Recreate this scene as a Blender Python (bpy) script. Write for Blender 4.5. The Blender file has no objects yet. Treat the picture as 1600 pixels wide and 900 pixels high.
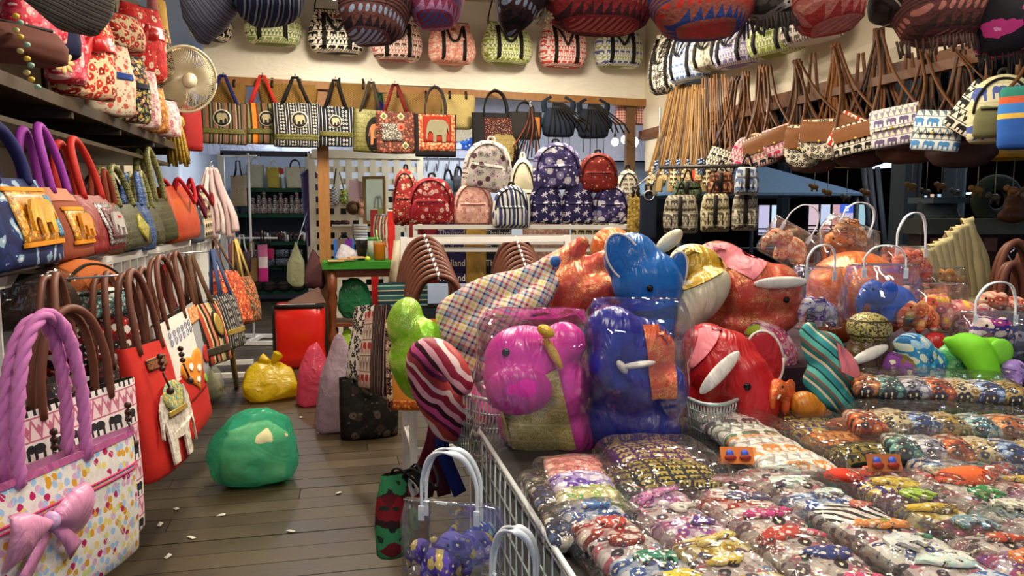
import bpy, bmesh, math, random
from mathutils import Vector, Matrix, Euler, noise
from mathutils.geometry import tessellate_polygon
from mathutils.bvhtree import BVHTree
PI = math.pi
SC = bpy.context.scene
COL = SC.collection
# ---------------------------------------------------------------- camera
F = 1200.0; CAMH = 1.5
PITCH = math.atan(120/1200); YAW = math.atan(.225*math.cos(PITCH))
cam = bpy.data.cameras.new('camera'); cam.sensor_width = 36; cam.lens = 27.0; cam.clip_start = .05; cam.clip_end = 200
camo = bpy.data.objects.new('camera', cam); COL.objects.link(camo)
camo.location = (0, 0, CAMH); camo.rotation_euler = (PI/2-PITCH, 0, -YAW)
SC.camera = camo
SC.view_settings.view_transform = 'Standard'; SC.view_settings.look = 'None'
SC.view_settings.gamma = 1; SC.view_settings.use_curve_mapping = False
SC.view_settings.exposure = 0.6
try: SC.cycles.transparent_max_bounces = 32
except Exception: pass
# ---------------------------------------------------------------- world: daylight haze outside the hall
wd = bpy.data.worlds.new('world'); SC.world = wd; wd.use_nodes = True
bg = wd.node_tree.nodes['Background']; bg.inputs[0].default_value = (.62, .74, 1, 1); bg.inputs[1].default_value = .28
# ---------------------------------------------------------------- shop tube lamps (fixtures built further down), then added fill for back room and hall
LAMPS = [(.1, 1.0, 2.96, 20), (1.6, .9, 2.96, 17), (-.1, 3.3, 3.06, 32), (1.6, 3.2, 3.06, 42), (.0, 6.3, 3.3, 62), (1.9, 6.2, 3.3, 62)]
def area(name, loc, sx, sy, power, color, rot=(0, 0, 0)):
    l = bpy.data.lights.new(name, 'AREA'); l.shape = 'RECTANGLE'; l.size = sx; l.size_y = sy; l.energy = power; l.color = color
    o = bpy.data.objects.new(name, l); COL.objects.link(o); o.location = loc; o.rotation_euler = rot; return o
for i, (x, y, z, pw) in enumerate(LAMPS):
    area('tube_light_glow', (x, y, z-.045), .07, 1.15, pw, (1, .89, .72))
area('back_room_daylight_fill', (-.6, 10.6, 2.85), .07, 1.2, 40, (.86, .93, 1))  # unseen fill standing in for bluish daylight in the back room
area('back_room_daylight_fill', (1.6, 8.9, 2.95), .07, 1.2, 36, (.9, .95, 1))  # second unseen daylight fill, without a fixture
HALL = [(7.5, 6.5, 4.3), (9, 13, 4.3)]  # fill lights added to brighten the hall and its canopy
for p in HALL: area('hall_fill_glow', p, .3, 1.4, 220, (.8, .9, 1))
# ---------------------------------------------------------------- pixel -> place helpers (1600x900 frame)
_w = Vector((math.sin(YAW)*math.cos(PITCH), math.cos(YAW)*math.cos(PITCH), -math.sin(PITCH)))
_r = Vector((math.cos(YAW), -math.sin(YAW), 0)); _u = _r.cross(_w)
C0 = Vector((0, 0, CAMH))
def ray(x, y): return _w + _r*((x-800)/F) - _u*((y-450)/F)
def at(x, y, d): return C0 + ray(x, y)*d
def onp(ax, x, y, v):
    k = ray(x, y); return C0 + k*((v-C0[ax])/k[ax])
def onX(x, y, v): return onp(0, x, y, v)
def onY(x, y, v): return onp(1, x, y, v)
def onZ(x, y, v): return onp(2, x, y, v)
def dep(p): return (Vector(p)-C0).dot(_w)
# ---------------------------------------------------------------- node expressions
class X:
    def __init__(s, nt, k): s.nt = nt; s.k = k
    def op(s, o, *a):
        n = s.nt.nodes.new('ShaderNodeMath'); n.operation = o
        for i, v in enumerate((s,)+a):
            if isinstance(v, X): s.nt.links.new(v.k, n.inputs[i])
            else: n.inputs[i].default_value = v
        return X(s.nt, n.outputs[0])
    def __add__(s, o): return s.op('ADD', o)
    __radd__ = __add__
    def __sub__(s, o): return s.op('SUBTRACT', o)
    def __mul__(s, o): return s.op('MULTIPLY', o)
    __rmul__ = __mul__
    def __truediv__(s, o): return s.op('DIVIDE', o)
    def sq(s): return s.op('MULTIPLY', s)
    def fr(s): return s.op('FRACT')
    def fl(s): return s.op('FLOOR')
    def ab(s): return s.op('ABSOLUTE')
    def lt(s, o): return s.op('LESS_THAN', o)
    def gt(s, o): return s.op('GREATER_THAN', o)
    def mx(s, o): return s.op('MAXIMUM', o)
    def mn(s, o): return s.op('MINIMUM', o)
    def sin(s): return s.op('SINE')
    def mod(s, o): return s.op('MODULO', o)
def c4(c): return (c[0], c[1], c[2], 1)
def srgb(h):
    h = h.lstrip('#'); v = [int(h[i:i+2], 16)/255 for i in (0, 2, 4)]
    return tuple(x/12.92 if x <= .04045 else ((x+.055)/1.055)**2.4 for x in v)
def H(c): return srgb(c) if isinstance(c, str) else c
class M:
    """a principled material whose pattern is written in object space (x across, z up)"""
    def __init__(s, name, rough=.75, sheen=0, spec=.3, metal=0):
        s.m = bpy.data.materials.new(name); s.m.use_nodes = True; s.nt = s.m.node_tree
        s.b = s.nt.nodes['Principled BSDF']; s.b.inputs['Roughness'].default_value = rough
        s.b.inputs['Specular IOR Level'].default_value = spec; s.b.inputs['Metallic'].default_value = metal
        s._c = None
    def node(s, t): return s.nt.nodes.new('ShaderNode'+t)
    def ln(s, a, b): s.nt.links.new(a.k if isinstance(a, X) else a, b)
    @property
    def vec(s):
        if not s._c: s._c = s.node('TexCoord')
        return s._c.outputs['Object']
    def xyz(s):
        n = s.node('SeparateXYZ'); s.ln(s.vec, n.inputs[0]); return [X(s.nt, n.outputs[i]) for i in range(3)]
    def comb(s, x, y, z=0):
        n = s.node('CombineXYZ')
        for i, v in enumerate((x, y, z)):
            if isinstance(v, X): s.ln(v, n.inputs[i])
            else: n.inputs[i].default_value = v
        return n.outputs[0]
    def noise(s, scale, detail=3, vec=None, rough=.5, dist=0):
        n = s.node('TexNoise'); n.inputs['Scale'].default_value = scale; n.inputs['Detail'].default_value = detail
        n.inputs['Roughness'].default_value = rough; n.inputs['Distortion'].default_value = dist
        s.ln(vec or s.vec, n.inputs['Vector']); return X(s.nt, n.outputs['Fac'])
    def voro(s, scale, vec=None, feature='F1', rnd=1):
        n = s.node('TexVoronoi'); n.feature = feature; n.voronoi_dimensions = '2D' if vec is not None else '3D'; n.inputs['Scale'].default_value = scale; n.inputs['Randomness'].default_value = rnd
        s.ln(vec or s.vec, n.inputs['Vector']); return n
    def mix(s, f, a, b):
        n = s.node('Mix'); n.data_type = 'RGBA'
        for v, k in ((f, 0), (a, 6), (b, 7)):
            if isinstance(v, X): s.ln(v, n.inputs[k])
            elif isinstance(v, (int, float)): n.inputs[k].default_value = v
            elif isinstance(v, (tuple, list, str)): n.inputs[k].default_value = c4(H(v))
            else: s.ln(v, n.inputs[k])
        return n.outputs[2]
    def ramp(s, fac, stops, const=True):
        n = s.node('ValToRGB'); n.color_ramp.interpolation = 'CONSTANT' if const else 'LINEAR'
        e = n.color_ramp.elements
        while len(e) < len(stops): e.new(.5)
        for i, (p, c) in enumerate(stops): e[i].position = p; e[i].color = c4(H(c))
        s.ln(fac, n.inputs[0]); return n.outputs[0]
    def color(s, c, var=.12, vs=30):
        """final colour with slight cloth variation"""
        if isinstance(c, (tuple, list, str)):
            n = s.node('RGB'); n.outputs[0].default_value = c4(H(c)); c = n.outputs[0]
        elif isinstance(c, X): c = c.k
        if var:
            f = s.noise(vs, 4)*(2*var)+(1-var)
            n = s.node('VectorMath'); n.operation = 'SCALE'; s.ln(c, n.inputs[0]); s.ln(f, n.inputs['Scale']); c = n.outputs[0]
        s.ln(c, s.b.inputs['Base Color']); return s
    def bump(s, f, strength=.3, dist=.004):
        n = s.node('Bump'); n.inputs['Strength'].default_value = strength; n.inputs['Distance'].default_value = dist
        s.ln(f, n.inputs['Height']); s.ln(n.outputs[0], s.b.inputs['Normal']); return s
    def done(s): return s.m
_mc = {}
def memo(fn):
    def g(*a, **k):
        key = (fn.__name__, repr(a), repr(sorted(k.items())))
        if key not in _mc: _mc[key] = fn(*a, **k)
        return _mc[key]
    return g
@memo
def cloth(c, rough=.8, var=.14, spec=.25, bump=.25, bs=60):
    m = M('cloth', rough, .1, spec); m.color(c, var); m.bump(m.noise(bs, 3), bump); return m.done()
@memo
def plain(c, rough=.5, spec=.4, metal=0, var=.05, vs=12):
    return M('plain', rough, 0, spec, metal).color(c, var, vs).done()
@memo
def metal(c='#d8d8d8', rough=.3, met=0.0):
    return M('painted_metal', rough, 0, .5, met).color(c, .06, 20).done()
@memo
def wood(c1='#8a5a2b', c2='#5a3617', scale=1, rough=.5):
    m = M('wood', rough, 0, .35); x, y, z = m.xyz()
    v = m.comb(x*9*scale, y*9*scale, z*1.2*scale); f = m.noise(4, 5, v, .6, 1.5)
    m.color(m.mix(f, c2, c1), .1); m.bump(f, .15); return m.done()
def eleph(u, v):
    e = (((u-.58)/.28).sq()+((v-.62)/.23).sq()).lt(1)
    e = e.mx((((u-.26)/.17).sq()+((v-.66)/.2).sq()).lt(1))
    e = e.mx((u-.12).ab().lt(.055)*(v-.42).ab().lt(.26))
    e = e.mx(((u-.58).ab()-.17).ab().lt(.065)*(v-.36).ab().lt(.26))
    return e
@memo
def elephants(bgc, fg, row=.05, tile=None, band=None, bandc=None, rough=.75, alt=None):
    """rows of small elephants between rows of geometric bands"""
    m = M('elephant_print', rough, .1, .25); x, y, z = m.xyz()
    u = (x+y*.6); v = z/row; fv = v.fr(); par = v.fl().mod(2).ab()
    tile = tile or row*1.25
    e = eleph((u/tile).fr(), fv)
    col = m.mix(e, bgc, fg)
    if alt:
        col = m.mix(e, bgc, m.mix((v/2).fl().mod(2).ab(), fg, alt))
    if band:
        t = (u/(row*.6)).fr()-.5
        zig = ((t.ab()*1.6+.1)-fv).ab().lt(.14).mx(((t.ab()+(fv-.5).ab()).lt(.22)))
        bcol = m.mix(zig, bandc or bgc, band)
        col = m.mix(par, col, bcol)
        col = m.mix((fv-.5).ab().gt(.46), col, band)
    m.color(col, .12, 22); m.bump(m.noise(70, 3), .2); return m.done()
@memo
def floral(bgc, cols, scale=22, size=.34, core='#f4e7c0', rough=.75, rnd=.9, spec=.25):
    m = M('floral_print', rough, .1, spec); x, y, z = m.xyz()
    n = m.noise(scale*1.3, 2); v = m.voro(scale, m.comb(x+y*.6+n*.25/scale, z+n*.3/scale), rnd=rnd)
    d = X(m.nt, v.outputs['Distance'])
    sp = m.node('SeparateColor'); m.ln(v.outputs['Color'], sp.inputs[0])
    k = len(cols); pc = m.ramp(X(m.nt, sp.outputs[0]), [(i/k, c) for i, c in enumerate(cols)])
    d2 = d+(m.noise(scale*4, 2)-.5)*.25
    v2 = m.voro(scale*2.4, m.comb(x+y*.6+n*.3/scale, z)); d3 = X(m.nt, v2.outputs['Distance'])+(m.noise(scale*7, 2)-.5)*.35
    s2 = m.node('SeparateColor'); m.ln(v2.outputs['Color'], s2.inputs[0]); pc2 = m.ramp(X(m.nt, s2.outputs[1]), [(i/k, c) for i, c in enumerate(cols[::-1])])
    base = m.mix(d3.lt(.26)*X(m.nt, s2.outputs[2]).gt(.35), bgc, pc2)
    col = m.mix(d2.lt(size*1.05), base, pc); col = m.mix(d2.lt(size*.25), col, core)
    m.color(col, .16); m.bump(m.noise(60, 3), .2); return m.done()
@memo
def stripes(cols, period=.12, axis='x', rough=.8, wav=0, var=.15, spec=.25):
    """cols: list of (weight, colour)"""
    m = M('striped_cloth', rough, .1, spec); x, y, z = m.xyz()
    u = {'x': x+y*.5, 'z': z, 'd': x*.7+z*.7, 'y': y}[axis]
    if wav: u = u+(m.noise(9, 2)-.5)*wav
    t = (u/period+20).fr(); tot = sum(a for a, _ in cols); p = 0; st = []
    for a, c in cols: st.append((p/tot, c)); p += a
    m.color(m.ramp(t, st), var, 50); m.bump(m.noise(90, 2), .2); return m.done()
@memo
def plaid(rough=.75):
    m = M('plaid_cloth', rough, .1, .25); x, y, z = m.xyz()
    a = [(0, '#d8ccc0'), (.12, '#1c2a7a'), (.2, '#d8d0b4'), (.32, '#a82048'), (.42, '#d4c8bc'), (.52, '#cfbc28'), (.6, '#d8d0c4'), (.7, '#2a1c3a'), (.77, '#7aa4c0'), (.88, '#b84838'), (.95, '#d8ccc0')]
    A = m.ramp(((x*.9-z*.45)/.085+20).fr(), a); B = m.ramp(((z*.9+x*.45+y*.3)/.085+20).fr(), a)
    m.color(m.mix(.5, A, B), .06); m.bump(m.noise(70), .15); return m.done()
@memo
def weave(c1, c2, s=.012, rough=.8):
    m = M('woven_straw', rough, 0, .25); x, y, z = m.xyz()
    a = ((x+y)/s*PI).sin(); b = (z/(s*.6)*PI).sin(); f = (a*b)*.5+.5
    m.color(m.mix(f, c2, c1), .2, 15); m.bump(f, .6, .004); return m.done()
@memo
def brocade(c1, c2, scale=40, rough=.45, metal=.25, th=.52):
    m = M('brocade', rough, .1, .4, metal); x, y, z = m.xyz()
    f = m.noise(scale, 2, None, .5, 2.5).gt(th); w = (z/.045).fr().lt(.12)
    m.color(m.mix(f.mx(w), c1, c2), .2, 80); m.bump(m.noise(scale*2), .4); return m.done()
@memo
def satin(c, rough=.38, var=.06, glit=None, gs=26, sheen=.2, th=.56):
    m = M('satin', rough, sheen, .5); x, y, z = m.xyz()
    if glit:
        f = m.noise(gs*.5, 3, m.comb(x*1.0, y, z*2.0), .6, 1.0); g = m.noise(330, 2)
        k = ((f-.42)*4).mx(0).mn(1)*g.gt(.5); m.color(m.mix(k*.72, c, glit), var)
        m.ln(k*.5+.2, m.b.inputs['Metallic']); m.b.inputs['Roughness'].default_value = .3; m.bump(g*.25+m.noise(7, 3, m.comb(x*1.6, y*.7, z*.7), .45, 2.2)*4, .35, .01)
    else:
        m.color(c, var+.06, 6); m.bump(m.noise(7, 3, m.comb(x*1.6, y*.7, z*.7), .45, 2.2), .6, .03)
    return m.done()
@memo
def quilt():
    m = M('quilted_pastel', .75, .1, .25); x, y, z = m.xyz()
    a = ((x*.8+z*.6)/.062+20).fr(); b = ((x*.8-z*.6)/.062+20).fr()
    line = (a-.5).ab().mx((b-.5).ab()); h = line.op('POWER', 6.0)
    v = m.voro(46, m.comb(x, z)); d = X(m.nt, v.outputs['Distance'])+(m.noise(90, 2)-.5)*.4
    sp = m.node('SeparateColor'); m.ln(v.outputs['Color'], sp.inputs[0])
    pc = m.ramp(X(m.nt, sp.outputs[0]), [(0, '#dcc878'), (.2, '#9abce0'), (.42, '#cf9526'), (.5, '#d8d2cc'), (.68, '#cfa2c4'), (.84, '#b01e5c'), (.92, '#c0cc84')])
    col = m.mix(d.lt(.46), '#dedad4', pc)
    col = m.mix((line.gt(.485)), col, '#cfc8d4')
    m.color(col, .06); m.bump((h*-1)+1, .8, .012); return m.done()
@memo
def film(tint=(1, 1, 1), wr=22, strength=.7, base=.04, rough=.09, alpha=0.0):
    """clear crinkled plastic"""
    mt = bpy.data.materials.new('clear_film'); mt.use_nodes = True; nt = mt.node_tree; nt.nodes.clear()
    o = nt.nodes.new('ShaderNodeOutputMaterial'); t = nt.nodes.new('ShaderNodeBsdfTransparent'); g = nt.nodes.new('ShaderNodeBsdfGlossy')
    t.inputs[0].default_value = c4(tint); g.inputs['Roughness'].default_value = rough
    fr = nt.nodes.new('ShaderNodeFresnel'); fr.inputs[0].default_value = 1.36
    tc = nt.nodes.new('ShaderNodeTexCoord'); n = nt.nodes.new('ShaderNodeTexNoise'); n.inputs['Scale'].default_value = wr*.5; n.inputs['Detail'].default_value = 2; n.inputs['Distortion'].default_value = 1.2
    vo = nt.nodes.new('ShaderNodeTexVoronoi'); vo.inputs['Scale'].default_value = wr*1.1; vo.distance = 'MANHATTAN'
    b = nt.nodes.new('ShaderNodeBump'); b.inputs['Strength'].default_value = strength; b.inputs['Distance'].default_value = .012
    L = nt.links.new; L(tc.outputs['Object'], n.inputs['Vector']); L(tc.outputs['Object'], vo.inputs['Vector'])
    hs = X(nt, vo.outputs['Distance'])*.45+X(nt, n.outputs['Fac'])*1.2; L(hs.k, b.inputs['Height'])
    L(b.outputs[0], g.inputs['Normal']); L(b.outputs[0], fr.inputs['Normal'])
    a = (X(nt, fr.outputs[0])*.9+base).mn(.55)
    mx = nt.nodes.new('ShaderNodeMixShader'); L(a.k, mx.inputs[0]); L(t.outputs[0], mx.inputs[1]); L(g.outputs[0], mx.inputs[2])
    last = mx.outputs[0]
    if alpha:  # white diffuse mixed in imitates the haze reflected by the film
        df = nt.nodes.new('ShaderNodeBsdfDiffuse'); df.inputs[0].default_value = (.9, .9, .92, 1)
        m2 = nt.nodes.new('ShaderNodeMixShader'); m2.inputs[0].default_value = alpha; L(last, m2.inputs[1]); L(df.outputs[0], m2.inputs[2]); last = m2.outputs[0]
    L(last, o.inputs[0]); return mt
@memo
def sackplastic(c, alpha=.75, rough=.25, wr=9):
    """thin coloured carrier-bag plastic"""
    mt = bpy.data.materials.new('sack_plastic'); mt.use_nodes = True; nt = mt.node_tree; nt.nodes.clear(); c = H(c)
    o = nt.nodes.new('ShaderNodeOutputMaterial'); t = nt.nodes.new('ShaderNodeBsdfTransparent'); t.inputs[0].default_value = c4([v*.5+.5 for v in c])
    p = nt.nodes.new('ShaderNodeBsdfPrincipled'); p.inputs['Base Color'].default_value = c4(c); p.inputs['Roughness'].default_value = rough
    tr = nt.nodes.new('ShaderNodeBsdfTranslucent'); tr.inputs[0].default_value = c4(c)
    tc = nt.nodes.new('ShaderNodeTexCoord'); n = nt.nodes.new('ShaderNodeTexNoise'); n.inputs['Scale'].default_value = wr; n.inputs['Detail'].default_value = 4; n.inputs['Distortion'].default_value = 1.5
    b = nt.nodes.new('ShaderNodeBump'); b.inputs['Strength'].default_value = .8; b.inputs['Distance'].default_value = .02
    vo = nt.nodes.new('ShaderNodeTexVoronoi'); vo.inputs['Scale'].default_value = 13; vo.feature = 'F1'
    L = nt.links.new; L(tc.outputs['Object'], n.inputs['Vector']); vm = nt.nodes.new('ShaderNodeVectorMath'); vm.operation = 'ADD'; L(tc.outputs['Object'], vm.inputs[0]); sc_ = nt.nodes.new('ShaderNodeVectorMath'); sc_.operation = 'SCALE'; sc_.inputs['Scale'].default_value = .12; L(n.outputs['Color'], sc_.inputs[0]); L(sc_.outputs[0], vm.inputs[1]); L(vm.outputs[0], vo.inputs['Vector'])
    hs = X(nt, vo.outputs['Distance'])*.5+X(nt, n.outputs['Fac'])*.8; L(hs.k, b.inputs['Height']); L(b.outputs[0], p.inputs['Normal']); L(b.outputs[0], tr.inputs['Normal'])
    a = nt.nodes.new('ShaderNodeMixShader'); a.inputs[0].default_value = .4; L(p.outputs[0], a.inputs[1]); L(tr.outputs[0], a.inputs[2])
    d = nt.nodes.new('ShaderNodeMixShader'); d.inputs[0].default_value = alpha; L(t.outputs[0], d.inputs[1]); L(a.outputs[0], d.inputs[2]); L(d.outputs[0], o.inputs[0])
    return mt
@memo
def glow(c, s):
    mt = bpy.data.materials.new('lamp_glow'); mt.use_nodes = True; b = mt.node_tree.nodes['Principled BSDF']
    b.inputs['Base Color'].default_value = c4(H(c)); b.inputs['Emission Color'].default_value = c4(H(c)); b.inputs['Emission Strength'].default_value = s; return mt
# ---------------------------------------------------------------- mesh helpers
def V(*a): return Vector(a)
def link(name, me, mat=None, parent=None, smooth=True):
    o = bpy.data.objects.new(name, me); COL.objects.link(o)
    if mat: me.materials.append(mat)
    if parent: o.parent = parent
    if smooth and len(me.polygons): me.polygons.foreach_set('use_smooth', [True]*len(me.polygons))
    return o
class MB:
    def __init__(s): s.v = []; s.f = []
    def add(s, vs, fs):
        k = len(s.v); s.v += [Vector(v) for v in vs]; s.f += [tuple(i+k for i in f) for f in fs]; return s
    def box(s, c, size, rz=0, bev=0):
        x, y, z = [t/2 for t in size]; R = Matrix.Rotation(rz, 3, 'Z'); c = Vector(c)
        vs = [R @ V(a*x, b*y, d*z)+c for d in (-1, 1) for a, b in ((-1, -1), (1, -1), (1, 1), (-1, 1))]
        return s.add(vs, [(3, 2, 1, 0), (4, 5, 6, 7), (0, 1, 5, 4), (1, 2, 6, 5), (2, 3, 7, 6), (3, 0, 4, 7)])
    def beam(s, a, b, w, h):
        """bar between two points, w across (horizontal), h high"""
        a = Vector(a); b = Vector(b); t = (b-a).normalized(); up = V(0, 0, 1) if abs(t.z) < .95 else V(0, 1, 0)
        sx = t.cross(up).normalized(); uy = sx.cross(t)
        vs = [p+sx*(i*w/2)+uy*(j*h/2) for p in (a, b) for i, j in ((-1, -1), (1, -1), (1, 1), (-1, 1))]
        return s.add(vs, [(3, 2, 1, 0), (4, 5, 6, 7), (0, 1, 5, 4), (1, 2, 6, 5), (2, 3, 7, 6), (3, 0, 4, 7)])
    def loft(s, rings, c0=True, c1=True, closed=True):
        n = len(rings[0]); vs = [p for r in rings for p in r]; fs = []
        for i in range(len(rings)-1):
            for j in range(n if closed else n-1):
                k = (j+1) % n; fs.append((i*n+j, i*n+k, (i+1)*n+k, (i+1)*n+j))
        if c0: fs.append(tuple(reversed(range(n))))
        if c1: fs.append(tuple((len(rings)-1)*n+j for j in range(n)))
        return s.add(vs, fs)
    def tube(s, path, r, seg=8, cap=True):
        path = [Vector(p) for p in path]; rings = []; up = None
        for i, p in enumerate(path):
            t = (path[min(i+1, len(path)-1)]-path[max(i-1, 0)]).normalized()
            if up is None: up = t.orthogonal().normalized()
            up = (up-t*up.dot(t)).normalized(); sd = t.cross(up)
            rr = r[i] if isinstance(r, (list, tuple)) else r
            rings.append([p+(up*math.cos(a)+sd*math.sin(a))*rr for a in [2*PI*k/seg for k in range(seg)]])
        return s.loft(rings, cap, cap)
    def ribbon(s, path, wv, w, t=.004):
        """flat strap; wv = direction across the strap"""
        path = [Vector(p) for p in path]; wv = Vector(wv).normalized(); rings = []
        for i, p in enumerate(path):
            tg = (path[min(i+1, len(path)-1)]-path[max(i-1, 0)]).normalized()
            a = (wv-tg*wv.dot(tg)); a = a.normalized() if a.length > 1e-4 else tg.orthogonal().normalized()
            b = tg.cross(a); ww = w[i] if isinstance(w, (list, tuple)) else w
            rings.append([p-a*ww/2-b*t/2, p+a*ww/2-b*t/2, p+a*ww/2+b*t/2, p-a*ww/2+b*t/2])
        return s.loft(rings)
    def ell(s, c, r, rot=None, u=16, v=10):
        c = Vector(c); R = rot.to_matrix() if rot else Matrix.Identity(3)
        vs = []; fs = []
        for i in range(1, v):
            a = PI*i/v
            for j in range(u):
                b = 2*PI*j/u; vs.append(c+R @ V(r[0]*math.sin(a)*math.cos(b), r[1]*math.sin(a)*math.sin(b), r[2]*math.cos(a)))
        n = len(vs); vs += [c+R @ V(0, 0, r[2]), c-R @ V(0, 0, r[2])]
        for i in range(v-2):
            for j in range(u):
                k = (j+1) % u; fs.append((i*u+j, (i+1)*u+j, (i+1)*u+k, i*u+k))
        for j in range(u):
            k = (j+1) % u; fs.append((n, j, k)); fs.append((n+1, (v-2)*u+k, (v-2)*u+j))
        return s.add(vs, fs)
    def lathe(s, prof, seg=16, c=(0, 0, 0)):
        c = Vector(c); return s.loft([[c+V(r*math.cos(2*PI*k/seg), r*math.sin(2*PI*k/seg), z) for k in range(seg)] for r, z in prof])
    def wob(s, amp, freq=6, seed=0):
        o = V(seed*3.1, seed*1.7, seed*.9); s.v = [p+noise.noise_vector(p*freq+o)*amp for p in s.v]; return s
    def tf(s, mt): s.v = [mt @ p for p in s.v]; return s
    def mesh(s, name):
        me = bpy.data.meshes.new(name); me.from_pydata([tuple(p) for p in s.v], [], s.f); me.update(); return me
    def build(s, name, mat, parent=None, smooth=True, label=None):
        o = link(name, s.mesh(name), mat, parent, smooth)
        if label: o['label'] = label
        return o
def cr(pts, n=6):
    """Catmull-Rom through points"""
    pts = [Vector(p) for p in pts]; out = []; P = [pts[0]*2-pts[1]]+pts+[pts[-1]*2-pts[-2]]
    for i in range(1, len(P)-2):
        for k in range(n):
            t = k/n; a, b, c, d = P[i-1:i+3]
            out.append(.5*((2*b)+(c-a)*t+(2*a-5*b+4*c-d)*t*t+(3*b-a-3*c+d)*t**3))
    out.append(pts[-1]); return out
def T(name, label, cat, loc=(0, 0, 0), yaw=0, group=None, rx=0, ry=0):
    """an Empty at the thing's base that parents its parts"""
    o = bpy.data.objects.new(name, None); COL.objects.link(o); o.empty_display_size = .05
    o.location = loc; o.rotation_mode = 'ZYX' if False else 'XYZ'; o.rotation_euler = (rx, ry, yaw)
    tag(o, label, cat, group); return o
def tag(o, label, cat, group=None):
    o['label'] = label; o['category'] = cat
    if group: o['group'] = group
    return o
def struct(o, parent=None):
    o['kind'] = 'structure'; return o
def tether(t, lp, wp, r=.004, name='hook_wire', mat=None):
    """wire from a thing's own point up to what carries it"""
    bpy.context.view_layer.update() if False else None
    Rm = t.rotation_euler.to_matrix(); q = Rm.inverted() @ (Vector(wp)-Vector(t.location)); lp = Vector(lp)
    return MB().tube([lp, lp*.5+q*.5, q], r, 6).build(name, mat or metal('#b8bcc0', .3, .7), t)
def dup(root, loc=None, yaw=None, label=None, group=None):
    r = root.copy(); COL.objects.link(r)
    if loc is not None: r.location = loc
    if yaw is not None: r.rotation_euler = (r.rotation_euler.x, r.rotation_euler.y, yaw)
    if label: r['label'] = label
    if group: r['group'] = group
    for ch in list(root.children):
        c = ch.copy(); COL.objects.link(c); c.parent = r
        for g in ch.children:
            d = g.copy(); COL.objects.link(d); d.parent = c
    return r
def sring(z, a, b, yo=0, n=2.6, seg=28, xo=0):
    out = []
    for k in range(seg):
        t = 2*PI*k/seg; c, s_ = math.cos(t), math.sin(t)
        out.append(V(xo+a*math.copysign(abs(c)**(2/n), c), yo+b*math.copysign(abs(s_)**(2/n), s_), z))
    return out
class Body:
    """lofted soft body from a profile of (z, half width, half depth); knows its own front surface"""
    def __init__(s, prof, n=2.6, seg=28, sub=3):
        s.n = n; s.seg = seg
        P = []
        for i in range(len(prof)-1):
            for k in range(sub):
                t = k/sub; P.append(tuple(prof[i][j]*(1-t)+prof[i+1][j]*t for j in range(3)))
        P.append(prof[-1]); s.p = P
    def ab(s, z):
        P = s.p
        if z <= P[0][0]: return P[0][1:]
        for i in range(len(P)-1):
            if z <= P[i+1][0]:
                d = P[i+1][0]-P[i][0]; t = (z-P[i][0])/d if d else 0
                return tuple(P[i][j]*(1-t)+P[i+1][j]*t for j in (1, 2))
        return P[-1][1:]
    def front(s, x, z):
        a, b = s.ab(z); q = min(1, abs(x)/max(a, 1e-5)); return -b*(1-q**s.n)**(1/s.n)
    def mb(s, wob=.004, freq=9, seed=0, top=True, bot=True):
        m = MB(); m.loft([sring(z, a, b, 0, s.n, s.seg) for z, a, b in s.p], bot, top)
        if wob: m.wob(wob, freq, seed)
        return m
ELE = [(.0, .10), (.05, .08), (.08, .30), (.14, .38), (.22, .36), (.27, .30), (.28, .0), (.40, .0), (.41, .24), (.62, .25), (.64, 0), (.78, 0), (.80, .30), (.84, .52), (.90, .30), (.92, .32), (.87, .62), (.76, .76), (.55, .80), (.40, .76), (.30, .80), (.16, .78), (.06, .64), (.01, .40)]
def outline(kind, sx, sz):
    if kind == 'ele': return [((x-.46)*sx, (z-.4)*sz/.8) for x, z in ELE]
    if kind == 'rele': return [(-(x-.46)*sx, (z-.4)*sz/.8) for x, z in reversed(ELE)]
    if kind == 'disc': return [(sx/2*math.cos(2*PI*k/20), sz/2*math.sin(2*PI*k/20)) for k in range(20)]
    if kind == 'dia': return [(-sx/2, 0), (0, -sz/2), (sx/2, 0), (0, sz/2)]
    if kind == 'heart':
        o = []
        for k in range(24):
            t = 2*PI*k/24; o.append((sx/2*math.sin(t)**3, sz/2*(13*math.cos(t)-5*math.cos(2*t)-2*math.cos(3*t)-math.cos(4*t))/15))
        return o[::-1]
    if kind == 'trap': return [(-sx*.5, sz/2), (-sx*.36, -sz/2), (sx*.36, -sz/2), (sx*.5, sz/2)]
    nx = 6; pts = [(-sx/2+sx*i/nx, -sz/2) for i in range(nx)]+[(sx/2, -sz/2+sz*i/nx) for i in range(nx)]+[(sx/2-sx*i/nx, sz/2) for i in range(nx)]+[(-sx/2, sz/2-sz*i/nx) for i in range(nx)]
    return pts
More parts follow.
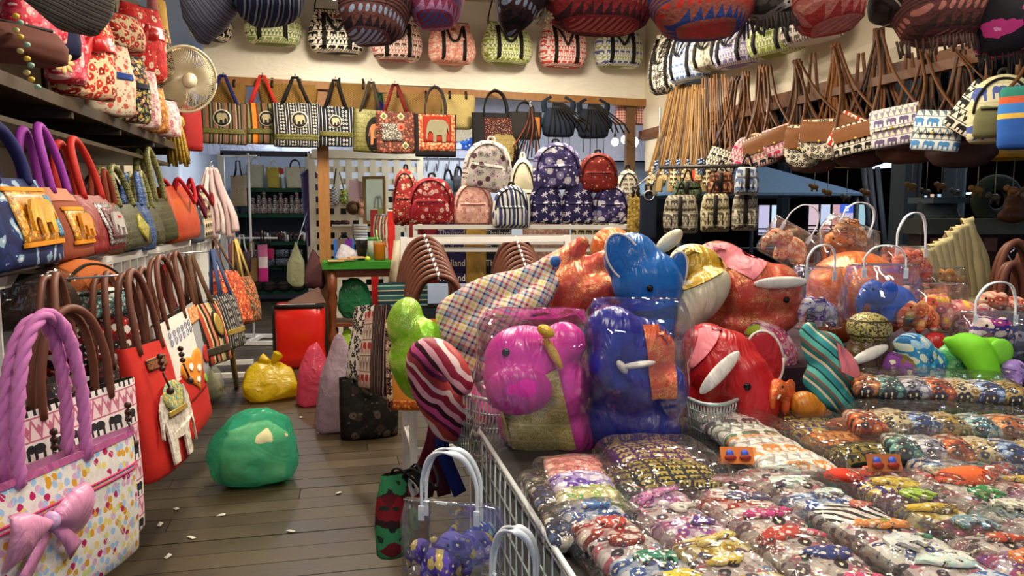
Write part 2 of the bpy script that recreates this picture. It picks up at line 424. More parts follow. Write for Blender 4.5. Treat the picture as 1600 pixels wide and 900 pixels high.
def patch(parent, body, name, kind, x, z, sx, sz, mat, t=.004, off=.002, rot=0, label=None):
    """appliqué that follows the front of a soft body"""
    if kind in ('disc', 'rect', 'dia', 'trap', 'heart') and body:
        # polar grid keeps the piece on the curved front
        ol = outline(kind, sx, sz); K = 4; n = len(ol); m = MB(); vs = []; cs, sn = math.cos(rot), math.sin(rot)
        for lay in (1, 0):
            for r in range(1, K+1):
                for (px, pz) in ol:
                    qx = x+(px*cs-pz*sn)*r/K; qz = z+(px*sn+pz*cs)*r/K
                    vs.append(V(qx, body.front(qx, qz)-off-t*lay, qz))
            vs.append(V(x, body.front(x, z)-off-t*lay, z))
        fs = []; L0 = 0; c = K*n
        for j in range(n):
            k = (j+1) % n; fs.append((c, j, k))
            for r in range(K-1): fs.append((r*n+j, (r+1)*n+j, (r+1)*n+k, r*n+k))
            o = (K-1)*n; b = K*n+1+(K-1)*n; fs.append((o+j, b+j, b+k, o+k))
        m.add(vs, fs); return m.build(name, mat, parent, True, label)
    ol = outline(kind, sx, sz); cs, sn = math.cos(rot), math.sin(rot); pts = [(x+px*cs-pz*sn, z+px*sn+pz*cs) for px, pz in ol]
    fy = [(body.front(px, pz) if body else 0)-off for px, pz in pts]
    mn = min(fy); fy = [.5*(f+mn) for f in fy]
    n = len(pts); tri = tessellate_polygon([[V(px, pz, 0) for px, pz in pts]])
    vs = [V(p[0], f-t, p[1]) for p, f in zip(pts, fy)]+[V(p[0], f, p[1]) for p, f in zip(pts, fy)]
    fs = [tuple(q) for q in tri]+[(i, (i+1) % n, (i+1) % n+n, i+n) for i in range(n)]
    return MB().add(vs, fs).build(name, mat, parent, False, label)
def text(parent, s, width, mat, loc, name='lettering', rot=(PI/2, 0, 0), ext=.001):
    cu = bpy.data.curves.new(name, 'FONT'); cu.body = s; cu.size = .1; cu.extrude = ext; cu.align_x = 'CENTER'; cu.resolution_u = 2
    o = bpy.data.objects.new(name, cu); COL.objects.link(o)
    me = bpy.data.meshes.new_from_object(o.evaluated_get(bpy.context.evaluated_depsgraph_get())); bpy.data.objects.remove(o)
    xs = [v.co.x for v in me.vertices]; f = width/(max(xs)-min(xs))
    for v in me.vertices: v.co.x *= f; v.co.y *= f*1.25
    o = link(name, me, mat, parent, False); o.location = loc; o.rotation_euler = rot; return o
def blob(name, prims, mat, parent, voxel=.012, smooth=6, wob=0):
    """one continuous stuffed body grown from overlapping ellipsoids and tapered limbs"""
    m = MB()
    for p in prims:
        if p[0] == 'e': m.ell(p[1], p[2], p[3] if len(p) > 3 else None, 20, 14)
        else: m.tube(cr(p[1], 5), [p[2][0]+(p[2][1]-p[2][0])*i/(5*(len(p[1])-1)) for i in range(5*(len(p[1])-1)+1)], 14); m.ell(p[1][-1], [p[2][1]]*3, None, 14, 10); m.ell(p[1][0], [p[2][0]]*3, None, 14, 10)
    me = m.mesh(name); o = bpy.data.objects.new(name, me); COL.objects.link(o)
    r = o.modifiers.new('r', 'REMESH'); r.mode = 'VOXEL'; r.voxel_size = voxel
    s = o.modifiers.new('s', 'SMOOTH'); s.factor = .5; s.iterations = smooth
    dg = bpy.context.evaluated_depsgraph_get(); me2 = bpy.data.meshes.new_from_object(o.evaluated_get(dg))
    bpy.data.objects.remove(o); bpy.data.meshes.remove(me); me2.name = name
    if wob:
        for v in me2.vertices: v.co += noise.noise_vector(v.co*14)*wob
    return link(name, me2, mat, parent)
# ================================================================ THE SETTING
R = random.Random(5)
XL, XR, YB = -1.75, 3.2, 7.85
# floor: boards running across the aisle
def plankmat():
    m = M('floor_boards', .42, 0, .4); x, y, z = m.xyz(); oi = m.node('ObjectInfo'); rnd = X(m.nt, oi.outputs['Random'])
    f = m.noise(3, 6, m.comb(x*1.5, y*14, rnd*30), .65, 1.2); g = m.noise(1.3, 4, m.comb(x*1.2, y*1.6, rnd*9)); k = m.noise(160, 2, m.comb(x*.25, y, rnd))
    c = m.mix(f, '#241b10', '#4e3f28'); c = m.mix(rnd*.5, c, '#3a3020'); c = m.mix((g*2.6-1.05).mx(0).mn(1)*.4, c, '#6a5a3c'); c = m.mix((k.gt(.75))*.25, c, '#a89878')
    m.color(c, .15, 14); m.bump(f, .2, .004); m.ln(g*.35+.27, m.b.inputs['Roughness']); return m.done()
PLK = plankmat()
fl = struct(MB().box((.75, 7, -.035), (5.2, 14.6, .03)).build('floor', plain('#15100b', .9), None, False))
yy = .2; row = 0
while yy < 13.8:
    w = .148; xs = [-1.9]+sorted([-1.9+R.uniform(.8, 2.6), R.uniform(1.0, 2.4)])+[3.3]
    for a, b in zip(xs[:-1], xs[1:]):
        o = MB().box((0, 0, 0), (b-a-.004, w-.005, .02)).build('plank', PLK, fl, False); o.location = ((a+b)/2, yy+w/2, -.010+R.uniform(-.0012, .0012))
    yy += w; row += 1
gr = struct(MB().box((14, 12, -.04), (21.4, 34, .04)).build('ground', M('ground_concrete', .8).color('#2c2d30', .3, 3).done(), None, False)); gr.name = 'ground'
# walls
CREAM = M('wall_board', .6, 0, .3); CREAM.color('#d8cdb4', .05, 2); CREAM.bump(CREAM.noise(2.2, 4), .25, .03); CREAM = CREAM.done()
TARPW = M('white_sheet', .45, 0, .4); TARPW.color('#e6dfcc', .05, 2)
_x, _y, _z = TARPW.xyz(); TARPW.bump(TARPW.noise(3.5, 5, TARPW.comb(_x*.7, _y, _z*1.6), .55, 1.5), .55, .04); TARPW = TARPW.done()
wl = struct(MB().box((XL-.03, 3.9, 1.7), (.06, 8.2, 3.4)).build('wall_left', CREAM, None, False))
for k in range(9):
    o = MB().box((XL+.012, 1.2+k*.82, 1.75), (.024, .035, 3.1)).build('upright', plain('#4a4336', .6), wl, False)
bl, br_ = onY(318, 118, YB), onY(1010, 157, YB)
ptop = 3.6
wb = struct(MB().beam(V(bl.x, YB+.03, (ptop+bl.z)/2), V(.95, YB+.03, (ptop+bl.z)/2-.01), .012, ptop-bl.z+.02).build('wall_back', TARPW, None, False))
o = MB().beam(V(.952, YB+.026, (ptop+bl.z)/2-.02), V(br_.x, YB+.026, (ptop+br_.z)/2), .012, ptop-br_.z).build('sheet_panel', TARPW, wb, False)
WB = wood('#a9773f', '#6f4720', 1)
struct(MB().beam(V(bl.x-.35, YB, bl.z-.03), V(br_.x+.05, YB, br_.z-.03), .06, .075).build('trim_1', WB, None, False))
pb = onY(506, 300, YB)
struct(MB().beam(V(pb.x, YB+.04, 0), V(pb.x, YB+.04, bl.z-.05), .11, .07).build('trim_2', WB, None, False))
pb2 = onY(990, 200, YB)
struct(MB().beam(V(pb2.x-.02, YB+.05, 0), V(pb2.x-.02, YB+.05, br_.z-.05), .1, .07).build('trim_3', wood('#7a5a3a', '#4a321c', 1), None, False))
# bamboo corner poles
for k, (dx, rr, c) in enumerate(((.0, .022, '#1f1a14'), (.065, .028, '#8a7c58'))):
    t = struct(MB().tube([V(br_.x+.02+dx, YB-.06, z) for z in [1.4+i*.3 for i in range(8)]], [rr*(1.12 if i % 2 else 1) for i in range(8)], 8).build('trim_%d' % (4+k), plain(c, .5)))
# right wall: pale board above a brown rail, open to the hall below
zt = onX(1300, 132, XR).z
wr = struct(MB().box((XR+.03, 4.1, (zt+3.6)/2+.02), (.03, 7.6, 3.6-zt)).build('wall_right', CREAM, None, False))
struct(MB().box((XR, 4.1, zt-.02), (.07, 7.6, .085)).build('trim_6', wood('#7d4a22', '#4b2a12', 1), None, False))
q = onX(1075, 180, XR)
struct(MB().box((XR+.02, 7.2, 2.2), (.03, 1.2, .55)).build('wall_right_end', CREAM, None, False)).name = 'wall_right'
struct(MB().box((.75, 3.85, 3.62), (5.2, 8.1, .04)).build('ceiling', plain('#cfc4ae', .8), None, False))
# back room behind the beam
BLUEW = plain('#dfe6f2', .6, .3, 0, .04, 2)
TARP = M('pale_tarp', .5, 0, .3); TARP.color('#ccd2e8', .06, 2); _x, _y, _z = TARP.xyz(); TARP.bump(TARP.noise(2.4, 5, TARP.comb(_x*1.4, _y, _z*.6), .6, 2), .7, .06); TARP = TARP.done()
YT = 10.4
za = onY(700, 247, YT).z
struct(MB().box((2.0, YT, (za+3.6)/2), (7.4, .02, 3.6-za)).build('wall_tarp', TARP, None, False))
xa, xb = onY(655, 300, YT).x, onY(800, 300, YT).x
struct(MB().box(((onY(490, 300, YT).x+3.6)/2, YT+.06, za/2), (3.6-onY(490, 300, YT).x, .03, za)).build('wall_room', BLUEW, None, False))
struct(MB().box((-.6, 13.75, 1.4), (4.2, .05, 2.8)).build('wall_far', BLUEW, None, False))
struct(MB().box((-1.95, 11, 1.4), (.05, 5.6, 2.8)).build('wall_room_left', BLUEW, None, False))
struct(MB().box((1.3, 11.0, 3.64), (7.2, 6.4, .04)).build('ceiling_room', plain('#b9b6ae', .8), None, False)).name = 'ceiling'
# doorway frame into the back room
d1, d2 = onY(347, 300, 9.7).x, onY(482, 300, 9.7).x; dz = onY(400, 240, 9.7).z
dr = struct(MB().box((d1, 9.7, dz/2), (.07, .07, dz)).build('door_1', plain('#dcd8cc', .5), None, False))
MB().box((d2, 9.7, dz/2), (.06, .07, dz)).build('jamb', plain('#dcd8cc', .5), dr, False)
MB().box(((d1+d2)/2, 9.7, dz), (d2-d1, .07, .06)).build('lintel', plain('#3c3f4a', .5), dr, False)
# lattice partition beside the doorway
l1, l2 = onY(488, 300, 9.6).x, onY(657, 300, 9.6).x; lz = onY(560, 241, 9.6).z
LAT = plain('#e3d8bd', .55)
lt = struct(MB().box(((l1+l2)/2, 9.6, lz), (l2-l1, .05, .1)).build('wall_lattice', LAT, None, False))
n = 9
for k in range(n+1):
    MB().box((l1+(l2-l1)*k/n, 9.6, lz/2), (.075, .02, lz)).build('slat', LAT, lt, False)
for k in range(15):
    MB().box(((l1+l2)/2, 9.615, .12+k*.145), (l2-l1, .02, .072)).build('slat', LAT, lt, False)
MB().box(((l1+l2)/2-.08, 9.95, .9), (l2-l1-.2, .02, 1.75)).build('added_dark_sheet', plain('#1c1a18', .8), lt, False)  # added sheet that darkens the lattice holes in place of dark things behind
# things seen above the beam gap stay behind it: bright market print hanging on the tarp
# tube lamps
for i, (x, y, z, pw) in enumerate(LAMPS):
    t = T('tube_lamp', 'white fluorescent tube lamp fixed under the shop ceiling', 'lamp', (x, y, z), 0, 'tube lamps under the ceiling')
    MB().box((0, 0, .03), (.08, 1.24, .05)).build('housing', metal('#e6e6e2'), t, False)
    MB().tube([V(0, -.58, -.015), V(0, .58, -.015)], .013, 10).build('tube', glow('#fff3dc', 6), t)
    MB().box((0, 0, (3.6-z)/2), (.012, .012, 3.6-z)).build('hanger', metal('#888888'), t, False)
# ================================================================ BAG BUILDERS
BLK = cloth('#17140f', .7); DRK = cloth('#1d1814', .9); TAN = plain('#7a4a20', .6, .3, 0, .2, 30); TAN2 = plain('#5c381c', .6, .3, 0, .2, 30); HND = plain('#6a3d2c', .5, .35, 0, .12, 25)
STEEL = metal('#c9ccd0', .25, .9); WHT = metal('#e9e7e1', .35); GOLD = plain('#c2a24a', .4, .5, .5, .25, 60)
def handle_path(kind, s, y, z0, hh, lean=0, droop=0):
    if kind == 'A': return [V(-s, y, z0), V(-s*.55, y*.6, z0+hh*.5), V(-.02, y*.2+lean, z0+hh*.97), V(.02, y*.2+lean, z0+hh*.97), V(s*.55, y*.6, z0+hh*.5), V(s, y, z0)]
    if kind == 'flop': return cr([V(-s, y, z0), V(-s*1.05, y-.03, z0+hh*.3), V(-s*.5, y-.07, z0+.02*hh-hh*.1), V(0, y-.08, z0-hh*.35), V(s*.5, y-.07, z0-hh*.1), V(s*1.05, y-.03, z0+hh*.3), V(s, y, z0)], 5)
    return cr([V(-s, y, z0), V(-s*.95, y*.9+lean*.3, z0+hh*.45), V(-s*.6, y*.7+lean*.8, z0+hh*.85), V(0, y*.6+lean, z0+hh), V(s*.6, y*.7+lean*.8, z0+hh*.85), V(s*.95, y*.9+lean*.3, z0+hh*.45), V(s, y, z0)], 5)
_sd = [0]; _lt = [None]
def tote(name, label, loc, yaw, w, h, dp, mat, handle=None, bot=.94, n=3.2, lin=None, group=None, rx=0, ry=0, cat='bag', base=None, wob=.005, patches=(), nh=2, trim=None):
    """handle = (kind, height, material, width or radius, spread, 'flat'|'round')"""
    _sd[0] += 1
    t = T(name, label, cat, loc, yaw, group, rx, ry)
    B = Body([(0, .5*w*bot*.96, .36*dp), (.03*h, .5*w*bot, .47*dp), (.35*h, .5*w*(bot*.6+.4), .52*dp), (.75*h, .5*w*.99, .40*dp), (h, .5*w, .24*dp)], n)
    B.mb(wob, 8, _sd[0], top=False).build('bag_body', mat, t)
    MB().loft([sring(h, .5*w-.002, .24*dp-.002, 0, n), sring(h*.8, .48*w, .25*dp, 0, n)][::-1], True, False).wob(wob, 8, _sd[0]).build('lining', lin or DRK, t)
    if base:
        m = MB(); m.loft([sring(z, a+.003, b+.003, 0, n) for z, a, b in B.p if z <= base[0]*h+1e-6], True, False).build('bag_base', base[1], t)
    if trim:
        m = MB(); m.loft([sring(z, B.ab(z)[0]+.003, B.ab(z)[1]+.003, 0, n) for z in (h*(1-trim[0]), h*(1-trim[0]*.5), h+.002)], False, False).build('rim_band', trim[1], t)
    if handle:
        kind, hh, hm, hw, sp, fl_ = handle
        for k in range(nh):
            y = (-.24*dp if k == 0 else .24*dp); z0 = h*.93
            p = handle_path(kind, w*.5*sp*(1 if k == 0 else .93), y, z0, hh*(1 if k == 0 else .97))
            m = MB()
            if fl_ == 'flat': m.ribbon(p, (1, 0, 0) if kind != 'arch' else (0, 1, 0), hw, .004)
            elif fl_ == 'flatx':
                for i in range(1): m.ribbon(p, (0, 1, 0), hw, .005)
            elif fl_ == 'rope':
                for s_ in range(3):
                    L = 0; q = []
                    for i, a in enumerate(p):
                        if i: L += (a-p[i-1]).length
                        tg = (p[min(i+1, len(p)-1)]-p[max(i-1, 0)]).normalized(); sd = V(0, 1, 0); b2 = tg.cross(sd)
                        an = L/(hw*4.2)*2*PI/2+s_*2*PI/3; q.append(a+(sd*math.cos(an)+b2*math.sin(an))*hw*.55)
                    m.tube(q, hw*.62, 8)
            else: m.tube(p, hw, 8)
            m.build('handle', hm, t)
    for p in patches: patch(t, B, *p)
    _lt[0] = t
    return t, B
def hook(parent, top, mat=STEEL, r=.004, s=.03):
    """small S hook"""
    x, y, z = top
    MB().tube(cr([V(x, y, z-.01), V(x+s*.4, y-s*.2, z-s*.5), V(x, y-s*.3, z-s), V(x-s*.3, y, z-s*.4), V(x, y, z+s*.5), V(x+s*.5, y+s*.3, z+s*.9), V(x+s*.2, y+s*.8, z+s*.4)], 4), r, 6).build('hook', mat, parent)
def duffel(name, label, loc, yaw, w, h, dp, mat, group=None, strap=BLK, tagm=None, rx=0, droop=.5, side=None):
    _sd[0] += 1; t = T(name, label, 'bag', loc, yaw, group, rx)
    B = Body([(0, .36*w, .22*dp), (.06*h, .44*w, .4*dp), (.25*h, .5*w, .5*dp), (.55*h, .49*w, .47*dp), (.85*h, .41*w, .24*dp), (h, .37*w, .06*dp)], 2.5)
    B.mb(.008, 7, _sd[0]).build('bag_body', mat, t)
    MB().tube([V(x, 0, h+.002) for x in (-.36*w, -.12*w, .12*w, .36*w)], .006, 6).build('zip', BLK, t)
    s = .22*w
    for sx in (-1, 1):
        m = MB(); m.ribbon([V(sx*s, B.front(s, z)-.006, z) for z in [h*(.05+.86*i/8) for i in range(9)]], (1, 0, 0), .075*w, .005); m.build('strap', strap, t)
    f = lambda x, z: B.front(x, max(z, .02))
    p = cr([V(-s, f(s, h*.86)-.008, h*.88), V(-s*.72, f(s, .8*h)-.035, h*.8), V(-s*.35, f(0, .6*h)-.03, h*(.5+.1*droop)), V(0, f(0, .5*h)-.02, h*(.5-.06*droop)), V(s*.4, f(0, .6*h)-.03, h*(.5+.14*droop)), V(s*.75, f(s, .8*h)-.035, h*.8), V(s, f(s, h*.86)-.008, h*.88)], 5)
    MB().ribbon(p, (0, .35, 1), .05*w, .006).build('handle', strap, t)
    if tagm: patch(t, B, 'leather_tag', 'rect', 0, h*.8, .1*w, .07*h, tagm)
    k = -1 if side != 1 else 1
    MB().tube([V(k*.38*w, 0, h*.8), V(k*.36*w, .02, h*1.15), V(k*.2*w, .05, h*1.9)], .007, 6).build('shoulder_strap', strap, t)
    return t
def backpack(name, label, loc, yaw, w, h, dp, mat, group=None, ry=0, rx=0, pocket=None, zipm=None, loop=BLK, n=2.7):
    _sd[0] += 1; t = T(name, label, 'backpack', loc, yaw, group, rx, ry)
    B = Body([(0, .43*w, .36*dp), (.05*h, .48*w, .46*dp), (.3*h, .5*w, .5*dp), (.55*h, .48*w, .48*dp), (.75*h, .42*w, .42*dp), (.88*h, .33*w, .33*dp), (.96*h, .2*w, .2*dp), (h, .06*w, .06*dp)], n)
    B.mb(.007, 7, _sd[0]).build('bag_body', mat, t)
    PB = Body([(.05*h, .36*w, .08*dp), (.09*h, .4*w, .16*dp), (.3*h, .4*w, .18*dp), (.46*h, .36*w, .13*dp), (.52*h, .3*w, .05*dp)], 3)
    m = PB.mb(.004, 9, _sd[0]); m.v = [p+V(0, -.43*dp, 0) for p in m.v]; fp = m.build('front_pocket', pocket or mat, t)
    MB().tube([V(x*w, -.43*dp-.13*dp*math.sqrt(max(0, 1-(x/.37)**2))-.004, .47*h) for x in [-.3+.6*i/8 for i in range(9)]], .005, 6).build('pocket_zip', zipm or BLK, fp)
    # zip line over the dome
    pts = []
    for i in range(17):
        a = PI*i/16; z = h*(.42+.5*math.sin(a)); x = -math.cos(a)*.40*w; pts.append(V(x, B.front(x, z)-.004, z))
    MB().tube(pts, .006, 6).build('zip', zipm or BLK, t)
    MB().tube(cr([V(-.07*w, .1*dp, h*.95), V(-.05*w, .1*dp, h*1.06), V(.05*w, .1*dp, h*1.06), V(.07*w, .1*dp, h*.95)], 4), .009, 6).build('loop', loop, t)
    for sx in (-1, 1):
        MB().ribbon(cr([V(sx*.15*w, .3*dp, h*.9), V(sx*.26*w, .55*dp, h*.75), V(sx*.3*w, .62*dp, h*.4), V(sx*.38*w, .42*dp, h*.08)], 4), (1, 0, 0), .14*w, .014).build('shoulder_strap', loop, t)
    return t
# ---------------------------------------------------------------- travel bags on the pale sheet above the beam
YD = YB-.16
LT = plain('#9a4a2a', .5)
DUF = [ # x0,x1,ytop,ybot,material,label,yaw,droop,tag
 (298, 362, -2, 63, elephants('#e8dfca', '#14110e', .06, None, '#14110e', '#e8dfca'), 'black and cream elephant print travel bag at the fan end of the pale sheet', .5, .5, None),
 (384, 472, 0, 70, elephants('#d8dcae', '#8a9a58', .055, None, '#6d7a3e', '#dfe2bd'), 'pale green banded elephant travel bag with square black straps', 0, 1, None),
 (483, 570, 18, 84, elephants('#ebe2cf', '#15110f', .062, None, '#15110f', '#efe6d5'), 'black and white elephant travel bag with leather tag on the pale sheet', .03, .6, LT),
 (580, 660, 34, 95, elephants('#ecd2c2', '#5a3a34', .05, None, '#b5605a', '#f0dccd'), 'blush pink travel bag with grey elephants on the pale sheet', .05, .5, LT),
 (669, 743, 38, 100, floral('#eba892', ['#f2cdb9', '#e08a76', '#d56e60', '#f6ded0'], 45, .38), 'crumpled salmon pink travel bag on the pale sheet', .05, .3, LT),
 (752, 832, 38, 100, elephants('#dfe3b4', '#8b9a2f', .045, None, '#7d8c26', '#e7e9c6'), 'lime green elephant print travel bag on the pale sheet', .05, .4, LT),
 (840, 918, 38, 105, elephants('#f0dcd2', '#cc4a3e', .05, None, '#c9473b', '#f3e3da'), 'red and white elephant print travel bag on the pale sheet', .05, 1, LT),
 (925, 1005, 40, 105, elephants('#e4e2d8', '#5b6490', .05, None, '#8d9a5c', '#e6e4d8'), 'white travel bag with blue grey elephants beside the bamboo pole', .05, .7, LT)]
for x0, x1, y0, y1, mt, lb, yw, dr_, tg in DUF:
    p = onY((x0+x1)/2, y1, YD); k = dep(p)/F
    duffel('travel_bag', lb, p, yw, (x1-x0)*k*1.0, (y1-y0)*k, .3, mt, 'travel bags on the pale sheet', BLK, tg, 0, dr_)
# ---------------------------------------------------------------- totes hanging from the beam
YT1 = YB-.13
def band_tote(x0, x1, y0, y1, ya, mt, hm, lb, medal=True, bandm=None, bandz=.3, ry=0, off=0, hw=.028, kind='A', patches=(), spread=.62, base=None, fl_='flat', dp=.12, mx=0):
    p = onY((x0+x1)/2, y1, YT1-off); k = dep(p)/F; w = (x1-x0)*k; h = (y1-y0)*k
    P = []
    if medal:
        P += [('medallion', 'disc', mx*w, h*.62, .36*w, .36*w, plain('#d9d2bf', .45, .4, .3)), ('medallion_field', 'disc', mx*w, h*.62, .31*w, .31*w, plain('#120d0a', .7), .004, .004), ('elephant_motif', 'rele', mx*w, h*.62, .25*w, .2*w, plain('#a89c78', .45, .4, .2, .3, 90), .003, .010)]
        P += [('brocade_band', 'rect', 0, h*bandz, w*.92, h*.13, bandm or brocade('#7d783c', '#3c3a1c', 90))]
    P += [tuple([q[0], q[1], q[2]*w, q[3]*h, q[4]*w, q[5]*h]+list(q[6:])) for q in patches]
    t, B = tote('tote_bag', lb, p, 0, w, h, dp, mt, (kind, (y0-ya)*k+.06*h, hm, hw, spread, fl_), .97, group='totes hung along the beam', ry=ry, patches=P, base=base)
    MB().tube([V(0, .0, h+(y0-ya)*k-.01), V(0, .03, h+(y0-ya)*k+.02), V(0, .10, h+(y0-ya)*k+.02)], .006, 6).build('hook', STEEL, t)
    return t, B
ES = [(2, '#8a5a44'), (1, '#1d1a16'), (1.2, '#6a6a4e'), (.8, '#15120f'), (2, '#7c5340'), (.7, '#b9a98a'), (1.4, '#2c2620'), (1, '#9a7a5a'), (.8, '#14110e'), (1.6, '#5c5a44')]
E1 = stripes(ES, .17); E2 = stripes([(1.2, '#6a5a3a'), (.8, '#1d1a16'), (1, '#8a8a58'), (1, '#3a2a1e'), (2, '#d9862c'), (.8, '#8c2a1a'), (1.4, '#5c5a34'), (.9, '#14110e'), (1.2, '#8a5a44')], .2)
@memo
def ikat(c1='#17171b', c2='#d8d4c8', per=.1, c3='#3a3c48'):
    m = M('ikat_cloth', .8, .1, .25); x, y, z = m.xyz(); u = ((x+y*.5)/per+20).fr()
    di = ((((x+y*.5)/(per*.25)).fr()-.5).ab()+((z/(per*.3)).fr()-.5).ab()); d = di.lt(.42)*di.gt(.2)
    band = (u-.5).ab().lt(.2); thin = ((u*8).fr().lt(.28))
    c = m.mix(band, m.mix(thin, c1, c3), m.mix(d, c1, c2)); c = m.mix(((u-.12).ab().lt(.02)).mx((u-.88).ab().lt(.02)), c, c2)
    m.color(c, .15, 60); m.bump(m.noise(80), .2); return m.done()
NB = cloth('#1d2266'); RB = cloth('#c22a22'); KB = cloth('#191512'); DR = cloth('#6d1d18')
band_tote(311, 386, 162, 225, 118, E1, NB, 'brown striped tote with navy handles and silver ringed elephant medallion', ry=.03)
band_tote(380, 446, 163, 225, 119, E2, RB, 'olive and orange striped tote with bright red handles and elephant medallion', ry=.0, off=-.04, mx=.08)
band_tote(428, 500, 163, 230, 121, ikat(), KB, 'black and white ikat tote with black handles and elephant medallion', bandz=.22, off=.07, mx=.08)
band_tote(497, 552, 168, 229, 125, ikat('#14161c', '#c8c8c0', .13, '#23283c'), KB, 'black and navy striped tote with elephant medallion beside the wooden post', ry=.02)
band_tote(551, 602, 173, 238, 128, brocade('#7d7a3c', '#55502a', 60), cloth('#3c362c'), 'olive tote with a tapestry elephant inside a black oval', medal=False, ry=.05, patches=[('oval_field', 'disc', .18, .42, .62, .86, KB), ('elephant_motif', 'rele', .2, .42, .5, .5, cloth('#b5734a'), .006, .006), ('saddle_cloth', 'disc', .22, .45, .2, .26, cloth('#5c5a3a'), .004, .012)])
t, B = band_tote(588, 650, 176, 240, 132, floral('#6a3428', ['#8a4a3a', '#4a2a22', '#a8624e', '#33201a'], 38, .42, '#c9a27a'), DR, 'rust brown patchwork tote with cream diamonds and dark red handles', medal=False, off=.07, patches=[('saddle_patch', 'rect', -.1, .5, .5, .42, floral('#5a5450', ['#b8b0a4', '#2c2622'], 90, .4)), ('round_patch', 'disc', .12, .62, .2, .2, cloth('#b06a52')), ('round_eye', 'disc', .12, .62, .08, .08, cloth('#a01f18'), .003, .006)]+[('diamond_patch', 'dia', a, b, .2, .2, cloth('#c9bd96'), .004, .003) for a, b in ((-.3, .88), (.12, .88), (.22, .18))]+[('diamond_heart', 'dia', a, b, .11, .11, cloth('#6d6a3a'), .003, .008) for a, b in ((-.3, .88), (.12, .88), (.22, .18))])
band_tote(648, 714, 180, 245, 137, cloth('#1f1d22'), plain('#2a1712', .5), 'tote with grey tapestry elephant on red ground with peach flower border', medal=False, fl_='round', hw=.009, kind='arch', spread=.5, off=.1, base=(.12, KB), patches=[('flower_border', 'rect', .02, .56, .86, .86, floral('#a3391f', ['#d98a5c', '#e0a078', '#c0603a'], 40, .45)), ('red_field', 'rect', .02, .64, .66, .62, cloth('#9a2c18'), .004, .005), ('elephant_motif', 'ele', .03, .6, .6, .52, cloth('#8a8468'), .006, .01), ('saddle_cloth', 'rect', .06, .78, .22, .16, cloth('#a89c78'), .003, .018)])
band_tote(737, 812, 178, 262, 143, cloth('#1a1719'), KB, 'black and maroon tote with a large gold elephant', medal=False, fl_='round', hw=.009, kind='arch', spread=.5, patches=[('maroon_field', 'rect', .12, .5, .74, .8, floral('#3c120e', ['#5a1c14', '#2c0e0a'], 50, .4)), ('elephant_motif', 'ele', .14, .36, .62, .5, brocade('#a08a4a', '#6e6038', 90), .008, .006)])
# straw baskets hung behind them
def straw(x0, x1, y0, y1, c1, c2, lb, top=1.0, off=-.14, scallop=False, s=.014):
    p = onY((x0+x1)/2, y1, YT1-off); k = dep(p)/F; w = (x1-x0)*k; h = (y1-y0)*k
    t = T('straw_basket', lb, 'basket', p, 0, 'straw baskets hung along the beam')
    B = Body([(0, .34*w, .05), (.06*h, .4*w, .07), (.5*h, .46*w, .08), (h, .5*w, .06)], 3); B.mb(.004, 6, w*50).build('basket_body', weave(c1, c2, s), t)
    for sx in (-.25, .2):
        m = MB(); m.ribbon([V(sx*w, B.front(sx*w, h*.86)-.004, h*.86), V(sx*w, B.front(sx*w, h)-.006, h), V(sx*w, -.02, h+.06)], (1, 0, 0), .022, .005); m.build('leather_loop', plain('#20140e', .5), t)
    if scallop:
        m = MB(); pts = [V(-.46*w+.92*w*i/40, B.front(-.46*w+.92*w*i/40, h*.74)-.003, h*(.74+.04*abs(math.sin(i*.78)))) for i in range(41)]; m.tube(pts, .003, 5).build('scallop_line', cloth('#8a7a52'), t)
    return t
straw(326, 386, 132, 178, '#9a7438', '#5e4218', 'brown straw basket behind the navy handled tote')
straw(405, 498, 134, 180, '#9a7438', '#5e4218', 'brown straw basket behind the red handled tote')
straw(512, 592, 134, 190, '#8f6d38', '#5a421c', 'brown straw basket just past the wooden post')
straw(598, 694, 149, 195, '#a07c48', '#6a4c22', 'wide tan straw basket behind the dark red handles')
straw(688, 744, 150, 202, '#cbb87a', '#9c8648', 'cream straw basket with scalloped stitching')
# plain dark bags at the bamboo end of the beam
def sling(x0, x1, y0, y1, ya, mt, lb, off=0, tails=True):
    p = onY((x0+x1)/2, y1, YT1-off); k = dep(p)/F; w = (x1-x0)*k; h = (y1-y0)*k; hh = (y0-ya)*k
    t = T('sling_bag', lb, 'bag', p, 0, 'dark sling bags at the end of the beam')
    B = Body([(0, .34*w, .05), (.08*h, .44*w, .07), (.4*h, .5*w, .08), (.8*h, .44*w, .06), (h, .36*w, .03)], 2.6); B.mb(.006, 8, w*77).build('bag_body', mt, t)
    for sx in (-1, 1):
        MB().ribbon(cr([V(sx*.4*w, 0, h*.85), V(sx*.42*w, 0, h+hh*.5), V(sx*.2*w, .02, h+hh)], 5), (1, 0, 0), [.06]*6+[.03]*5, .006).build('strap', mt, t)
        MB().ell((sx*.5*w, 0, h*.5), (.03, .05, .05)).build('side_pocket', mt, t)
    m = MB()
    for i in range(9):
        m.tube([V(-.22*w+.012*i, -.085, h*1.15), V(-.3*w+.05*i, -.1, h*.5), V(-.34*w+.06*i, -.1, .05)], .008, 5)
    m.build('strap_bundle', KB, t)
    if tails:
        for i in range(4): MB().tube([V(-.3*w+i*.2*w, -.02, .02), V(-.32*w+i*.21*w, -.03, -.12-R.uniform(0, .08))], .004, 5).build('cord_end', KB, t)
    return t
sling(845, 900, 170, 214, 152, cloth('#1b2434'), 'navy blue sling bag with a black strap bundle across its front')
sling(900, 953, 172, 216, 156, cloth('#161c28'), 'darker navy sling bag hanging next to the red gingham bag', off=.03)
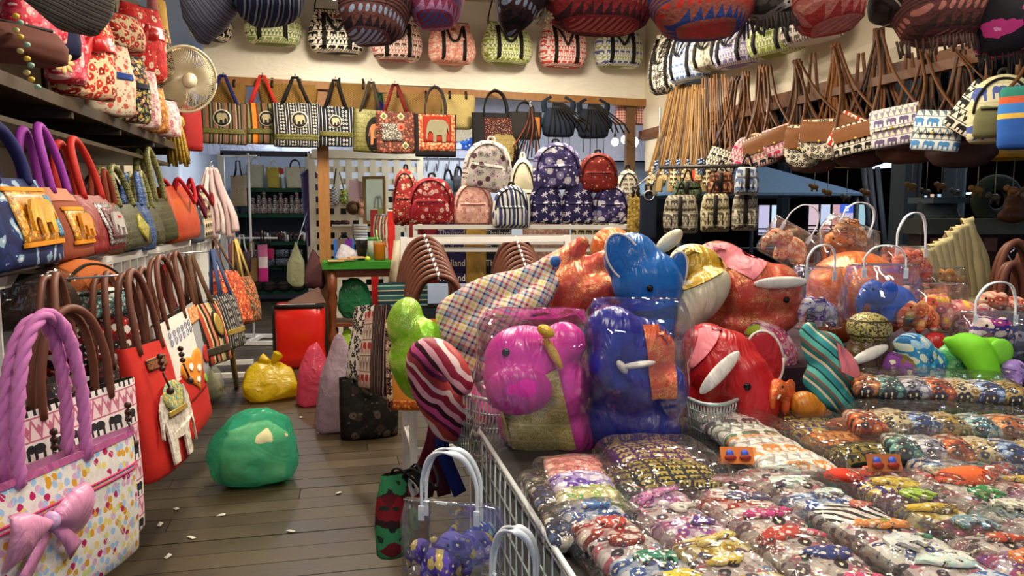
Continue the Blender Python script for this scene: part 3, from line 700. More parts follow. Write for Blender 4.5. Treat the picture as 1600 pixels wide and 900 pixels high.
# black bag with orange panel and hanging straps
p = onY(820, 218, YT1); k = dep(p)/F
t, B = tote('tote_bag', 'black handbag with an orange leather side panel behind hanging black straps', p, 0, 54*k, 42*k, .14, cloth('#23201e'), ('arch', .12, KB, .008, .5, 'round'), .9, group='totes hung along the beam', patches=[('orange_panel', 'rect', .1, .12, .09, .2, plain('#b0682a', .5))])
t = T('strap_tassel', 'bundle of long black straps hanging on a hook before the pale tarp', 'straps', onY(829, 165, YT1-.12))
for i in range(14):
    a = -1+2*i/13; MB().tube(cr([V(0, 0, 0), V(a*.05, -.02-.02*(i % 3), -.2), V(a*.14-.05, -.03, -.42-.16*((i*7) % 5)/5)], 4), .007, 5).build('strap', KB if i % 4 else cloth('#7a3a24'), t)
hook(t, (0, 0, .02)); tether(t, (0, 0, .02), (t.location.x, YB-.02, t.location.z+.1))
# gingham bag and rolled cloth by the corner
p = onY(983, 195, YB+.12); k = dep(p)/F
@memo
def gingham():
    m = M('gingham', .8, .1, .25); x, y, z = m.xyz(); a = (x/.028).fr().lt(.5); b = (z/.028).fr().lt(.5)
    m.color(m.mix((a+b)*.5, '#e4c6b4', '#a2262a'), .1); return m.done()
tote('tote_bag', 'red and white gingham bag hung behind the end of the beam', p, 0, 46*k, 36*k, .12, gingham(), ('arch', .1, cloth('#d8cdb8'), .008, .5, 'round'), 1, group='totes hung along the beam')
# ---------------------------------------------------------------- white metal rack with backpacks on top
RD = 6.0
def rk(x, y, d=RD): return at(x, y, d)
zr = rk(820, 352).z
t = T('display_rack', 'white metal rack carrying the row of backpacks', 'rack', (rk(820, 352).x, rk(820, 352).y, 0), -YAW)
wv = 342*RD/F
for nm, z, yo, hh, dd in (('top_rail', zr-.012, -.02, .034, .034), ('flat_rail', zr-.11, -.03, .075, .015), ('lower_rail', zr-.19, .03, .035, .03), ('back_rail', zr-.012, .66, .034, .034), ('foot_rail', .16, 0, .03, .03)):
    MB().box((0, yo, z), (wv, dd, hh)).build(nm, WHT, t, False)
for sx in (-1, 1):
    for yo in (0, .66): MB().box((sx*wv/2, yo, zr/2), (.035, .035, zr)).build('leg', WHT, t, False)
    MB().box((sx*wv/2, .33, zr-.012), (.03, .68, .03)).build('side_rail', WHT, t, False)
for i in range(10): MB().box((0, .05+i*.062, zr-.008), (wv, .012, .012)).build('shelf_bar', WHT, t, False)
def bp(x0, x1, y0, y1, mt, lb, dz=0, ry=0, d=RD, zipm=None, pocket=None, loop=None, extra=.1):
    p = at((x0+x1)/2, y1, d); k = d/F
    return backpack('backpack', lb, V(p.x, p.y, p.z)+V(math.sin(YAW), math.cos(YAW), 0)*extra, -YAW, (x1-x0)*k*1.03, (y1-y0)*k, .2, mt, 'backpacks on the white rack', ry, 0, pocket, zipm, loop or BLK)
@memo
def dragonfly(bgc='#2a2350', fg='#d9d4dc'):
    m = M('dragonfly_print', .75, .1, .25); x, y, z = m.xyz(); v = m.voro(14, m.comb(x+y*.4, z), rnd=.55)
    sp = m.node('SeparateXYZ'); vm = m.node('VectorMath'); vm.operation = 'SUBTRACT'
    sc = m.node('VectorMath'); sc.operation = 'SCALE'; m.ln(m.comb(x+y*.4, z), sc.inputs[0]); sc.inputs['Scale'].default_value = 14.0
    m.ln(sc.outputs[0], vm.inputs[0]); s2 = m.node('VectorMath'); s2.operation = 'SCALE'; m.ln(v.outputs['Position'], s2.inputs[0]); s2.inputs['Scale'].default_value = 1.0 if False else 14.0
    m.ln(s2.outputs[0], vm.inputs[1]); m.ln(vm.outputs[0], sp.inputs[0]); a = X(m.nt, sp.outputs[0]); b = X(m.nt, sp.outputs[1])
    u = a*.8+b*.6; w = b*.8-a*.6
    k = (u.ab().lt(.05)*w.ab().lt(.34)).mx(((w-.1).ab()-u.ab()*.35).ab().lt(.055)*u.ab().lt(.34))
    m.color(m.mix(k, bgc, fg), .1); m.bump(m.noise(60), .2); return m.done()
BW = stripes([(1, '#d8d6cc'), (.7, '#2c3258'), (.8, '#c9c8c0'), (1.2, '#3a4068'), (.5, '#e0ddd2'), (.8, '#20264a')], .1, 'x', .8, .012)
NAVYE = floral('#2b2450', ['#b9b2c4', '#4a4078', '#8c84a8', '#2b2450', '#cfc8d4'], 15, .36, '#e6e0e2')
bp(636, 710, 276, 350, floral('#8f1620', ['#c9988c', '#7a101a', '#d8b8a8', '#8f1620', '#a83a3a'], 20, .3, '#8f1620'), 'bright red backpack with pale souvenir print at the end of the rack', zipm=cloth('#5c0f14'))
bp(708, 770, 284, 352, floral('#d8a494', ['#c98a7c', '#e2bcae', '#b5746a', '#d8a494'], 26, .32, '#e8ccc0'), 'dusty pink backpack standing on the rack', zipm=cloth('#8a5a54'))
bp(769, 829, 290, 356, BW, 'white and navy brush striped backpack standing on the rack', d=RD-.12)
bp(827, 880, 284, 350, dragonfly(), 'navy dragonfly print backpack next to the brush striped one', zipm=cloth('#1b1638'))
bp(878, 931, 284, 350, dragonfly('#271f4a', '#d2ccd8'), 'navy dragonfly print backpack next to the flowery navy one', zipm=cloth('#1b1638'))
bp(928, 984, 288, 349, NAVYE, 'navy backpack with pale elephants and flowers at the table end of the rack', zipm=cloth('#1b1638'))
bp(718, 794, 218, 298, floral('#c9c2b6', ['#8f8a86', '#5c3a44', '#d8c4c4', '#b5aaa2', '#a8909a'], 17, .36, '#2c2426'), 'grey white floral backpack leaning on top of the pink one', ry=.14, zipm=cloth('#8a847a'), loop=cloth('#c9c2b6'))
bp(835, 912, 222, 296, floral('#3a3060', ['#c9c2cc', '#8a82aa', '#3a3060', '#e0dadc', '#5c5288'], 15, .42, '#efeaea'), 'navy and lilac elephant backpack lying across the dragonfly pair', ry=-.06, zipm=cloth('#1b1638'))
bp(905, 967, 238, 300, floral('#7a1f18', ['#8f2c22', '#641510'], 20, .3, '#c9b8a0'), 'rust red backpack with small metal charms on the upper row', zipm=cloth('#4a120e'))
bp(612, 652, 264, 352, floral('#8f1f1c', ['#a83a30', '#7a1512', '#b5a48a'], 24, .4), 'small red backpack with black loops behind the souvenir print one', d=6.5)
bp(796, 838, 246, 352, cloth('#cfc6a8'), 'cream canvas backpack behind the upper backpacks', d=6.45, loop=cloth('#e2dabc'))
bp(962, 1003, 264, 352, elephants('#c9bfa8', '#5c5448', .04), 'beige elephant print backpack behind the rust red one', d=6.45)
# bags with lettering behind the rails
def lettered(x0, x1, mt, lb, tx, y0=346, y1=442, d=6.42, cm=None):
    p = at((x0+x1)/2, y1, d); k = d/F; w = (x1-x0)*k; h = (y1-y0)*k
    t, B = tote('souvenir_bag', lb, p, -YAW, w, h, .1, mt, ('arch', .1, mt, .008, .5, 'round'), 1, group='souvenir bags under the backpacks')
    if tx:
        for i in range(4): text(t, tx, w*.9, cm or plain('#e8e4da', .6), (.0, -.058, h*(.76-.24*i)))
PU = cloth('#2a2450'); DKN = cloth('#1c2026')
lettered(684, 730, PU, 'purple souvenir bag lettered Thailand behind the white rails', 'Thailand')
lettered(727, 762, satin('#b08a3a', .3, .25), 'shiny gold gathered bag between the lettered bags', None)
lettered(758, 800, DKN, 'charcoal souvenir bag lettered Thailand next to the gold bag', 'Thailand')
lettered(790, 814, satin('#4aa0a4', .35), 'turquoise satin bag under the rails', None, 390, 442, 6.3)
lettered(640, 686, cloth('#7a1a1e'), 'dark red cloth bag at the counter end under the rails', None)
lettered(816, 890, floral('#cf9f8c', ['#b8806e', '#dcb8a8'], 30), 'pink printed bag under the dragonfly backpacks', None)
lettered(892, 950, elephants('#cbb98a', '#3a3226', .05), 'straw coloured elephant print bag under the dragonfly backpacks', None)
# ================================================================ LEFT SIDE OF THE AISLE
def frame(TL, TR, BL):
    """rotation, bottom centre, width and height of a bag face from three corners (px, py, depth)"""
    a, b = at(*TL), at(*TR); c = a-V(0, 0, BL) if isinstance(BL, float) else at(*BL); x = (b-a); w = x.length; x.normalize(); z = a-c; z = z-x*z.dot(x); h = z.length; z.normalize(); y = z.cross(x)
    Rm = Matrix((x, y, z)).transposed(); return Rm, (a+b)/2-z*h, w, h
def ftote(name, label, TL, TR, BL, mat, dp=.1, group=None, **kw):
    Rm, loc, w, h = frame(TL, TR, BL)
    P = kw.pop('P', ()); P = [tuple([q[0], q[1], q[2]*w, q[3]*h, q[4]*w, q[5]*h]+list(q[6:])) for q in P]
    t, B = tote(name, label, loc, 0, w, h, dp, mat, group=group, patches=P, **kw); t.rotation_euler = Rm.to_euler('XYZ'); return t, B, w, h
def beads(t, pts, mat=None):
    for (x, y, z) in pts:
        m = MB()
        for i in range(3): m.ell((x, y-.012, z-.012-.022*i), (.011, .011, .011), None, 10, 8)
        m.tube([V(x, y-.012, z-.07), V(x+.01, y-.02, z-.13)], .004, 6); m.ell((x+.01, y-.02, z-.14), (.014, .014, .014), None, 10, 8)
        m.build('bead_cord', mat or plain('#3a1f16', .4), t)
# white slatted rack with a rail
t = T('slat_rack', 'long white slatted rack with a shelf along the aisle', 'rack', (0, 0, 0))
ZS = 1.265; XS = -1.12; Y0, Y1 = 2.2, 7.75
MB().box((XS, (Y0+Y1)/2, ZS), (.025, Y1-Y0, .03)).build('top_rail', WHT, t, False)
MB().box((XS-.3, (Y0+Y1)/2, ZS-.02), (.62, Y1-Y0, .012)).build('shelf_board', WHT, t, False)
for k in range(int((Y1-Y0)/.165)+1): MB().box((XS-.03, Y0+k*.165, ZS-.27), (.075, .012, .5)).build('slat', WHT, t, False)
MB().box((XS-.08, (Y0+Y1)/2, ZS-.3), (.012, Y1-Y0, .55)).build('back_panel', plain('#c3c9cc', .5), t, False)
MB().box((XS-.05, (Y0+Y1)/2, .52), (.03, Y1-Y0, .03)).build('low_rail', WHT, t, False)
for k in range(5):
    y = Y0+.1+k*(Y1-Y0-.2)/4
    MB().box((XS-.3, y, ZS/2), (.04, .04, ZS)).build('leg', WHT, t, False)
for k, y in enumerate((7.0, 7.6)): MB().box((XS-.02, y, .07), (.62, .05, .04)).build('foot', WHT, t, False)
# shelves above with brackets
for nm, z, ya, yb, xo, lb in (('wall_shelf', 2.0, 2.0, 6.6, -1.16, 'dark lower shelf on the board wall carrying patterned pouches'), ('wall_shelf', 2.42, 2.0, 6.4, -1.2, 'dark upper shelf on the board wall under the hanging bags')):
    t = T(nm, lb, 'shelf', (0, 0, 0))
    MB().box(((XL+xo)/2, (ya+yb)/2, z-.02), (xo-XL, yb-ya, .028)).build('board', wood('#5b4a34', '#33281a', 1), t, False)
    MB().box((xo, (ya+yb)/2, z-.03), (.02, yb-ya, .05)).build('front_edge', wood('#4d3d2a', '#2c2216', 1), t, False)
    for k in range(6):
        y = ya+.3+k*.78; MB().box(((XL+xo)/2, y, z-.06), (xo-XL, .03, .05)).build('bracket', plain('#3d3628', .6), t, False)
MB().box((-1.45, 4.3, 1.84), (.5, 3.6, .02)).build('slat_tray', wood('#54472f', '#30281a', 1), bpy.data.objects['wall_shelf'], False)
# ---------------------------------------------------------------- low front row of big totes
PINKR = cloth('#c878b4', .6)
t, B, w, h = ftote('quilted_tote', 'pastel floral quilted tote with pink rope handles and satin bow', (-120, 798, 1.60), (205, 668, 2.3), .37, quilt(), .1, handle=('arch', .40, PINKR, .0165, .34, 'rope'), bot=1.0, trim=(.045, satin('#b45a90', .5)), lin=cloth('#b0709a'), wob=.004)
for z in (.70, .735): MB().tube([V(x, B.front(x, z*h)-.002, z*h) for x in [w*(-.49+.98*i/24) for i in range(25)]], .0035, 6).build('piping', cloth('#b83a68'), t)
bx = -.12*w
for sx in (-1, 1):
    m = MB(); rings = []
    for i in range(7):
        s_ = i/6; hx = bx+sx*(.012+.115*s_); a = .012+.055*math.sin(s_*PI*.5)
        rings.append([V(hx, B.front(hx, h*.68)-.03-.018*math.sin(q*PI*3)*s_, h*.68+math.cos(2*PI*k/14)*a-.01*s_)+V(0, math.sin(2*PI*k/14)*.022*(1-.4*s_), 0) for k in range(14) for q in [k/14]])
    m.loft(rings).build('bow_loop', satin('#e59ac0', .3), t)
    m = MB(); m.ribbon(cr([V(bx, B.front(bx, h*.66)-.03, h*.66), V(bx+sx*.05, B.front(bx, h*.5)-.03, h*.52), V(bx+sx*.09, B.front(bx, h*.4)-.02, h*.38)], 4), (1, 0, .3), [.02+.004*i for i in range(9)], .004); m.build('bow_tail', satin('#d48ab8', .3), t)
MB().ell((bx, B.front(bx, h*.68)-.035, h*.68), (.018, .022, .024)).build('bow_knot', satin('#c9a2d0', .35), t)
ELP = elephants('#eee4e2', '#2c2b30', .062, .075, '#c06a86', '#edd0d4')
t, B, w, h = ftote('elephant_tote', 'pink and white tote with bands of black elephants and brown leather handles', (-8, 655, 2.05), (207, 588, 2.55), .52, ELP, .1, handle=('arch', .30, HND, .013, .5, 'round'), bot=1.0, wob=.003)
beads(t, [(-.28*w, -.06, h*.9), (.28*w, -.06, h*.9)])
RED = cloth('#c2281f', .7)
t, B, w, h = ftote('elephant_tote', 'red tote with a white howdah elephant and brown handles swinging into the aisle', (188, 548, 2.62), (252, 528, 3.0), (226, 760, 2.62), RED, .11, handle=('arch', .30, HND, .013, .55, 'round'), bot=1.02, P=[('elephant_motif', 'rele', .04, .34, .98, .56, floral('#d8d0c2', ['#c8beb0', '#b8ae9c', '#e6dfd2'], 40, .4, '#a89c88'), .008, .012), ('saddle_cloth', 'disc', .0, .56, .5, .24, floral('#c9b04a', ['#3a9aa0', '#2c7a8c', '#e0c86a'], 80, .42), .006, .022), ('gold_fringe', 'rect', .0, .44, .46, .04, GOLD, .006, .024), ('brocade_tab', 'rect', -.02, .84, .46, .09, brocade('#a86a3a', '#4a2a1a', 90), .006), ('gold_border', 'disc', .3, .07, .3, .06, GOLD, .004, .004)])
beads(t, [(-.28*w, -.08, h*.92), (.28*w, -.08, h*.92)])
tether(t, (0, 0, h*.93+.29), (XS, 3.1, ZS-.02))
t, B, w, h = ftote('elephant_tote', 'white tote with red lower half and an orange heart behind the red tote', (236, 512, 3.1), (288, 480, 3.6), (268, 715, 3.1), cloth('#e3ded4'), .1, handle=('arch', .30, HND, .012, .55, 'round'), bot=1.02, base=(.35, RED), P=[('heart_patch', 'heart', .06, .52, .72, .34, cloth('#e08a2a'), .008), ('red_field', 'rect', 0, .42, .98, .26, RED, .003, .001), ('blossom', 'disc', -.06, .56, .12, .06, cloth('#f4efe6'), .003, .011), ('blossom', 'disc', .16, .5, .12, .06, cloth('#f4efe6'), .003, .011), ('blossom', 'disc', .06, .42, .1, .05, cloth('#f4efe6'), .003, .011), ('leaf_patch', 'disc', .36, .36, .14, .08, cloth('#7da03a'), .005, .004)])
m = MB()
for i in range(6):
    for j in range(2):
        x = w*(-.3+.12*i); z = h*(.82+.06*j); m.tube([V(x+.016*math.cos(a)*(1-.04*a), B.front(x, z)-.004, z+.016*math.sin(a)*(1-.04*a)) for a in [q*.5 for q in range(14)]], .0016, 5)
m.build('blue_scribble', cloth('#4a62a0'), t)
t, B, w, h = ftote('elephant_tote', 'pale grey tote with a red trunk motif behind the heart tote', (272, 486, 3.75), (300, 468, 4.15), (293, 612, 3.75), cloth('#9a9a9c'), .1, handle=('arch', .3, HND, .012, .55, 'round'), P=[('orange_block', 'rect', 0, .86, .8, .2, floral('#d98a4a', ['#a8502a', '#efc08a'], 60)), ('trunk_motif', 'disc', .1, .3, .4, .24, cloth('#b52a24'))])
for k, (px, py, d, lb) in enumerate(((150, 575, 2.75, 'dark brown tote hidden behind the red tote, its tall handles showing'), (205, 545, 3.3, 'dark brown tote hidden between the red and the heart totes'), (70, 600, 2.35, 'dark brown tote behind the pink elephant tote, its tall handles showing'))):
    t, B, w, h = ftote('elephant_tote', lb, (px, py, d), (px+46, py-22, d+.42), (px+14, py+150, d), floral('#3a2a26', ['#6a3a34', '#2a2a3a', '#8a7a6a'], 40), .12, handle=('arch', .36, HND, .013, .55, 'round'))
S6 = stripes([(1, '#b9a06a'), (1, '#2c3a20'), (.8, '#1d1712'), (1.4, '#b5442c'), (.6, '#d8c890'), (1, '#1d1712'), (1, '#c9825a'), (.8, '#5a1a14'), (1, '#cdb98a')], .2)
S7 = ikat('#1b1a20', '#b9b6ac', .16, '#4a3a30')
t, B, w, h = ftote('striped_tote', 'rainbow striped tote with gold oval and dark belt hanging low in the aisle', (284, 480, 4.0), (336, 470, 4.35), (302, 580, 4.0), S6, .13, handle=('A', .3, cloth('#5a3c26'), .045, .5, 'flat'), P=[('oval_ring', 'disc', .12, .62, .3, .46, KB), ('gold_oval', 'disc', .12, .62, .22, .38, GOLD, .004, .006), ('belt', 'rect', .0, .22, .96, .12, plain('#3a3222', .5))])
t, B, w, h = ftote('striped_tote', 'dark striped ikat tote with blue shoulder strap', (326, 462, 4.55), (362, 456, 5.0), (342, 552, 4.55), S7, .12, handle=('A', .3, cloth('#3a4a72'), .06, .5, 'flat'), P=[('belt', 'rect', 0, .3, .95, .1, GOLD)])
tether(t, (0, 0, h*.93+.29), (XS, 4.9, ZS-.02))
t, B, w, h = ftote('patchwork_tote', 'orange and red dotted patchwork tote with brown strap', (328, 424, 5.1), (368, 424, 5.6), (352, 512, 5.1), floral('#b8421f', ['#d8622c', '#8a1f14', '#e08a4a', '#5a1a12'], 34, .4, '#f0d8b0'), .14, handle=('A', .26, cloth('#4a2f20'), .04, .5, 'flat'))
t, B, w, h = ftote('patchwork_tote', 'slim brown and orange tote with mustard strap at the end of the rack', (366, 434, 5.75), (388, 432, 6.2), (378, 508, 5.75), floral('#4a3a2c', ['#d9702a', '#8a7a52', '#2c221a', '#c04a20'], 40, .42, '#d8b87a'), .16, handle=('A', .32, cloth('#b0924a'), .06, .5, 'flat'))
# long red strap and bamboo stick
t = T('strap', 'flat dark red shoulder strap hanging beside the white slats', 'strap', at(252, 412, 4.3))
MB().ribbon(cr([V(0, 0, 0), V(.02, -.02, -.12), V(.09, -.05, -.34)], 4), (1, -.3, .2), .06, .006).build('band', cloth('#8f1a22'), t); hook(t, (0, 0, .02))
t = tag(MB().tube([at(358, 500, 5.2), at(362, 550, 5.2), onZ(370, 606, 0)+V(0, 0, .01)], [.02, .02, .022], 8).build('bamboo_stick', wood('#8a6a3c', '#5c4220', 1)), 'thin brown bamboo stick standing on the floor under the striped totes', 'stick')
# orange backpack and folded cloth on the low shelf
p = at(128, 500, 3.0)
t = backpack('backpack', 'orange backpack with a teal woven band lying on the low rack', p, 1.0, .34, .24, .22, cloth('#b5602a'), None, pocket=floral('#3a6a70', ['#8ab0aa', '#2a2a2c', '#d8d4c4'], 70, .4))
p = at(145, 580, 3.05)
t = T('cloth_bundle', 'red, black and white patterned cloth bundle behind the brown handles', 'cloth', p, .8)
Body([(0, .16, .08), (.06, .19, .1), (.2, .18, .1), (.3, .12, .07), (.34, .05, .03)], 2.4).mb(.02, 9, 3).build('bundle', floral('#5c1418', ['#b8201f', '#e6ded6', '#1c1a20', '#8a1a1c'], 28, .45, '#e6ded6'), t)
MB().ell((.02, -.07, .3), (.07, .05, .04)).wob(.012, 12, 2).build('white_fold', cloth('#dcd8d0'), t)
# crumpled clear plastic by the wall
t = T('plastic_wrap', 'crumpled clear plastic on the low shelf beside the rope handles', 'plastic', at(35, 510, 2.75), .7)
Body([(0, .2, .1), (.08, .24, .13), (.18, .2, .1), (.24, .08, .04)], 2.2).mb(.03, 9, 5).build('film', film((.8, .8, .8), 18, .9, .1), t)
Body([(0, .16, .07), (.06, .2, .1), (.14, .15, .07), (.18, .06, .03)], 2.2).mb(.02, 9, 6).build('dark_goods', cloth('#4a3c34'), t)
MB().box((XS-.33, 4.6, .48), (.5, 5.0, .03)).build('low_shelf', wood('#54442f', '#2d2317'), bpy.data.objects['slat_rack'], False)
# ---------------------------------------------------------------- handbags standing on the rack shelf
OLV = brocade('#2a2c16', '#565230', 55, .5, .1); 
IND = M('indigo_dye', .8, .1); _f = IND.noise(7, 3, None, .5, 2); IND.color(IND.ramp(_f, [(0, '#141f4a'), (.46, '#1e2c60'), (.54, '#8aa6ba'), (.62, '#c6d0cc')]), .1); IND = IND.done()
EMB = floral('#c9821c', ['#e0a030', '#8a5210', '#f0c050', '#b06a14'], 60, .42, '#fff0b0', .35, .9, .6)
GS = 'handbags standing on the white shelf'
t, B, w, h = ftote('handbag', 'indigo dyed handbag with gold embroidered elephant panel', (-75, 278, 2.3), (46, 284, 2.85), (-50, 436, 2.3), IND, .2, GS, handle=('arch', .2, cloth('#23265c'), .022, .45, 'round'), bot=1.1, P=[('gold_panel', 'rect', .08, .55, .66, .6, EMB, .006), ('panel_edge', 'rect', .08, .87, .7, .05, cloth('#d98a1c'), .006, .004), ('panel_edge', 'rect', .08, .24, .7, .05, cloth('#d98a1c'), .006, .004), ('elephant_motif', 'ele', .04, .55, .42, .4, satin('#e8a820', .25, .1, '#fff2c0'), .012, .012), ('blue_block', 'rect', .34, .55, .14, .5, floral('#3a7aa0', ['#8ac0d8', '#1f4a70'], 90), .006, .006)])
PUR = cloth('#8c2f96', .6)
t, B, w, h = ftote('handbag', 'peach and gold handbag with tall purple padded handles', (47, 296, 2.86), (95, 300, 3.2), (70, 414, 2.86), cloth('#8a4630'), .2, GS, handle=('arch', .27, PUR, .017, .55, 'round'), bot=1.12, trim=(.18, cloth('#b47a60')), P=[('gold_panel', 'rect', .05, .46, .8, .44, EMB, .006), ('panel_edge', 'rect', .05, .7, .86, .05, cloth('#d98a1c'), .006, .004), ('panel_edge', 'rect', .05, .22, .86, .05, cloth('#d98a1c'), .006, .004), ('elephant_motif', 'ele', .0, .46, .5, .34, satin('#e0941c', .25, .1, '#fff2c0'), .012, .012), ('green_block', 'rect', .32, .56, .16, .2, cloth('#4a7a3a'), .006, .006)])
t, B, w, h = ftote('handbag', 'red handbag with a silver sequin elephant panel and red padded handles', (97, 307, 3.18), (152, 308, 3.65), (118, 405, 3.18), satin('#7d140c', .5), .2, GS, handle=('arch', .27, cloth('#b0241a', .6), .017, .55, 'round'), bot=1.1, P=[('sequin_border', 'rect', .1, .48, .64, .74, floral('#3a2226', ['#d8d4d0', '#8a8480'], 120, .4, '#ffffff', .25, .9, .7)), ('dark_field', 'rect', .1, .48, .5, .56, floral('#4a1418', ['#b8b0ac', '#7a1c1c'], 120, .3, '#e8e4e0', .3), .003, .008), ('elephant_motif', 'ele', .1, .46, .42, .42, plain('#cfc8c2', .3, .6, .4, .3, 90), .01, .012), ('red_saddle', 'rect', .14, .6, .12, .1, cloth('#b01c18'), .004, .024)])
t, B, w, h = ftote('handbag', 'tan orange handbag edging out behind the red sequin one', (150, 318, 3.75), (172, 318, 4.0), (158, 398, 3.75), cloth('#8a4c2c'), .16, GS, handle=('arch', .18, cloth('#7a2f1c'), .014, .5, 'round'))
t, B, w, h = ftote('handbag', 'olive brocade handbag with a yellow leaf patch', (160, 322, 3.85), (204, 320, 4.3), (176, 396, 3.85), OLV, .18, GS, handle=('arch', .22, brocade('#8a8648', '#2c2e1a', 70, .5, .1), .018, .5, 'round'), bot=1.1, P=[('leaf_patch', 'dia', .06, .42, .4, .66, brocade('#b8b04a', '#8a8434', 70), .01)])
t, B, w, h = ftote('handbag', 'slim blue brocade handbag between the olive ones', (203, 316, 4.35), (214, 316, 4.5), (208, 394, 4.35), brocade('#23386e', '#5a7298', 60), .2, GS, handle=('arch', .18, brocade('#2f4a8a', '#7a92b8', 60), .016, .5, 'round'))
t, B, w, h = ftote('handbag', 'olive brocade handbag with a plain front', (211, 324, 4.5), (228, 322, 4.75), (220, 388, 4.5), OLV, .2, GS, handle=('arch', .22, brocade('#9a985a', '#4a4a28', 70, .5, .1), .018, .5, 'round'))
t, B, w, h = ftote('handbag', 'olive brocade handbag with long twisted handles tied high', (222, 312, 4.75), (252, 311, 5.2), (232, 382, 4.75), brocade('#26280f', '#524f28', 70, .5, .1), .2, GS, handle=('arch', .34, brocade('#8a864a', '#55522c', 70, .5, .1), .02, .5, 'round'), trim=(.06, cloth('#3a3a22')))
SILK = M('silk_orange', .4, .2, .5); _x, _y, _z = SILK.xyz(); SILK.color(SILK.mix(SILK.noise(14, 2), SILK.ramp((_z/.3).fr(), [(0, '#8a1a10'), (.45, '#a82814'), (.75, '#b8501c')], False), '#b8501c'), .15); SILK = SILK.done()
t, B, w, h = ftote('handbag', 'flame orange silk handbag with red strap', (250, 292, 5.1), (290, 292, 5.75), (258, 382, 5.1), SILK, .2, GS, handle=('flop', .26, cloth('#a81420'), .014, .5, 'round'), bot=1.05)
t, B, w, h = ftote('handbag', 'beige handbag with dark elephants at the end of the shelf', (292, 300, 6.1), (318, 300, 6.8), (298, 378, 6.1), elephants('#c9b896', '#2a201a', .07), .18, GS, handle=('flop', .24, cloth('#7a1420'), .014, .5, 'round'))
t, B, w, h = ftote('handbag', 'grey blue handbag beside the flame orange one', (284, 318, 5.8), (300, 318, 6.1), (288, 382, 5.8), cloth('#4a5260'), .2, GS, handle=('flop', .26, cloth('#5a1220'), .014, .5, 'round'))
# back row on the shelf
for k, (px, py, d, hgt, c, hc, lb) in enumerate(((75, 310, 3.35, .3, floral('#8a5a6a', ['#c0607a', '#5a4a7a', '#d8a06a'], 40), '#5a2a4a', 'mauve flowered handbag in the back row behind the purple handles'), (112, 308, 3.75, .3, floral('#6a7a8a', ['#a8b4c0', '#4a3a5a', '#c9a04a'], 45), '#3a3a4a', 'blue grey flowered handbag in the back row behind the red handles'), (150, 308, 4.15, .3, floral('#a85a34', ['#d88a4a', '#7a3020'], 40), '#5a2a1c', 'rust flowered handbag in the back row of the shelf'), (170, 300, 4.6, .34, brocade('#4a4a30', '#8a7a3a', 50), '#191512', 'dark bronze handbag with black hoop handles in the back row'), (222, 300, 5.3, .36, brocade('#5e5a30', '#8a8444', 50), '#1c1812', 'olive gold handbag with black hoop handles in the back row'), (262, 292, 6.1, .36, brocade('#7a6a2a', '#a8983f', 50), '#3a3018', 'mustard handbag in the back row by the yellow tassels'))):
    p = onX(px, py, -1.5); p.z = ZS-.014; d = dep(p)
    tote('handbag', lb, p, 1.2, .3, .3, .14, c, ('arch', .2, cloth(hc), .011, .55, 'round'), group='back row of handbags on the shelf')
# yellow straw garland and red bag near the fan
t = T('straw_garland', 'yellow straw tassel garland hanging under the shelf end', 'decoration', at(272, 178, 5.6))
for i in range(16):
    a = 2*PI*i/16; MB().tube(cr([V(0, 0, 0), V(.05*math.cos(a), .05*math.sin(a), -.12), V(.07*math.cos(a)+.02, .05*math.sin(a), -.34-.02*(i % 3))], 4), .012, 6).build('straw', brocade('#b0902c', '#7a5f18', 60), t)
MB().lathe([(.02, 0), (.06, -.02), (.075, -.07), (.05, -.1), (.06, -.13)][::-1], 14).build('ring', brocade('#c9a83a', '#7a6424', 60), t)
p = at(298, 236, 5.9)
tote('tote_bag', 'plain dark red cloth bag hanging beside the fan', p, .8, .2, .34, .1, cloth('#8f1a18'), ('A', .12, KB, .02, .5, 'flat'))
t = T('scarf_bundle', 'pale pink lace scarves hanging at the end of the shelf', 'scarves', at(330, 262, 6.6), .4)
for i in range(7):
    x = -.08+.028*i; MB().ribbon(cr([V(x*.4, 0, 0), V(x, -.02*(i % 2), -.18), V(x*1.5+.03, -.03, -.4), V(x*1.6+.04, -.02, -.55-.03*(i % 3))], 5), (1, .4, 0), [.03+.003*j for j in range(16)], .01).wob(.006, 12, i).build('scarf', cloth(['#c9b0ac', '#d8c8c4', '#b99c9c'][i % 3]), t)
hook(t, (0, 0, .03))
t = tag(MB().lathe([(.02, 0), (.07, .004), (.1, .05), (.105, .06), (.098, .06), (.06, .012), (.0, .008)], 18).build('bowl', plain('#8fd08a', .35)), 'pale green plastic bowl at the end of the white shelf', 'bowl'); t.location = (-1.25, 7.25, ZS-.014)
# ---------------------------------------------------------------- wall fan
t = T('electric_fan', 'cream wall fan with a wire cage above the shelves', 'fan', at(290, 124, 5.3), .62, None, .22)
CRM = plain('#d6cba8', .4)
r = .22
MB().tube([V(r*math.cos(2*PI*i/36), 0, r*math.sin(2*PI*i/36)) for i in range(37)], .010, 8).build('outer_ring', CRM, t)
MB().tube([V(r*.97*math.cos(2*PI*i/36), .06, r*.97*math.sin(2*PI*i/36)) for i in range(37)], .006, 6).build('rear_ring', CRM, t)
wires = MB()
for k in range(90):
    a = 2*PI*k/90; c, s_ = math.cos(a), math.sin(a)
    wires.tube([V(.04*c, -.055, .04*s_), V(.13*c, -.05, .13*s_), V(r*c, 0, r*s_)], .0019, 4); wires.tube([V(r*c, 0, r*s_), V(r*.97*c, .06, r*.97*s_), V(.08*c, .1, .08*s_)], .0014, 4)
wires.build('cage', CRM, t)
MB().lathe([(.0, 0), (.05, .0), (.05, .012), (.0, .012)], 18).tf(Matrix.Rotation(PI/2, 4, 'X')).tf(Matrix.Translation((0, -.055, 0))).build('cap', CRM, t)
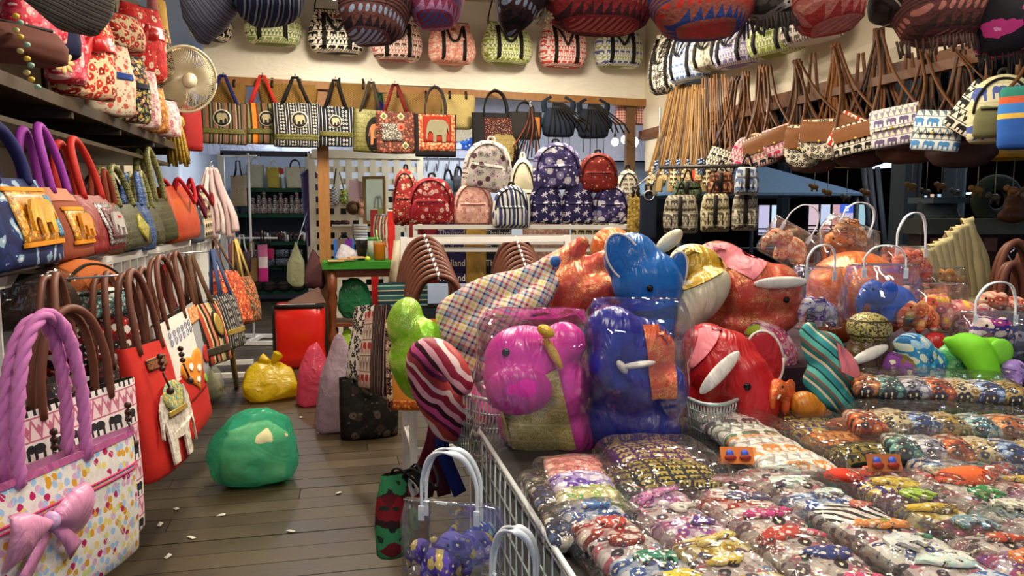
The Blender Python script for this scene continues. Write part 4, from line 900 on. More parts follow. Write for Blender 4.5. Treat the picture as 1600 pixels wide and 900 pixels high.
for k in range(3):
    m = MB(); rings = []
    for i in range(6):
        q = .03+.165*i/5; wd = .05+.05*math.sin(i/5*PI*.8)
        rings.append([V(q, .02*j*1.2+.02, wd*j) for j in (-1, -.3, .3, 1)])
    m.loft(rings, False, False, False).tf(Matrix.Rotation(2*PI*k/3, 4, 'Y')).build('blade', plain('#b8ad8c', .35), t)
MB().lathe([(.0, .0), (.06, .0), (.075, .03), (.075, .12), (.05, .16), (0, .165)], 18).tf(Matrix.Rotation(-PI/2, 4, 'X')).tf(Matrix.Translation((0, .05, 0))).build('motor', plain('#e2d8ba', .4), t)
MB().tube([V(0, .15, -.02), V(-.05, .2, -.12), V(-.3, .35, -.14)], .02, 8).build('arm', CRM, t)
# ---------------------------------------------------------------- pouches on the wall shelves
GP = 'patterned pouches on the wall shelves'
FLR = floral('#d8c49a', ['#b8241c', '#c83a2a', '#8f1a14', '#e0b08a'], 26, .45, '#e8d8b0'); PKF = floral('#d84a5c', ['#e87a86', '#c02a40', '#f0b8b4'], 26, .42, '#f6d8d0'); DKF = floral('#1c1a26', ['#c9a83a', '#b06a5a', '#7a8a4a', '#d8c8a0'], 34, .36, '#e8d890'); CRF = floral('#e0d4b8', ['#c85a4a', '#d89a8a', '#e0d4b8'], 22, .3, '#b8483a'); PKC = floral('#e4c4bc', ['#d08a94', '#efe0d8', '#c0647a'], 34, .42)
def pouch(px, py, X0, w, h, dp, mt, lb, yaw=.9, z=None, rx=0, ry=0, bow=None, tie=None, label_group=GP):
    p = onX(px, py, X0)
    if z: p.z = z
    _sd[0] += 1; t = T('pouch', lb, 'pouch', p, yaw, label_group, rx, ry)
    B = Body([(0, .44*w, .36*dp), (.06*h, .5*w, .48*dp), (.5*h, .5*w, .5*dp), (.9*h, .46*w, .22*dp), (h, .44*w, .06*dp)], 2.8); B.mb(.012, 9, _sd[0]).build('pouch_body', mt, t)
    MB().tube([V(x*w, 0, h+.003) for x in (-.42, 0, .42)], .006, 6).build('zip', BLK, t)
    if bow: patch(t, B, 'sash', 'rect', 0, .66*h, .96*w, .2*h, bow, .008); m = MB(); m.ell((.0, B.front(0, .6*h)-.03, .6*h), (.16*w, .03, .1*h)); m.ell((-.2*w, B.front(0, .5*h)-.02, .5*h), (.08*w, .02, .26*h), Euler((0, .4, 0))); m.wob(.01, 14, 2).build('bow', bow, t)
    if tie: patch(t, B, 'strap', 'rect', 0, .55*h, 1.0*w, .09*h, tie, .006)
    return t
ZA = 2.0; ZB = 2.42
pouch(52, 78, -1.15, .24, .32, .14, PKF, 'coral pink flowered pouch standing at the near end of the shelves', z=2.16, ry=.1)
pouch(82, 88, -1.12, .2, .3, .16, cloth('#171a3a'), 'navy blue gathered pouch with a flower trim', z=2.12)
pouch(104, 108, -1.16, .16, .3, .14, PKF, 'pink flowered pouch squeezed behind the navy gathered one', z=2.06)
pouch(133, 135, -1.13, .30, .38, .16, FLR, 'red and cream flowered pouch with a big red bow', z=ZA+.02, bow=satin('#c01a1c', .4))
pouch(172, 148, -1.15, .26, .36, .14, CRF, 'cream rosebud pouch with a blue strap', z=ZA, tie=cloth('#23408a'))
pouch(197, 160, -1.15, .28, .36, .14, DKF, 'black flowered pouch with a navy strap', z=ZA, tie=cloth('#1c2036'))
pouch(221, 185, -1.15, .24, .34, .14, PKC, 'pale pink flowered pouch standing tall on the lower shelf', z=ZA)
pouch(236, 190, -1.15, .22, .28, .14, floral('#c07a34', ['#e0a860', '#8a4a1c'], 34), 'orange brown flowered pouch on the lower shelf', z=ZA)
pouch(251, 205, -1.15, .3, .24, .14, PKC, 'pink rose pouch at the fan end of the lower shelf', z=ZA)
pouch(190, 60, -1.2, .26, .2, .16, FLR, 'red and cream flowered pouch lying under the hanging dark bag', z=ZB)
pouch(222, 92, -1.18, .32, .44, .16, floral('#c8201f', ['#e4d0b0', '#b01418', '#d84a3a'], 20, .36, '#c8201f'), 'scarlet and white flowered pouch with a red bow on the upper shelf', z=ZB-.1, bow=satin('#c41f1f', .4))
pouch(244, 105, -1.18, .24, .3, .14, DKF, 'black and cream flowered pouch behind the scarlet one', z=ZB)
pouch(261, 120, -1.18, .3, .42, .14, FLR, 'cream pouch with red flowers and a red strap next to the fan', z=ZB-.16, tie=cloth('#9a1a18'))
pouch(251, 55, -1.16, .1, .5, .1, cloth('#b08a3a'), 'long mustard yellow cloth sleeve above the fan', z=ZB)
pouch(240, 40, -1.14, .07, .46, .08, cloth('#a8605c'), 'long dusty rose cloth sleeve above the fan', z=ZB+.02)
pouch(20, 92, -1.05, .34, .12, .2, cloth('#5a3024'), 'brown leather pouch lying at the near end of the lower shelf', z=ZA)
t = T('flower_garland', 'string of small yellow and green flowers beside the coral pouch', 'decoration', at(25, 25, 2.45))
for i in range(11):
    x, z = .012*math.sin(i*2.1)+.004*i, -.022*i; MB().ell((x, -.01*(i % 2), z), (.011, .011, .009), None, 8, 6).build('flower', plain(['#d9b83a', '#8fb8a0', '#c9c27a'][i % 3], .5), t)
t = T('flower_pin', 'cream daisy shaped cloth flower pinned on the shelf edge', 'decoration', at(98, 98, 3.05), .9)
for k in range(8):
    a = 2*PI*k/8; MB().ell((.028*math.cos(a), -.006, .028*math.sin(a)), (.02, .006, .011), Euler((0, -a, 0)), 10, 6).build('petal', cloth('#d8b87a'), t)
MB().ell((0, -.01, 0), (.012, .008, .012), None, 10, 6).build('centre', cloth('#a8742a'), t)
# ================================================================ BAGS HANGING OVERHEAD
def ribbed(c1, c2, c3, per=.03, ax='z'): return stripes([(2, c1), (1, c2), (2, c1), (.7, c3), (1, c2)], per, ax, .9, .01, .3)
@memo
def tribal(bgc, c1, c2, row=.045):
    row *= .55
    m = M('tribal_weave', .9, .2, .2); x, y, z = m.xyz(); u = x+y*.8; v = z+y*.3; fv = (v/row).fr(); r = (v/row).fl().mod(3).ab()
    tri = ((u/(row*.9)).fr()-.5).ab()*2; t1 = (tri).lt(fv); dots = (((u/(row*.7)).fr()-.5).sq()+((fv-.5)*.9).sq()).lt(.09)
    c = m.mix(r.lt(.5), m.mix(r.lt(1.5), m.mix(((fv*3).fr()).lt(.4), bgc, c1), m.mix(dots, bgc, c2)), m.mix(t1, c1, bgc))
    m.color(c, .3, 60); m.bump(m.noise(110, 2), .5, .006); return m.done()
rodz = 2.62
t = T('hanging_rod', 'long bamboo rod over the shop front carrying the woven bags', 'rod', (0, 0, 0))
ra, rb = at(-150, 0, 2.0), at(1750, 0, 2.0); ra.z = rb.z = rodz
MB().tube([ra+(rb-ra)*i/20 for i in range(21)], [.018+.004*(i % 2) for i in range(21)], 8).build('pole', wood('#8a7848', '#5a4a28', 1), t)
for f in (.02, .5, .98):
    p = ra+(rb-ra)*f; MB().tube([p, V(p.x, p.y, 3.6)], .006, 6).build('wire', STEEL, t)
def hobo(cx, yb, wpx, d, mt, lb, roll=0, yaw=0, hh=.30, pom=None, fringe=None, pointed=False, dpt=.2, strapm=None):
    _sd[0] += 1; p = at(cx, yb, d); w = wpx*d/F*1.05
    t = T('woven_hobo_bag', lb, 'bag', p, -YAW+yaw, 'woven hobo bags hanging overhead', 0, roll)
    if pointed: prof = [(0, .05*w, .15*dpt), (.12*hh, .2*w, .4*dpt), (.45*hh, .4*w, .5*dpt), (.8*hh, .5*w, .46*dpt), (hh, .44*w, .2*dpt)]
    else: prof = [(0, .24*w, .2*dpt), (.06*hh, .36*w, .4*dpt), (.25*hh, .47*w, .5*dpt), (.6*hh, .5*w, .48*dpt), (.9*hh, .46*w, .3*dpt), (hh, .4*w, .12*dpt)]
    B = Body(prof, 2.3); B.mb(.012, 8, _sd[0]).build('bag_body', mt, t)
    top = rodz-p.z
    for sx in (-1, 1):
        MB().ribbon(cr([V(sx*.38*w, 0, hh*.9), V(sx*.24*w, 0, hh+(top-hh)*.5), V(sx*.03, 0, top+.02)], 5), (1, 0, 0), [.05]*6+[.035]*5, .008).build('strap', strapm or mt, t)
    MB().tube([V(x*w, -.2*dpt, hh*.97) for x in (-.36, 0, .36)], .005, 5).build('zip', BLK, t)
    if pom:
        for i, (x, z, c) in enumerate(pom):
            m = MB(); q = V(x*w, B.front(x*w, z*hh)-.03, z*hh); rr = .03
            for k in range(26):
                dv = noise.random_unit_vector(); m.tube([q, q+dv*rr], [.006, .002], 4)
            m.ell(q, (.018, .018, .018), None, 8, 6); m.build('pompom', cloth(c), t)
    if fringe:
        for k in range(30):
            x = (-.46+.92*k/29)*w; z0 = fringe[0]*hh; q = V(x, B.front(x, max(z0, .01))-.004, z0)
            MB().tube([q, q+V(R.uniform(-.008, .008), -.006, -.03-R.uniform(0, .02))], .003, 4).build('fringe', cloth(fringe[1]), t)
    return t
HB = [
 (140, 52, 190, 2.1, ribbed('#5c5650', '#2c2926', '#7a726a', .02, 'd'), 'charcoal ribbed woven hobo bag with slanting cords', dict(roll=-.35, pointed=True, hh=.34)),
 (318, 64, 125, 2.0, ribbed('#62606a', '#3a393e', '#7e7a84', .016, 'd'), 'dark grey denim hobo bag with a pointed bottom', dict(roll=.2, pointed=True, hh=.34)),
 (425, 33, 118, 2.0, stripes([(2, '#1c2a44'), (1, '#8a8a94'), (1.5, '#15151c'), (1, '#5a6a84'), (1, '#2a2026')], .03, 'x', .9, .012), 'blue and black striped woven hobo bag', dict(roll=-.12)),
 (585, 69, 112, 1.95, tribal('#6a4038', '#2c2024', '#9aa4b8'), 'brown and grey woven hobo bag with ribbed pink bottom', dict(roll=.04)),
 (680, 41, 92, 2.0, tribal('#8a3a50', '#b07a9a', '#4a5a8a'), 'raspberry pink and violet woven hobo bag', dict()),
 (800, 57, 120, 1.95, tribal('#2a1414', '#0f0c10', '#6a7484', .05), 'black and maroon ikat hobo bag', dict(roll=.22, pointed=True)),
 (935, 50, 190, 2.0, tribal('#7a2424', '#3a1a1c', '#a85a44', .05), 'maroon woven hobo bag with a pale tassel', dict(pom=[(-.42, .1, '#b89a72')])),
 (1100, 58, 170, 1.95, tribal('#8a4a3c', '#2c3a70', '#b83028', .05), 'red and blue triangle woven hobo bag', dict(roll=-.1)),
 (1220, 32, 125, 1.95, floral('#2a2826', ['#d8d0bc', '#4a4640', '#8a8478'], 34, .42, '#1c1a18'), 'black and white scroll woven hobo bag with shaggy edge', dict(fringe=(.02, '#3a3632'), roll=-.1)),
 (1300, 52, 125, 1.9, tribal('#a05a50', '#8a2a24', '#b8786a', .06), 'dusty red woven hobo bag with zigzag hem', dict(roll=-.18)),
 (1400, 40, 95, 1.9, ribbed('#2c2620', '#15120f', '#a89a80', .03, 'd'), 'black and beige zigzag hobo bag with yellow pompom', dict(roll=.1, pom=[(-.42, .5, '#c9b04a'), (.35, .5, '#e0d4a8')])),
 (1472, 68, 150, 1.85, tribal('#5c3430', '#3a2a22', '#a86a5c', .05), 'brown and pink woven hobo bag with fringe and cream bird pompom', dict(fringe=(.03, '#4a342c'), roll=-.05, pom=[(.46, .3, '#b9b0b4')])),
 (1585, 92, 120, 1.8, floral('#17151c', ['#2a2430', '#b8347a', '#1c1a22', '#2a2430'], 16, .3, '#d890b8'), 'black hobo bag with bright pink flower and gold trim', dict(fringe=(.03, '#2a221c'), pom=[(-.1, .22, '#c9a23a')]))]
for cx, yb, wp, d, mt, lb, kw in HB: hobo(cx, yb, wp, d, mt, lb, **kw)
# ================================================================ RIGHT WALL
XW = XR-.2
for x0, x1, y1, hpx, mt, lb in ((1022, 1066, 145, 88, floral('#d8d0bc', ['#191512', '#2c2620', '#d8d0bc'], 36, .5, '#e8e0cc'), 'black and cream swirl travel bag at the bamboo corner'), (1052, 1102, 128, 78, elephants('#dfe2e0', '#5a7ab0', .05, None, '#6a8ac0', '#e4e6e2'), 'white travel bag with blue elephants on the right wall'), (1090, 1142, 108, 60, floral('#b8b4a0', ['#8a8674', '#d0ccb8'], 30, .45, '#6a6656'), 'grey beige floral travel bag on the right wall'), (1126, 1182, 103, 60, elephants('#e2dee0', '#7a6aa0', .05, None, '#8a7ab0', '#e6e2e4'), 'white travel bag with purple elephants on the right wall'), (1180, 1248, 86, 62, elephants('#dce0b0', '#98a83a', .05, None, '#8a9a30', '#e2e6c0'), 'lime green elephant travel bag on the right wall'), (1240, 1300, 66, 60, elephants('#e0d8cc', '#6a5a54', .05), 'beige elephant travel bag on the right wall next to the lime one')):
    p = onX((x0+x1)/2, y1, XW); k = dep(p)/F
    duffel('travel_bag', lb, p, -PI/2+.25, .48, hpx*k*1.05, .26, mt, 'travel bags on the right wall', BLK, None, 0, .6, 1)
# hook rail
t = T('hook_rail', 'brown wooden rail with hooks for the shoulder bags', 'rail', (0, 0, 0))
MB().box((XW+.02, 4.6, zt-.1), (.05, 5.6, .05)).build('bar', wood('#6d4423', '#3c2310'), t, False)
for k in range(6): MB().box((XR-.06, 2.2+k*.98, zt-.08), (.24, .04, .035)).build('bracket', wood('#6d4423', '#3c2310'), t, False)
def satchel(label, hk, bp_, w, h, dp, mt, flap=None, shape='satchel', roll=0, yaw=-PI/2+.55, X0=None, sm=None, sw=.016, group='shoulder bags on the hook rail', gname=None, hx=None, ns=2, name='shoulder_bag', detail=True):
    _sd[0] += 1; p = onX(bp_[0], bp_[1], X0 or XW-.14); hkw = onX(hk[0], hk[1], hx or XW)
    t = T(name, label, 'bag', p, yaw, group, 0, roll)
    n = 2.0 if shape == 'round' else 3.0
    if shape == 'round': prof = [(0, .1*w, .4*dp), (.06*h, .26*w, .48*dp), (.25*h, .44*w, .5*dp), (.5*h, .5*w, .5*dp), (.75*h, .44*w, .5*dp), (.94*h, .26*w, .48*dp), (h, .1*w, .4*dp)]; n = 5
    elif shape == 'moon': prof = [(0, .18*w, .3*dp), (.1*h, .36*w, .46*dp), (.4*h, .49*w, .5*dp), (.8*h, .5*w, .42*dp), (h, .46*w, .2*dp)]; n = 2.6
    else: prof = [(0, .46*w, .4*dp), (.06*h, .5*w, .5*dp), (.6*h, .5*w, .5*dp), (.95*h, .49*w, .4*dp), (h, .46*w, .3*dp)]
    B = Body(prof, n, 24); B.mb(.005, 9, _sd[0]).build('bag_body', mt, t)
    if flap:
        fw = .9*w; m = MB(); rows = []
        for i in range(7):
            s_ = i/6; z = h*(1.0-.56*s_); ww = fw*(1-.12*s_**3)
            yv = (lambda x: min(B.front(x, min(z, h*.93)), -.15*dp)-.012 if s_ > .01 else -.02)
            rows.append([V(x, yv(x) if s_ > .01 else .1*dp, z if s_ > .01 else h+.008) for x in [ww*(-.5+j/6) for j in range(7)]])
        m.loft(rows, False, False, False); fo = m.build('flap', flap, t)
        if detail: MB().ell((0, B.front(0, h*.45)-.02, h*.45), (.009, .005, .009), None, 8, 6).build('button', GOLD, fo)
    Rm = t.rotation_euler.to_matrix(); hl = Rm.inverted() @ (hkw-p)
    for i in range(ns):
        sx = -1 if i % 2 == 0 else 1; o = .012*(i//2)
        MB().ribbon(cr([V(sx*.46*w, o, h*.86), V(sx*.4*w*.6, o, h*.86)*.55+hl*.45, hl+V(sx*.012, o, -.01)], 5), (1, .2, 0), sw, .004).build('strap', sm or TAN2, t)
    return t
ELG = elephants('#e2dac6', '#2a2622', .045, None, '#3a342c', '#ddd4be'); ELT = floral('#d8cfb6', ['#2c2822', '#5c5446', '#d8cfb6'], 48, .48, '#efe6d0'); PKE = elephants('#e8c8c4', '#c83a6a', .05, None, '#c0607a', '#ecd4d0'); PKK = elephants('#e0bcb0', '#2a2c38', .05, None, '#a86a5c', '#e4c8bc'); RWE = elephants('#c8381f', '#f0e4d8', .06); PUE = elephants('#ddd8d4', '#6a5a7c', .05, None, '#8a7a90', '#d8d4b8'); BLE = elephants('#d8dad4', '#4a86b8', .055, None, '#5a6a7a', '#dcd8c4'); BKE = elephants('#d8d0bc', '#191613', .05, None, '#191613', '#d8d0bc')
SB = [
 ('cream elephant print satchel hanging low beside the golden straps', (1150, 118), (1122, 268), .25, .17, .08, ELG, None, 'satchel', .35),
 ('round pink canteen bag with magenta elephants', (1165, 110), (1158, 262), .2, .22, .09, PKE, None, 'round', .3),
 ('striped brown and beige round bag behind the pink canteen bag', (1185, 105), (1180, 258), .2, .22, .09, stripes([(1, '#8a6a4a'), (1, '#c9b088'), (.6, '#3a2a1c')], .06, 'z'), None, 'round', .1),
 ('pink half moon bag with palm trees and a tan flap', (1190, 100), (1200, 258), .3, .22, .1, PKK, TAN, 'moon', -.3),
 ('bright pink half moon bag with a tan leaf shaped flap', (1200, 100), (1222, 245), .22, .2, .1, PKE, TAN, 'moon', -.25),
 ('black and cream round bag with a tan flap under the middle hook', (1245, 92), (1252, 262), .27, .26, .1, ELT, TAN, 'moon', .1),
 ('black and cream half moon bag with a wide tan leather top', (1245, 92), (1285, 250), .32, .24, .1, ELT, TAN, 'moon', .05),
 ('red and white elephant bag with a brown flap hung askew', (1305, 66), (1312, 235), .19, .21, .08, RWE, TAN, 'satchel', .5),
 ('black and cream elephant satchel with a long tan flap', (1305, 66), (1348, 238), .3, .17, .1, BKE, TAN, 'satchel', -.2),
 ('white and purple elephant satchel with a matching flap', (1372, 42), (1402, 228), .26, .2, .09, PUE, PUE, 'satchel', -.12),
 ('white satchel with blue elephants next to the purple one', (1440, 70), (1458, 236), .22, .19, .08, BLE, BLE, 'satchel', .12),
 ('cream and black bag with a dark base hanging askew', (1490, 70), (1502, 210), .2, .24, .1, BKE, None, 'satchel', .6)]
for lb, hk, b_, w, h, dp, mt, fl_, sh, ro in SB: satchel(lb, hk, b_, w, h, dp, mt, fl_, sh, ro, ns=4, sw=.014)
# bunches of straps and hidden bags on every hook
for k, (hx_, hy_, bx_, by_, sp, nb) in enumerate(((1150, 118, 1120, 250, 40, 'cream elephant satchel'), (1165, 110, 1160, 250, 36, 'round pink canteen bag'), (1192, 100, 1195, 245, 40, 'pink palm tree bag'), (1245, 92, 1255, 245, 50, 'black and cream half moon bags'), (1305, 66, 1310, 236, 56, 'red elephant bag'), (1372, 42, 1372, 225, 60, 'purple elephant satchel'), (1450, 68, 1440, 232, 64, 'blue elephant satchel'), (1500, 75, 1498, 226, 50, 'askew bag with the dark base'))):
    for j in range(8):
        satchel('brown leather shoulder bag bunched behind the '+nb, (hx_+R.uniform(-4, 4), hy_+R.uniform(-2, 3)), (bx_-sp/2+sp*j/7+R.uniform(-4, 4), by_+R.uniform(-6, 10)), .15, .1, .06, plain(R.choice(['#3c241a', '#4a2a1e', '#2c1c16', '#5a3a2a']), .6), None, 'moon', R.uniform(-.2, .2), X0=XW-.02+.015*j, group='brown bags behind the '+nb, sm=R.choice([TAN2, TAN, plain('#5c3a20', .6), plain('#4a2e18', .55), plain('#2a1a10', .6), plain('#2a1a10', .6)]), ns=4, sw=.013, detail=False)
# dark brown leather bag bottoms hanging lowest
for k, (x, y, w, c) in enumerate(((1270, 270, .36, '#5c3a34'), (1345, 262, .34, '#4a2c28'), (1420, 256, .36, '#53301f'), (1500, 262, .34, '#3c2622'))):
    satchel('low hanging dark brown leather bag under the printed satchels' if k < 3 else 'dark brown corduroy bag at the hall end of the printed satchels', (x, 80), (x, y), w, .16, .12, plain(c, .5, .3, 0, .25, 60), None, 'moon', .0, X0=XW+.06, group='dark leather bags under the satchels' if k < 3 else None, ns=2, sw=.02)
# two larger canvas bags at the open end
p = onX(1562, 222, XW-.1); k = dep(p)/F
t = backpack('backpack', 'olive canvas backpack with bands of blue elephants', p, -.75, .27, .30, .14, elephants('#cfc9a2', '#4a5a98', .085, .08, '#b8b48a', '#c9c49a'), None, 0, 0, cloth('#6a6a44'))
MB().ribbon(cr([V(-.06, .05, .27), V(-.05, .08, .5), V(0, .1, .64)], 4), (1, 0, 0), .03, .005).build('strap', TAN2, t); MB().ribbon(cr([V(.06, .05, .27), V(.05, .08, .5), V(0.01, .1, .64)], 4), (1, 0, 0), .03, .005).build('strap', TAN2, t)
satchel('bright blue bag with orange and green stripes at the open end of the rail', (1612, 60), (1612, 232), .26, .26, .1, stripes([(3, '#2a5aa8'), (.5, '#d8b04a'), (1, '#3a78c0'), (.7, '#c85a3a'), (1, '#2a7a6a')], .26, 'z'), None, 'satchel', 0, yaw=-.8)
# ---------------------------------------------------------------- sheaf of small pouches on golden straps
for j in range(22):
    hxp = 1048+j*2.6; bx_ = 1012+j*4.4; by_ = 300-(j % 4)*9
    satchel('small woven phone pouch on a long golden strap, one of a sheaf', (hxp, 138-(j % 3)*4), (bx_, by_), .07, .13, .03, [weave('#b59a68', '#7a6238', .01), elephants('#d8c8a0', '#3a2e20', .04), floral('#c9a878', ['#6a4a2c', '#e0c89a'], 60), floral('#1d2238', ['#8aa0c0', '#1d2238'], 50)][j % 4] if j != 17 else cloth('#b0341f'), None, 'satchel', .12-.02*j*.3, X0=XW-.1-.012*(j % 5), sm=plain(['#8a6634', '#7a5628', '#9a7440', '#5c3e1e'][j % 4], .6), sw=.014, group='sheaf of phone pouches on golden straps', ns=2, name='phone_pouch', detail=False)
for j in range(7):
    satchel('thin strapped bronze coin pouch in the dark strap bunch by the lamp', (1100+j*6, 120-(j % 2)*6), (1092+j*9, 262+(j % 3)*10), .08, .1, .03, floral('#5a4230', ['#a8885c', '#2c2018'], 60), None, 'moon', .1, X0=XW-.06, sm=plain(['#7a4c24', '#3a2416', '#8a5c30'][j % 3], .6), sw=.013, group='coin pouches in the dark strap bunch', ns=2, name='coin_pouch', detail=False)
# ---------------------------------------------------------------- small printed backpacks under the straps
t = T('hanging_rod', 'short dark rod carrying the small printed backpacks', 'rod', (0, 0, 0))
pa, pbx = at(1030, 262, 5.9), at(1196, 258, 5.4); MB().tube([pa, pbx], .014, 8).build('pole', plain('#2a241e', .5), t)
for e in (pa, pbx): MB().tube([e, V(e.x, e.y, zt-.05)], .006, 6).build('wire', STEEL, t)
CV = elephants('#b8ae98', '#4a443c', .05, None, '#6a6254', '#b2a892'); CV2 = elephants('#c0b490', '#4c4434', .05, None, '#6a6048', '#bcb08c')
def minipack(x0, x1, y0, y1, d, mt, lb):
    p = at((x0+x1)/2, y1, d); k = d/F; w = (x1-x0)*k; h = (y1-y0)*k; _sd[0] += 1
    t = T('canvas_backpack', lb, 'backpack', p, -YAW-.25, 'small printed canvas backpacks under the straps')
    B = Body([(0, .42*w, .05), (.06*h, .48*w, .075), (.5*h, .5*w, .08), (.85*h, .44*w, .06), (h, .36*w, .03)], 3); B.mb(.006, 8, _sd[0]).build('bag_body', mt, t)
    for sx in (-1, 1):
        m = Body([(.06*h, .18*w, .02), (.1*h, .2*w, .04), (.45*h, .2*w, .04), (.56*h, .18*w, .02)], 3).mb(.003, 9, _sd[0]+sx); m.v = [q+V(sx*.23*w, -.075, 0) for q in m.v]; po = m.build('pocket', mt, t)
        MB().tube([V(sx*.23*w, -.118, .2*h), V(sx*.23*w, -.118, .46*h)], .004, 5).build('zip', KB, po)
    m = Body([(.6*h, .4*w, .03), (.64*h, .44*w, .06), (.9*h, .42*w, .05), (h, .34*w, .02)], 3).mb(.004, 9, _sd[0]); m.v = [q+V(0, -.04, 0) for q in m.v]; m.build('flap', mt, t)
    MB().ribbon([V(0, -.125, .2*h), V(0, -.125, .62*h), V(0, -.1, .95*h)], (1, 0, 0), .03, .005).build('strap', KB, t)
    MB().tube(cr([V(-.04, 0, h*.98), V(0, 0, h+.09), V(.04, 0, h*.98)], 4), .007, 6).build('loop', KB, t)
    f_ = min(1, max(0, ((x0+x1)/2-1030)/166)); tether(t, (0, 0, h+.08), pa*(1-f_)+pbx*f_, .004, 'hang_cord', KB)
minipack(1036, 1090, 305, 364, 5.75, CV, 'beige elephant print canvas backpack nearest the navy panel')
minipack(1094, 1140, 303, 362, 5.6, CV2, 'sand coloured elephant print canvas backpack in the middle of the three')
minipack(1143, 1183, 302, 360, 5.45, CV, 'grey beige canvas backpack beside the blue canopy view')
minipack(1052, 1096, 284, 312, 5.95, elephants('#5a6a4a', '#2c3426', .05), 'dark green printed backpack behind the canvas ones')
minipack(1106, 1146, 270, 304, 5.7, elephants('#b07a5a', '#5a2c1c', .05), 'terracotta printed backpack above the canvas ones')
minipack(1148, 1184, 262, 304, 5.3, elephants('#c8ccd0', '#5a6a8a', .06), 'white printed backpack with blue elephants above the grey beige one')
# navy panel bag and gold bag by the corner
p = at(1012, 372, 5.6); k = 5.6/F
t, B = tote('tote_bag', 'plain navy bag hung from a steel ring near the corner', p, -YAW, 26*k, 66*k, .06, cloth('#1b2132'), ('A', .1, KB, .02, .4, 'flat'), 1.0)
MB().tube([V(.035*math.cos(2*PI*i/16), -.03, 66*k+.035*math.sin(2*PI*i/16)) for i in range(17)], .005, 6).build('ring', STEEL, t); tether(t, (0, -.03, 66*k+.035), pa)
p = at(992, 366, 5.9); t, B = tote('tote_bag', 'mustard gold printed bag behind the rack end', p, -YAW, .12, .3, .06, floral('#a88a3a', ['#c9a850', '#6a5420'], 40), ('A', .08, KB, .02, .4, 'flat'), 1.0); tether(t, (0, 0, .36), pa)
# ================================================================ BACK ROOM AND COUNTER
TURF = M('green_turf', .9, .3); TURF.color('#2f7a1e', .35, 120); TURF.bump(TURF.noise(240, 2), .8, .01); TURF = TURF.done()
DTURF = M('dark_turf', .9, .2); DTURF.color('#12361c', .3, 90); DTURF.bump(DTURF.noise(200, 2), .7, .01); DTURF = DTURF.done()
YS = 13.2
t = T('shelf_unit', 'tall shelf unit with dark green turf boards in the back room', 'shelves', (0, 0, 0))
sx0, sx1 = onY(372, 350, YS).x, onY(486, 350, YS).x; SZ = [onY(430, y, YS).z for y in (297, 337, 380, 418, 457)]
for z in SZ: MB().box(((sx0+sx1)/2, YS+.2, z), (sx1-sx0, .5, .06)).build('shelf_board', DTURF, t, False)
for x in (sx0-.02, sx1+.02): MB().box((x, YS+.2, 1.0), (.04, .5, 2.0)).build('side_panel', plain('#3a3f44', .6), t, False)
MB().box(((sx0+sx1)/2, YS+.46, 1.0), (sx1-sx0, .02, 1.7)).build('back_panel', plain('#3c464c', .7), t, False)
for k, (x0, x1, y0, c1, c2, lb) in enumerate(((386, 413, 258, '#b0a488', '#857a60', 'grey straw shopper on the top green shelf'), (417, 440, 262, '#b0963a', '#7a6820', 'mustard yellow straw shopper with a red tag on the top green shelf'), (447, 477, 261, '#c0b08a', '#8f8062', 'tall cream straw shopper on the top green shelf'))):
    p = onY((x0+x1)/2, 297, YS); p.z = SZ[0]+.03; kk = dep(p)/F; w = (x1-x0)*kk; h = (297-y0)*kk-.03
    t, B = tote('straw_shopper', lb, p, 0, w, h, .2, weave(c1, c2, .02), ('arch', .14, cloth('#c8bfa8' if k < 2 else '#2a2620'), .008, .5, 'round'), .86, group='straw shoppers on the green shelf')
    if k == 1: patch(t, B, 'tag', 'rect', .12, h*.75, .07, .14, cloth('#b02a2a')); patch(t, B, 'tag_foot', 'rect', .12, h*.6, .07, .05, cloth('#e6e0d4'), .003, .004)
for k in range(10):
    x = onY(396+k*8.6, 337, YS-.05).x; hgt = .26+.05*((k*7) % 3)
    t = tag(MB().lathe([(.035, 0), (.055, .02), (.06, hgt*.35), (.045, hgt*.6), (.022, hgt*.75), (.026, hgt*.85), (.034, hgt*.93), (.02, hgt)], 14).build('carved_bottle', floral(['#4a2420', '#2c2624', '#5a3a34'][k % 3], ['#8a7468', '#b09c8c', '#3a2020'], 60, .4)), 'dark carved souvenir bottle on the green shelf under the straw shoppers', 'bottle', 'carved bottles on the second green shelf'); t.location = (x, YS-.02+.05*(k % 2), SZ[1]+.03)
for k in range(11):
    x = onY(404+k*7.4, 380, YS-.05).x
    t = T('elephant_figurine', 'small dark wooden elephant figurine on the third green shelf', 'figurine', (x, YS-.02, SZ[2]+.03), .5*((k*5) % 3-1), 'elephant figurines on the third green shelf')
    WD = plain(['#3a2018', '#2a1a14', '#d0c4b0', '#4a2a1c'][(k*3) % 4], .45)
    m = MB(); m.ell((0, 0, .1), (.05, .035, .042), None, 12, 8); m.ell((-.05, 0, .13), (.03, .026, .03), None, 10, 8); m.tube([V(-.075, 0, .13), V(-.09, 0, .1), V(-.095, 0, .17)], [.013, .01, .006], 6)
    for a in (-.03, .03):
        for b in (-.018, .018): m.tube([V(a, b, .09), V(a, b, 0)], .014, 6)
    m.build('body', WD, t)
for k in range(8):
    x = onY(398+(k % 4)*22, 418, YS).x; z = SZ[3]+.03+(k//4)*.14
    t = tag(MB().box((0, 0, .062), (.2, .2, .124)).wob(.006, 9, k).build('packed_bag', floral(['#3a3c42', '#2a2c34', '#4a4a4c'][k % 3], ['#6a6c74', '#24252a'], 40)), 'grey wrapped bag stacked on the fourth green shelf', 'package', 'wrapped bags on the fourth green shelf'); t.location = (x, YS, z)
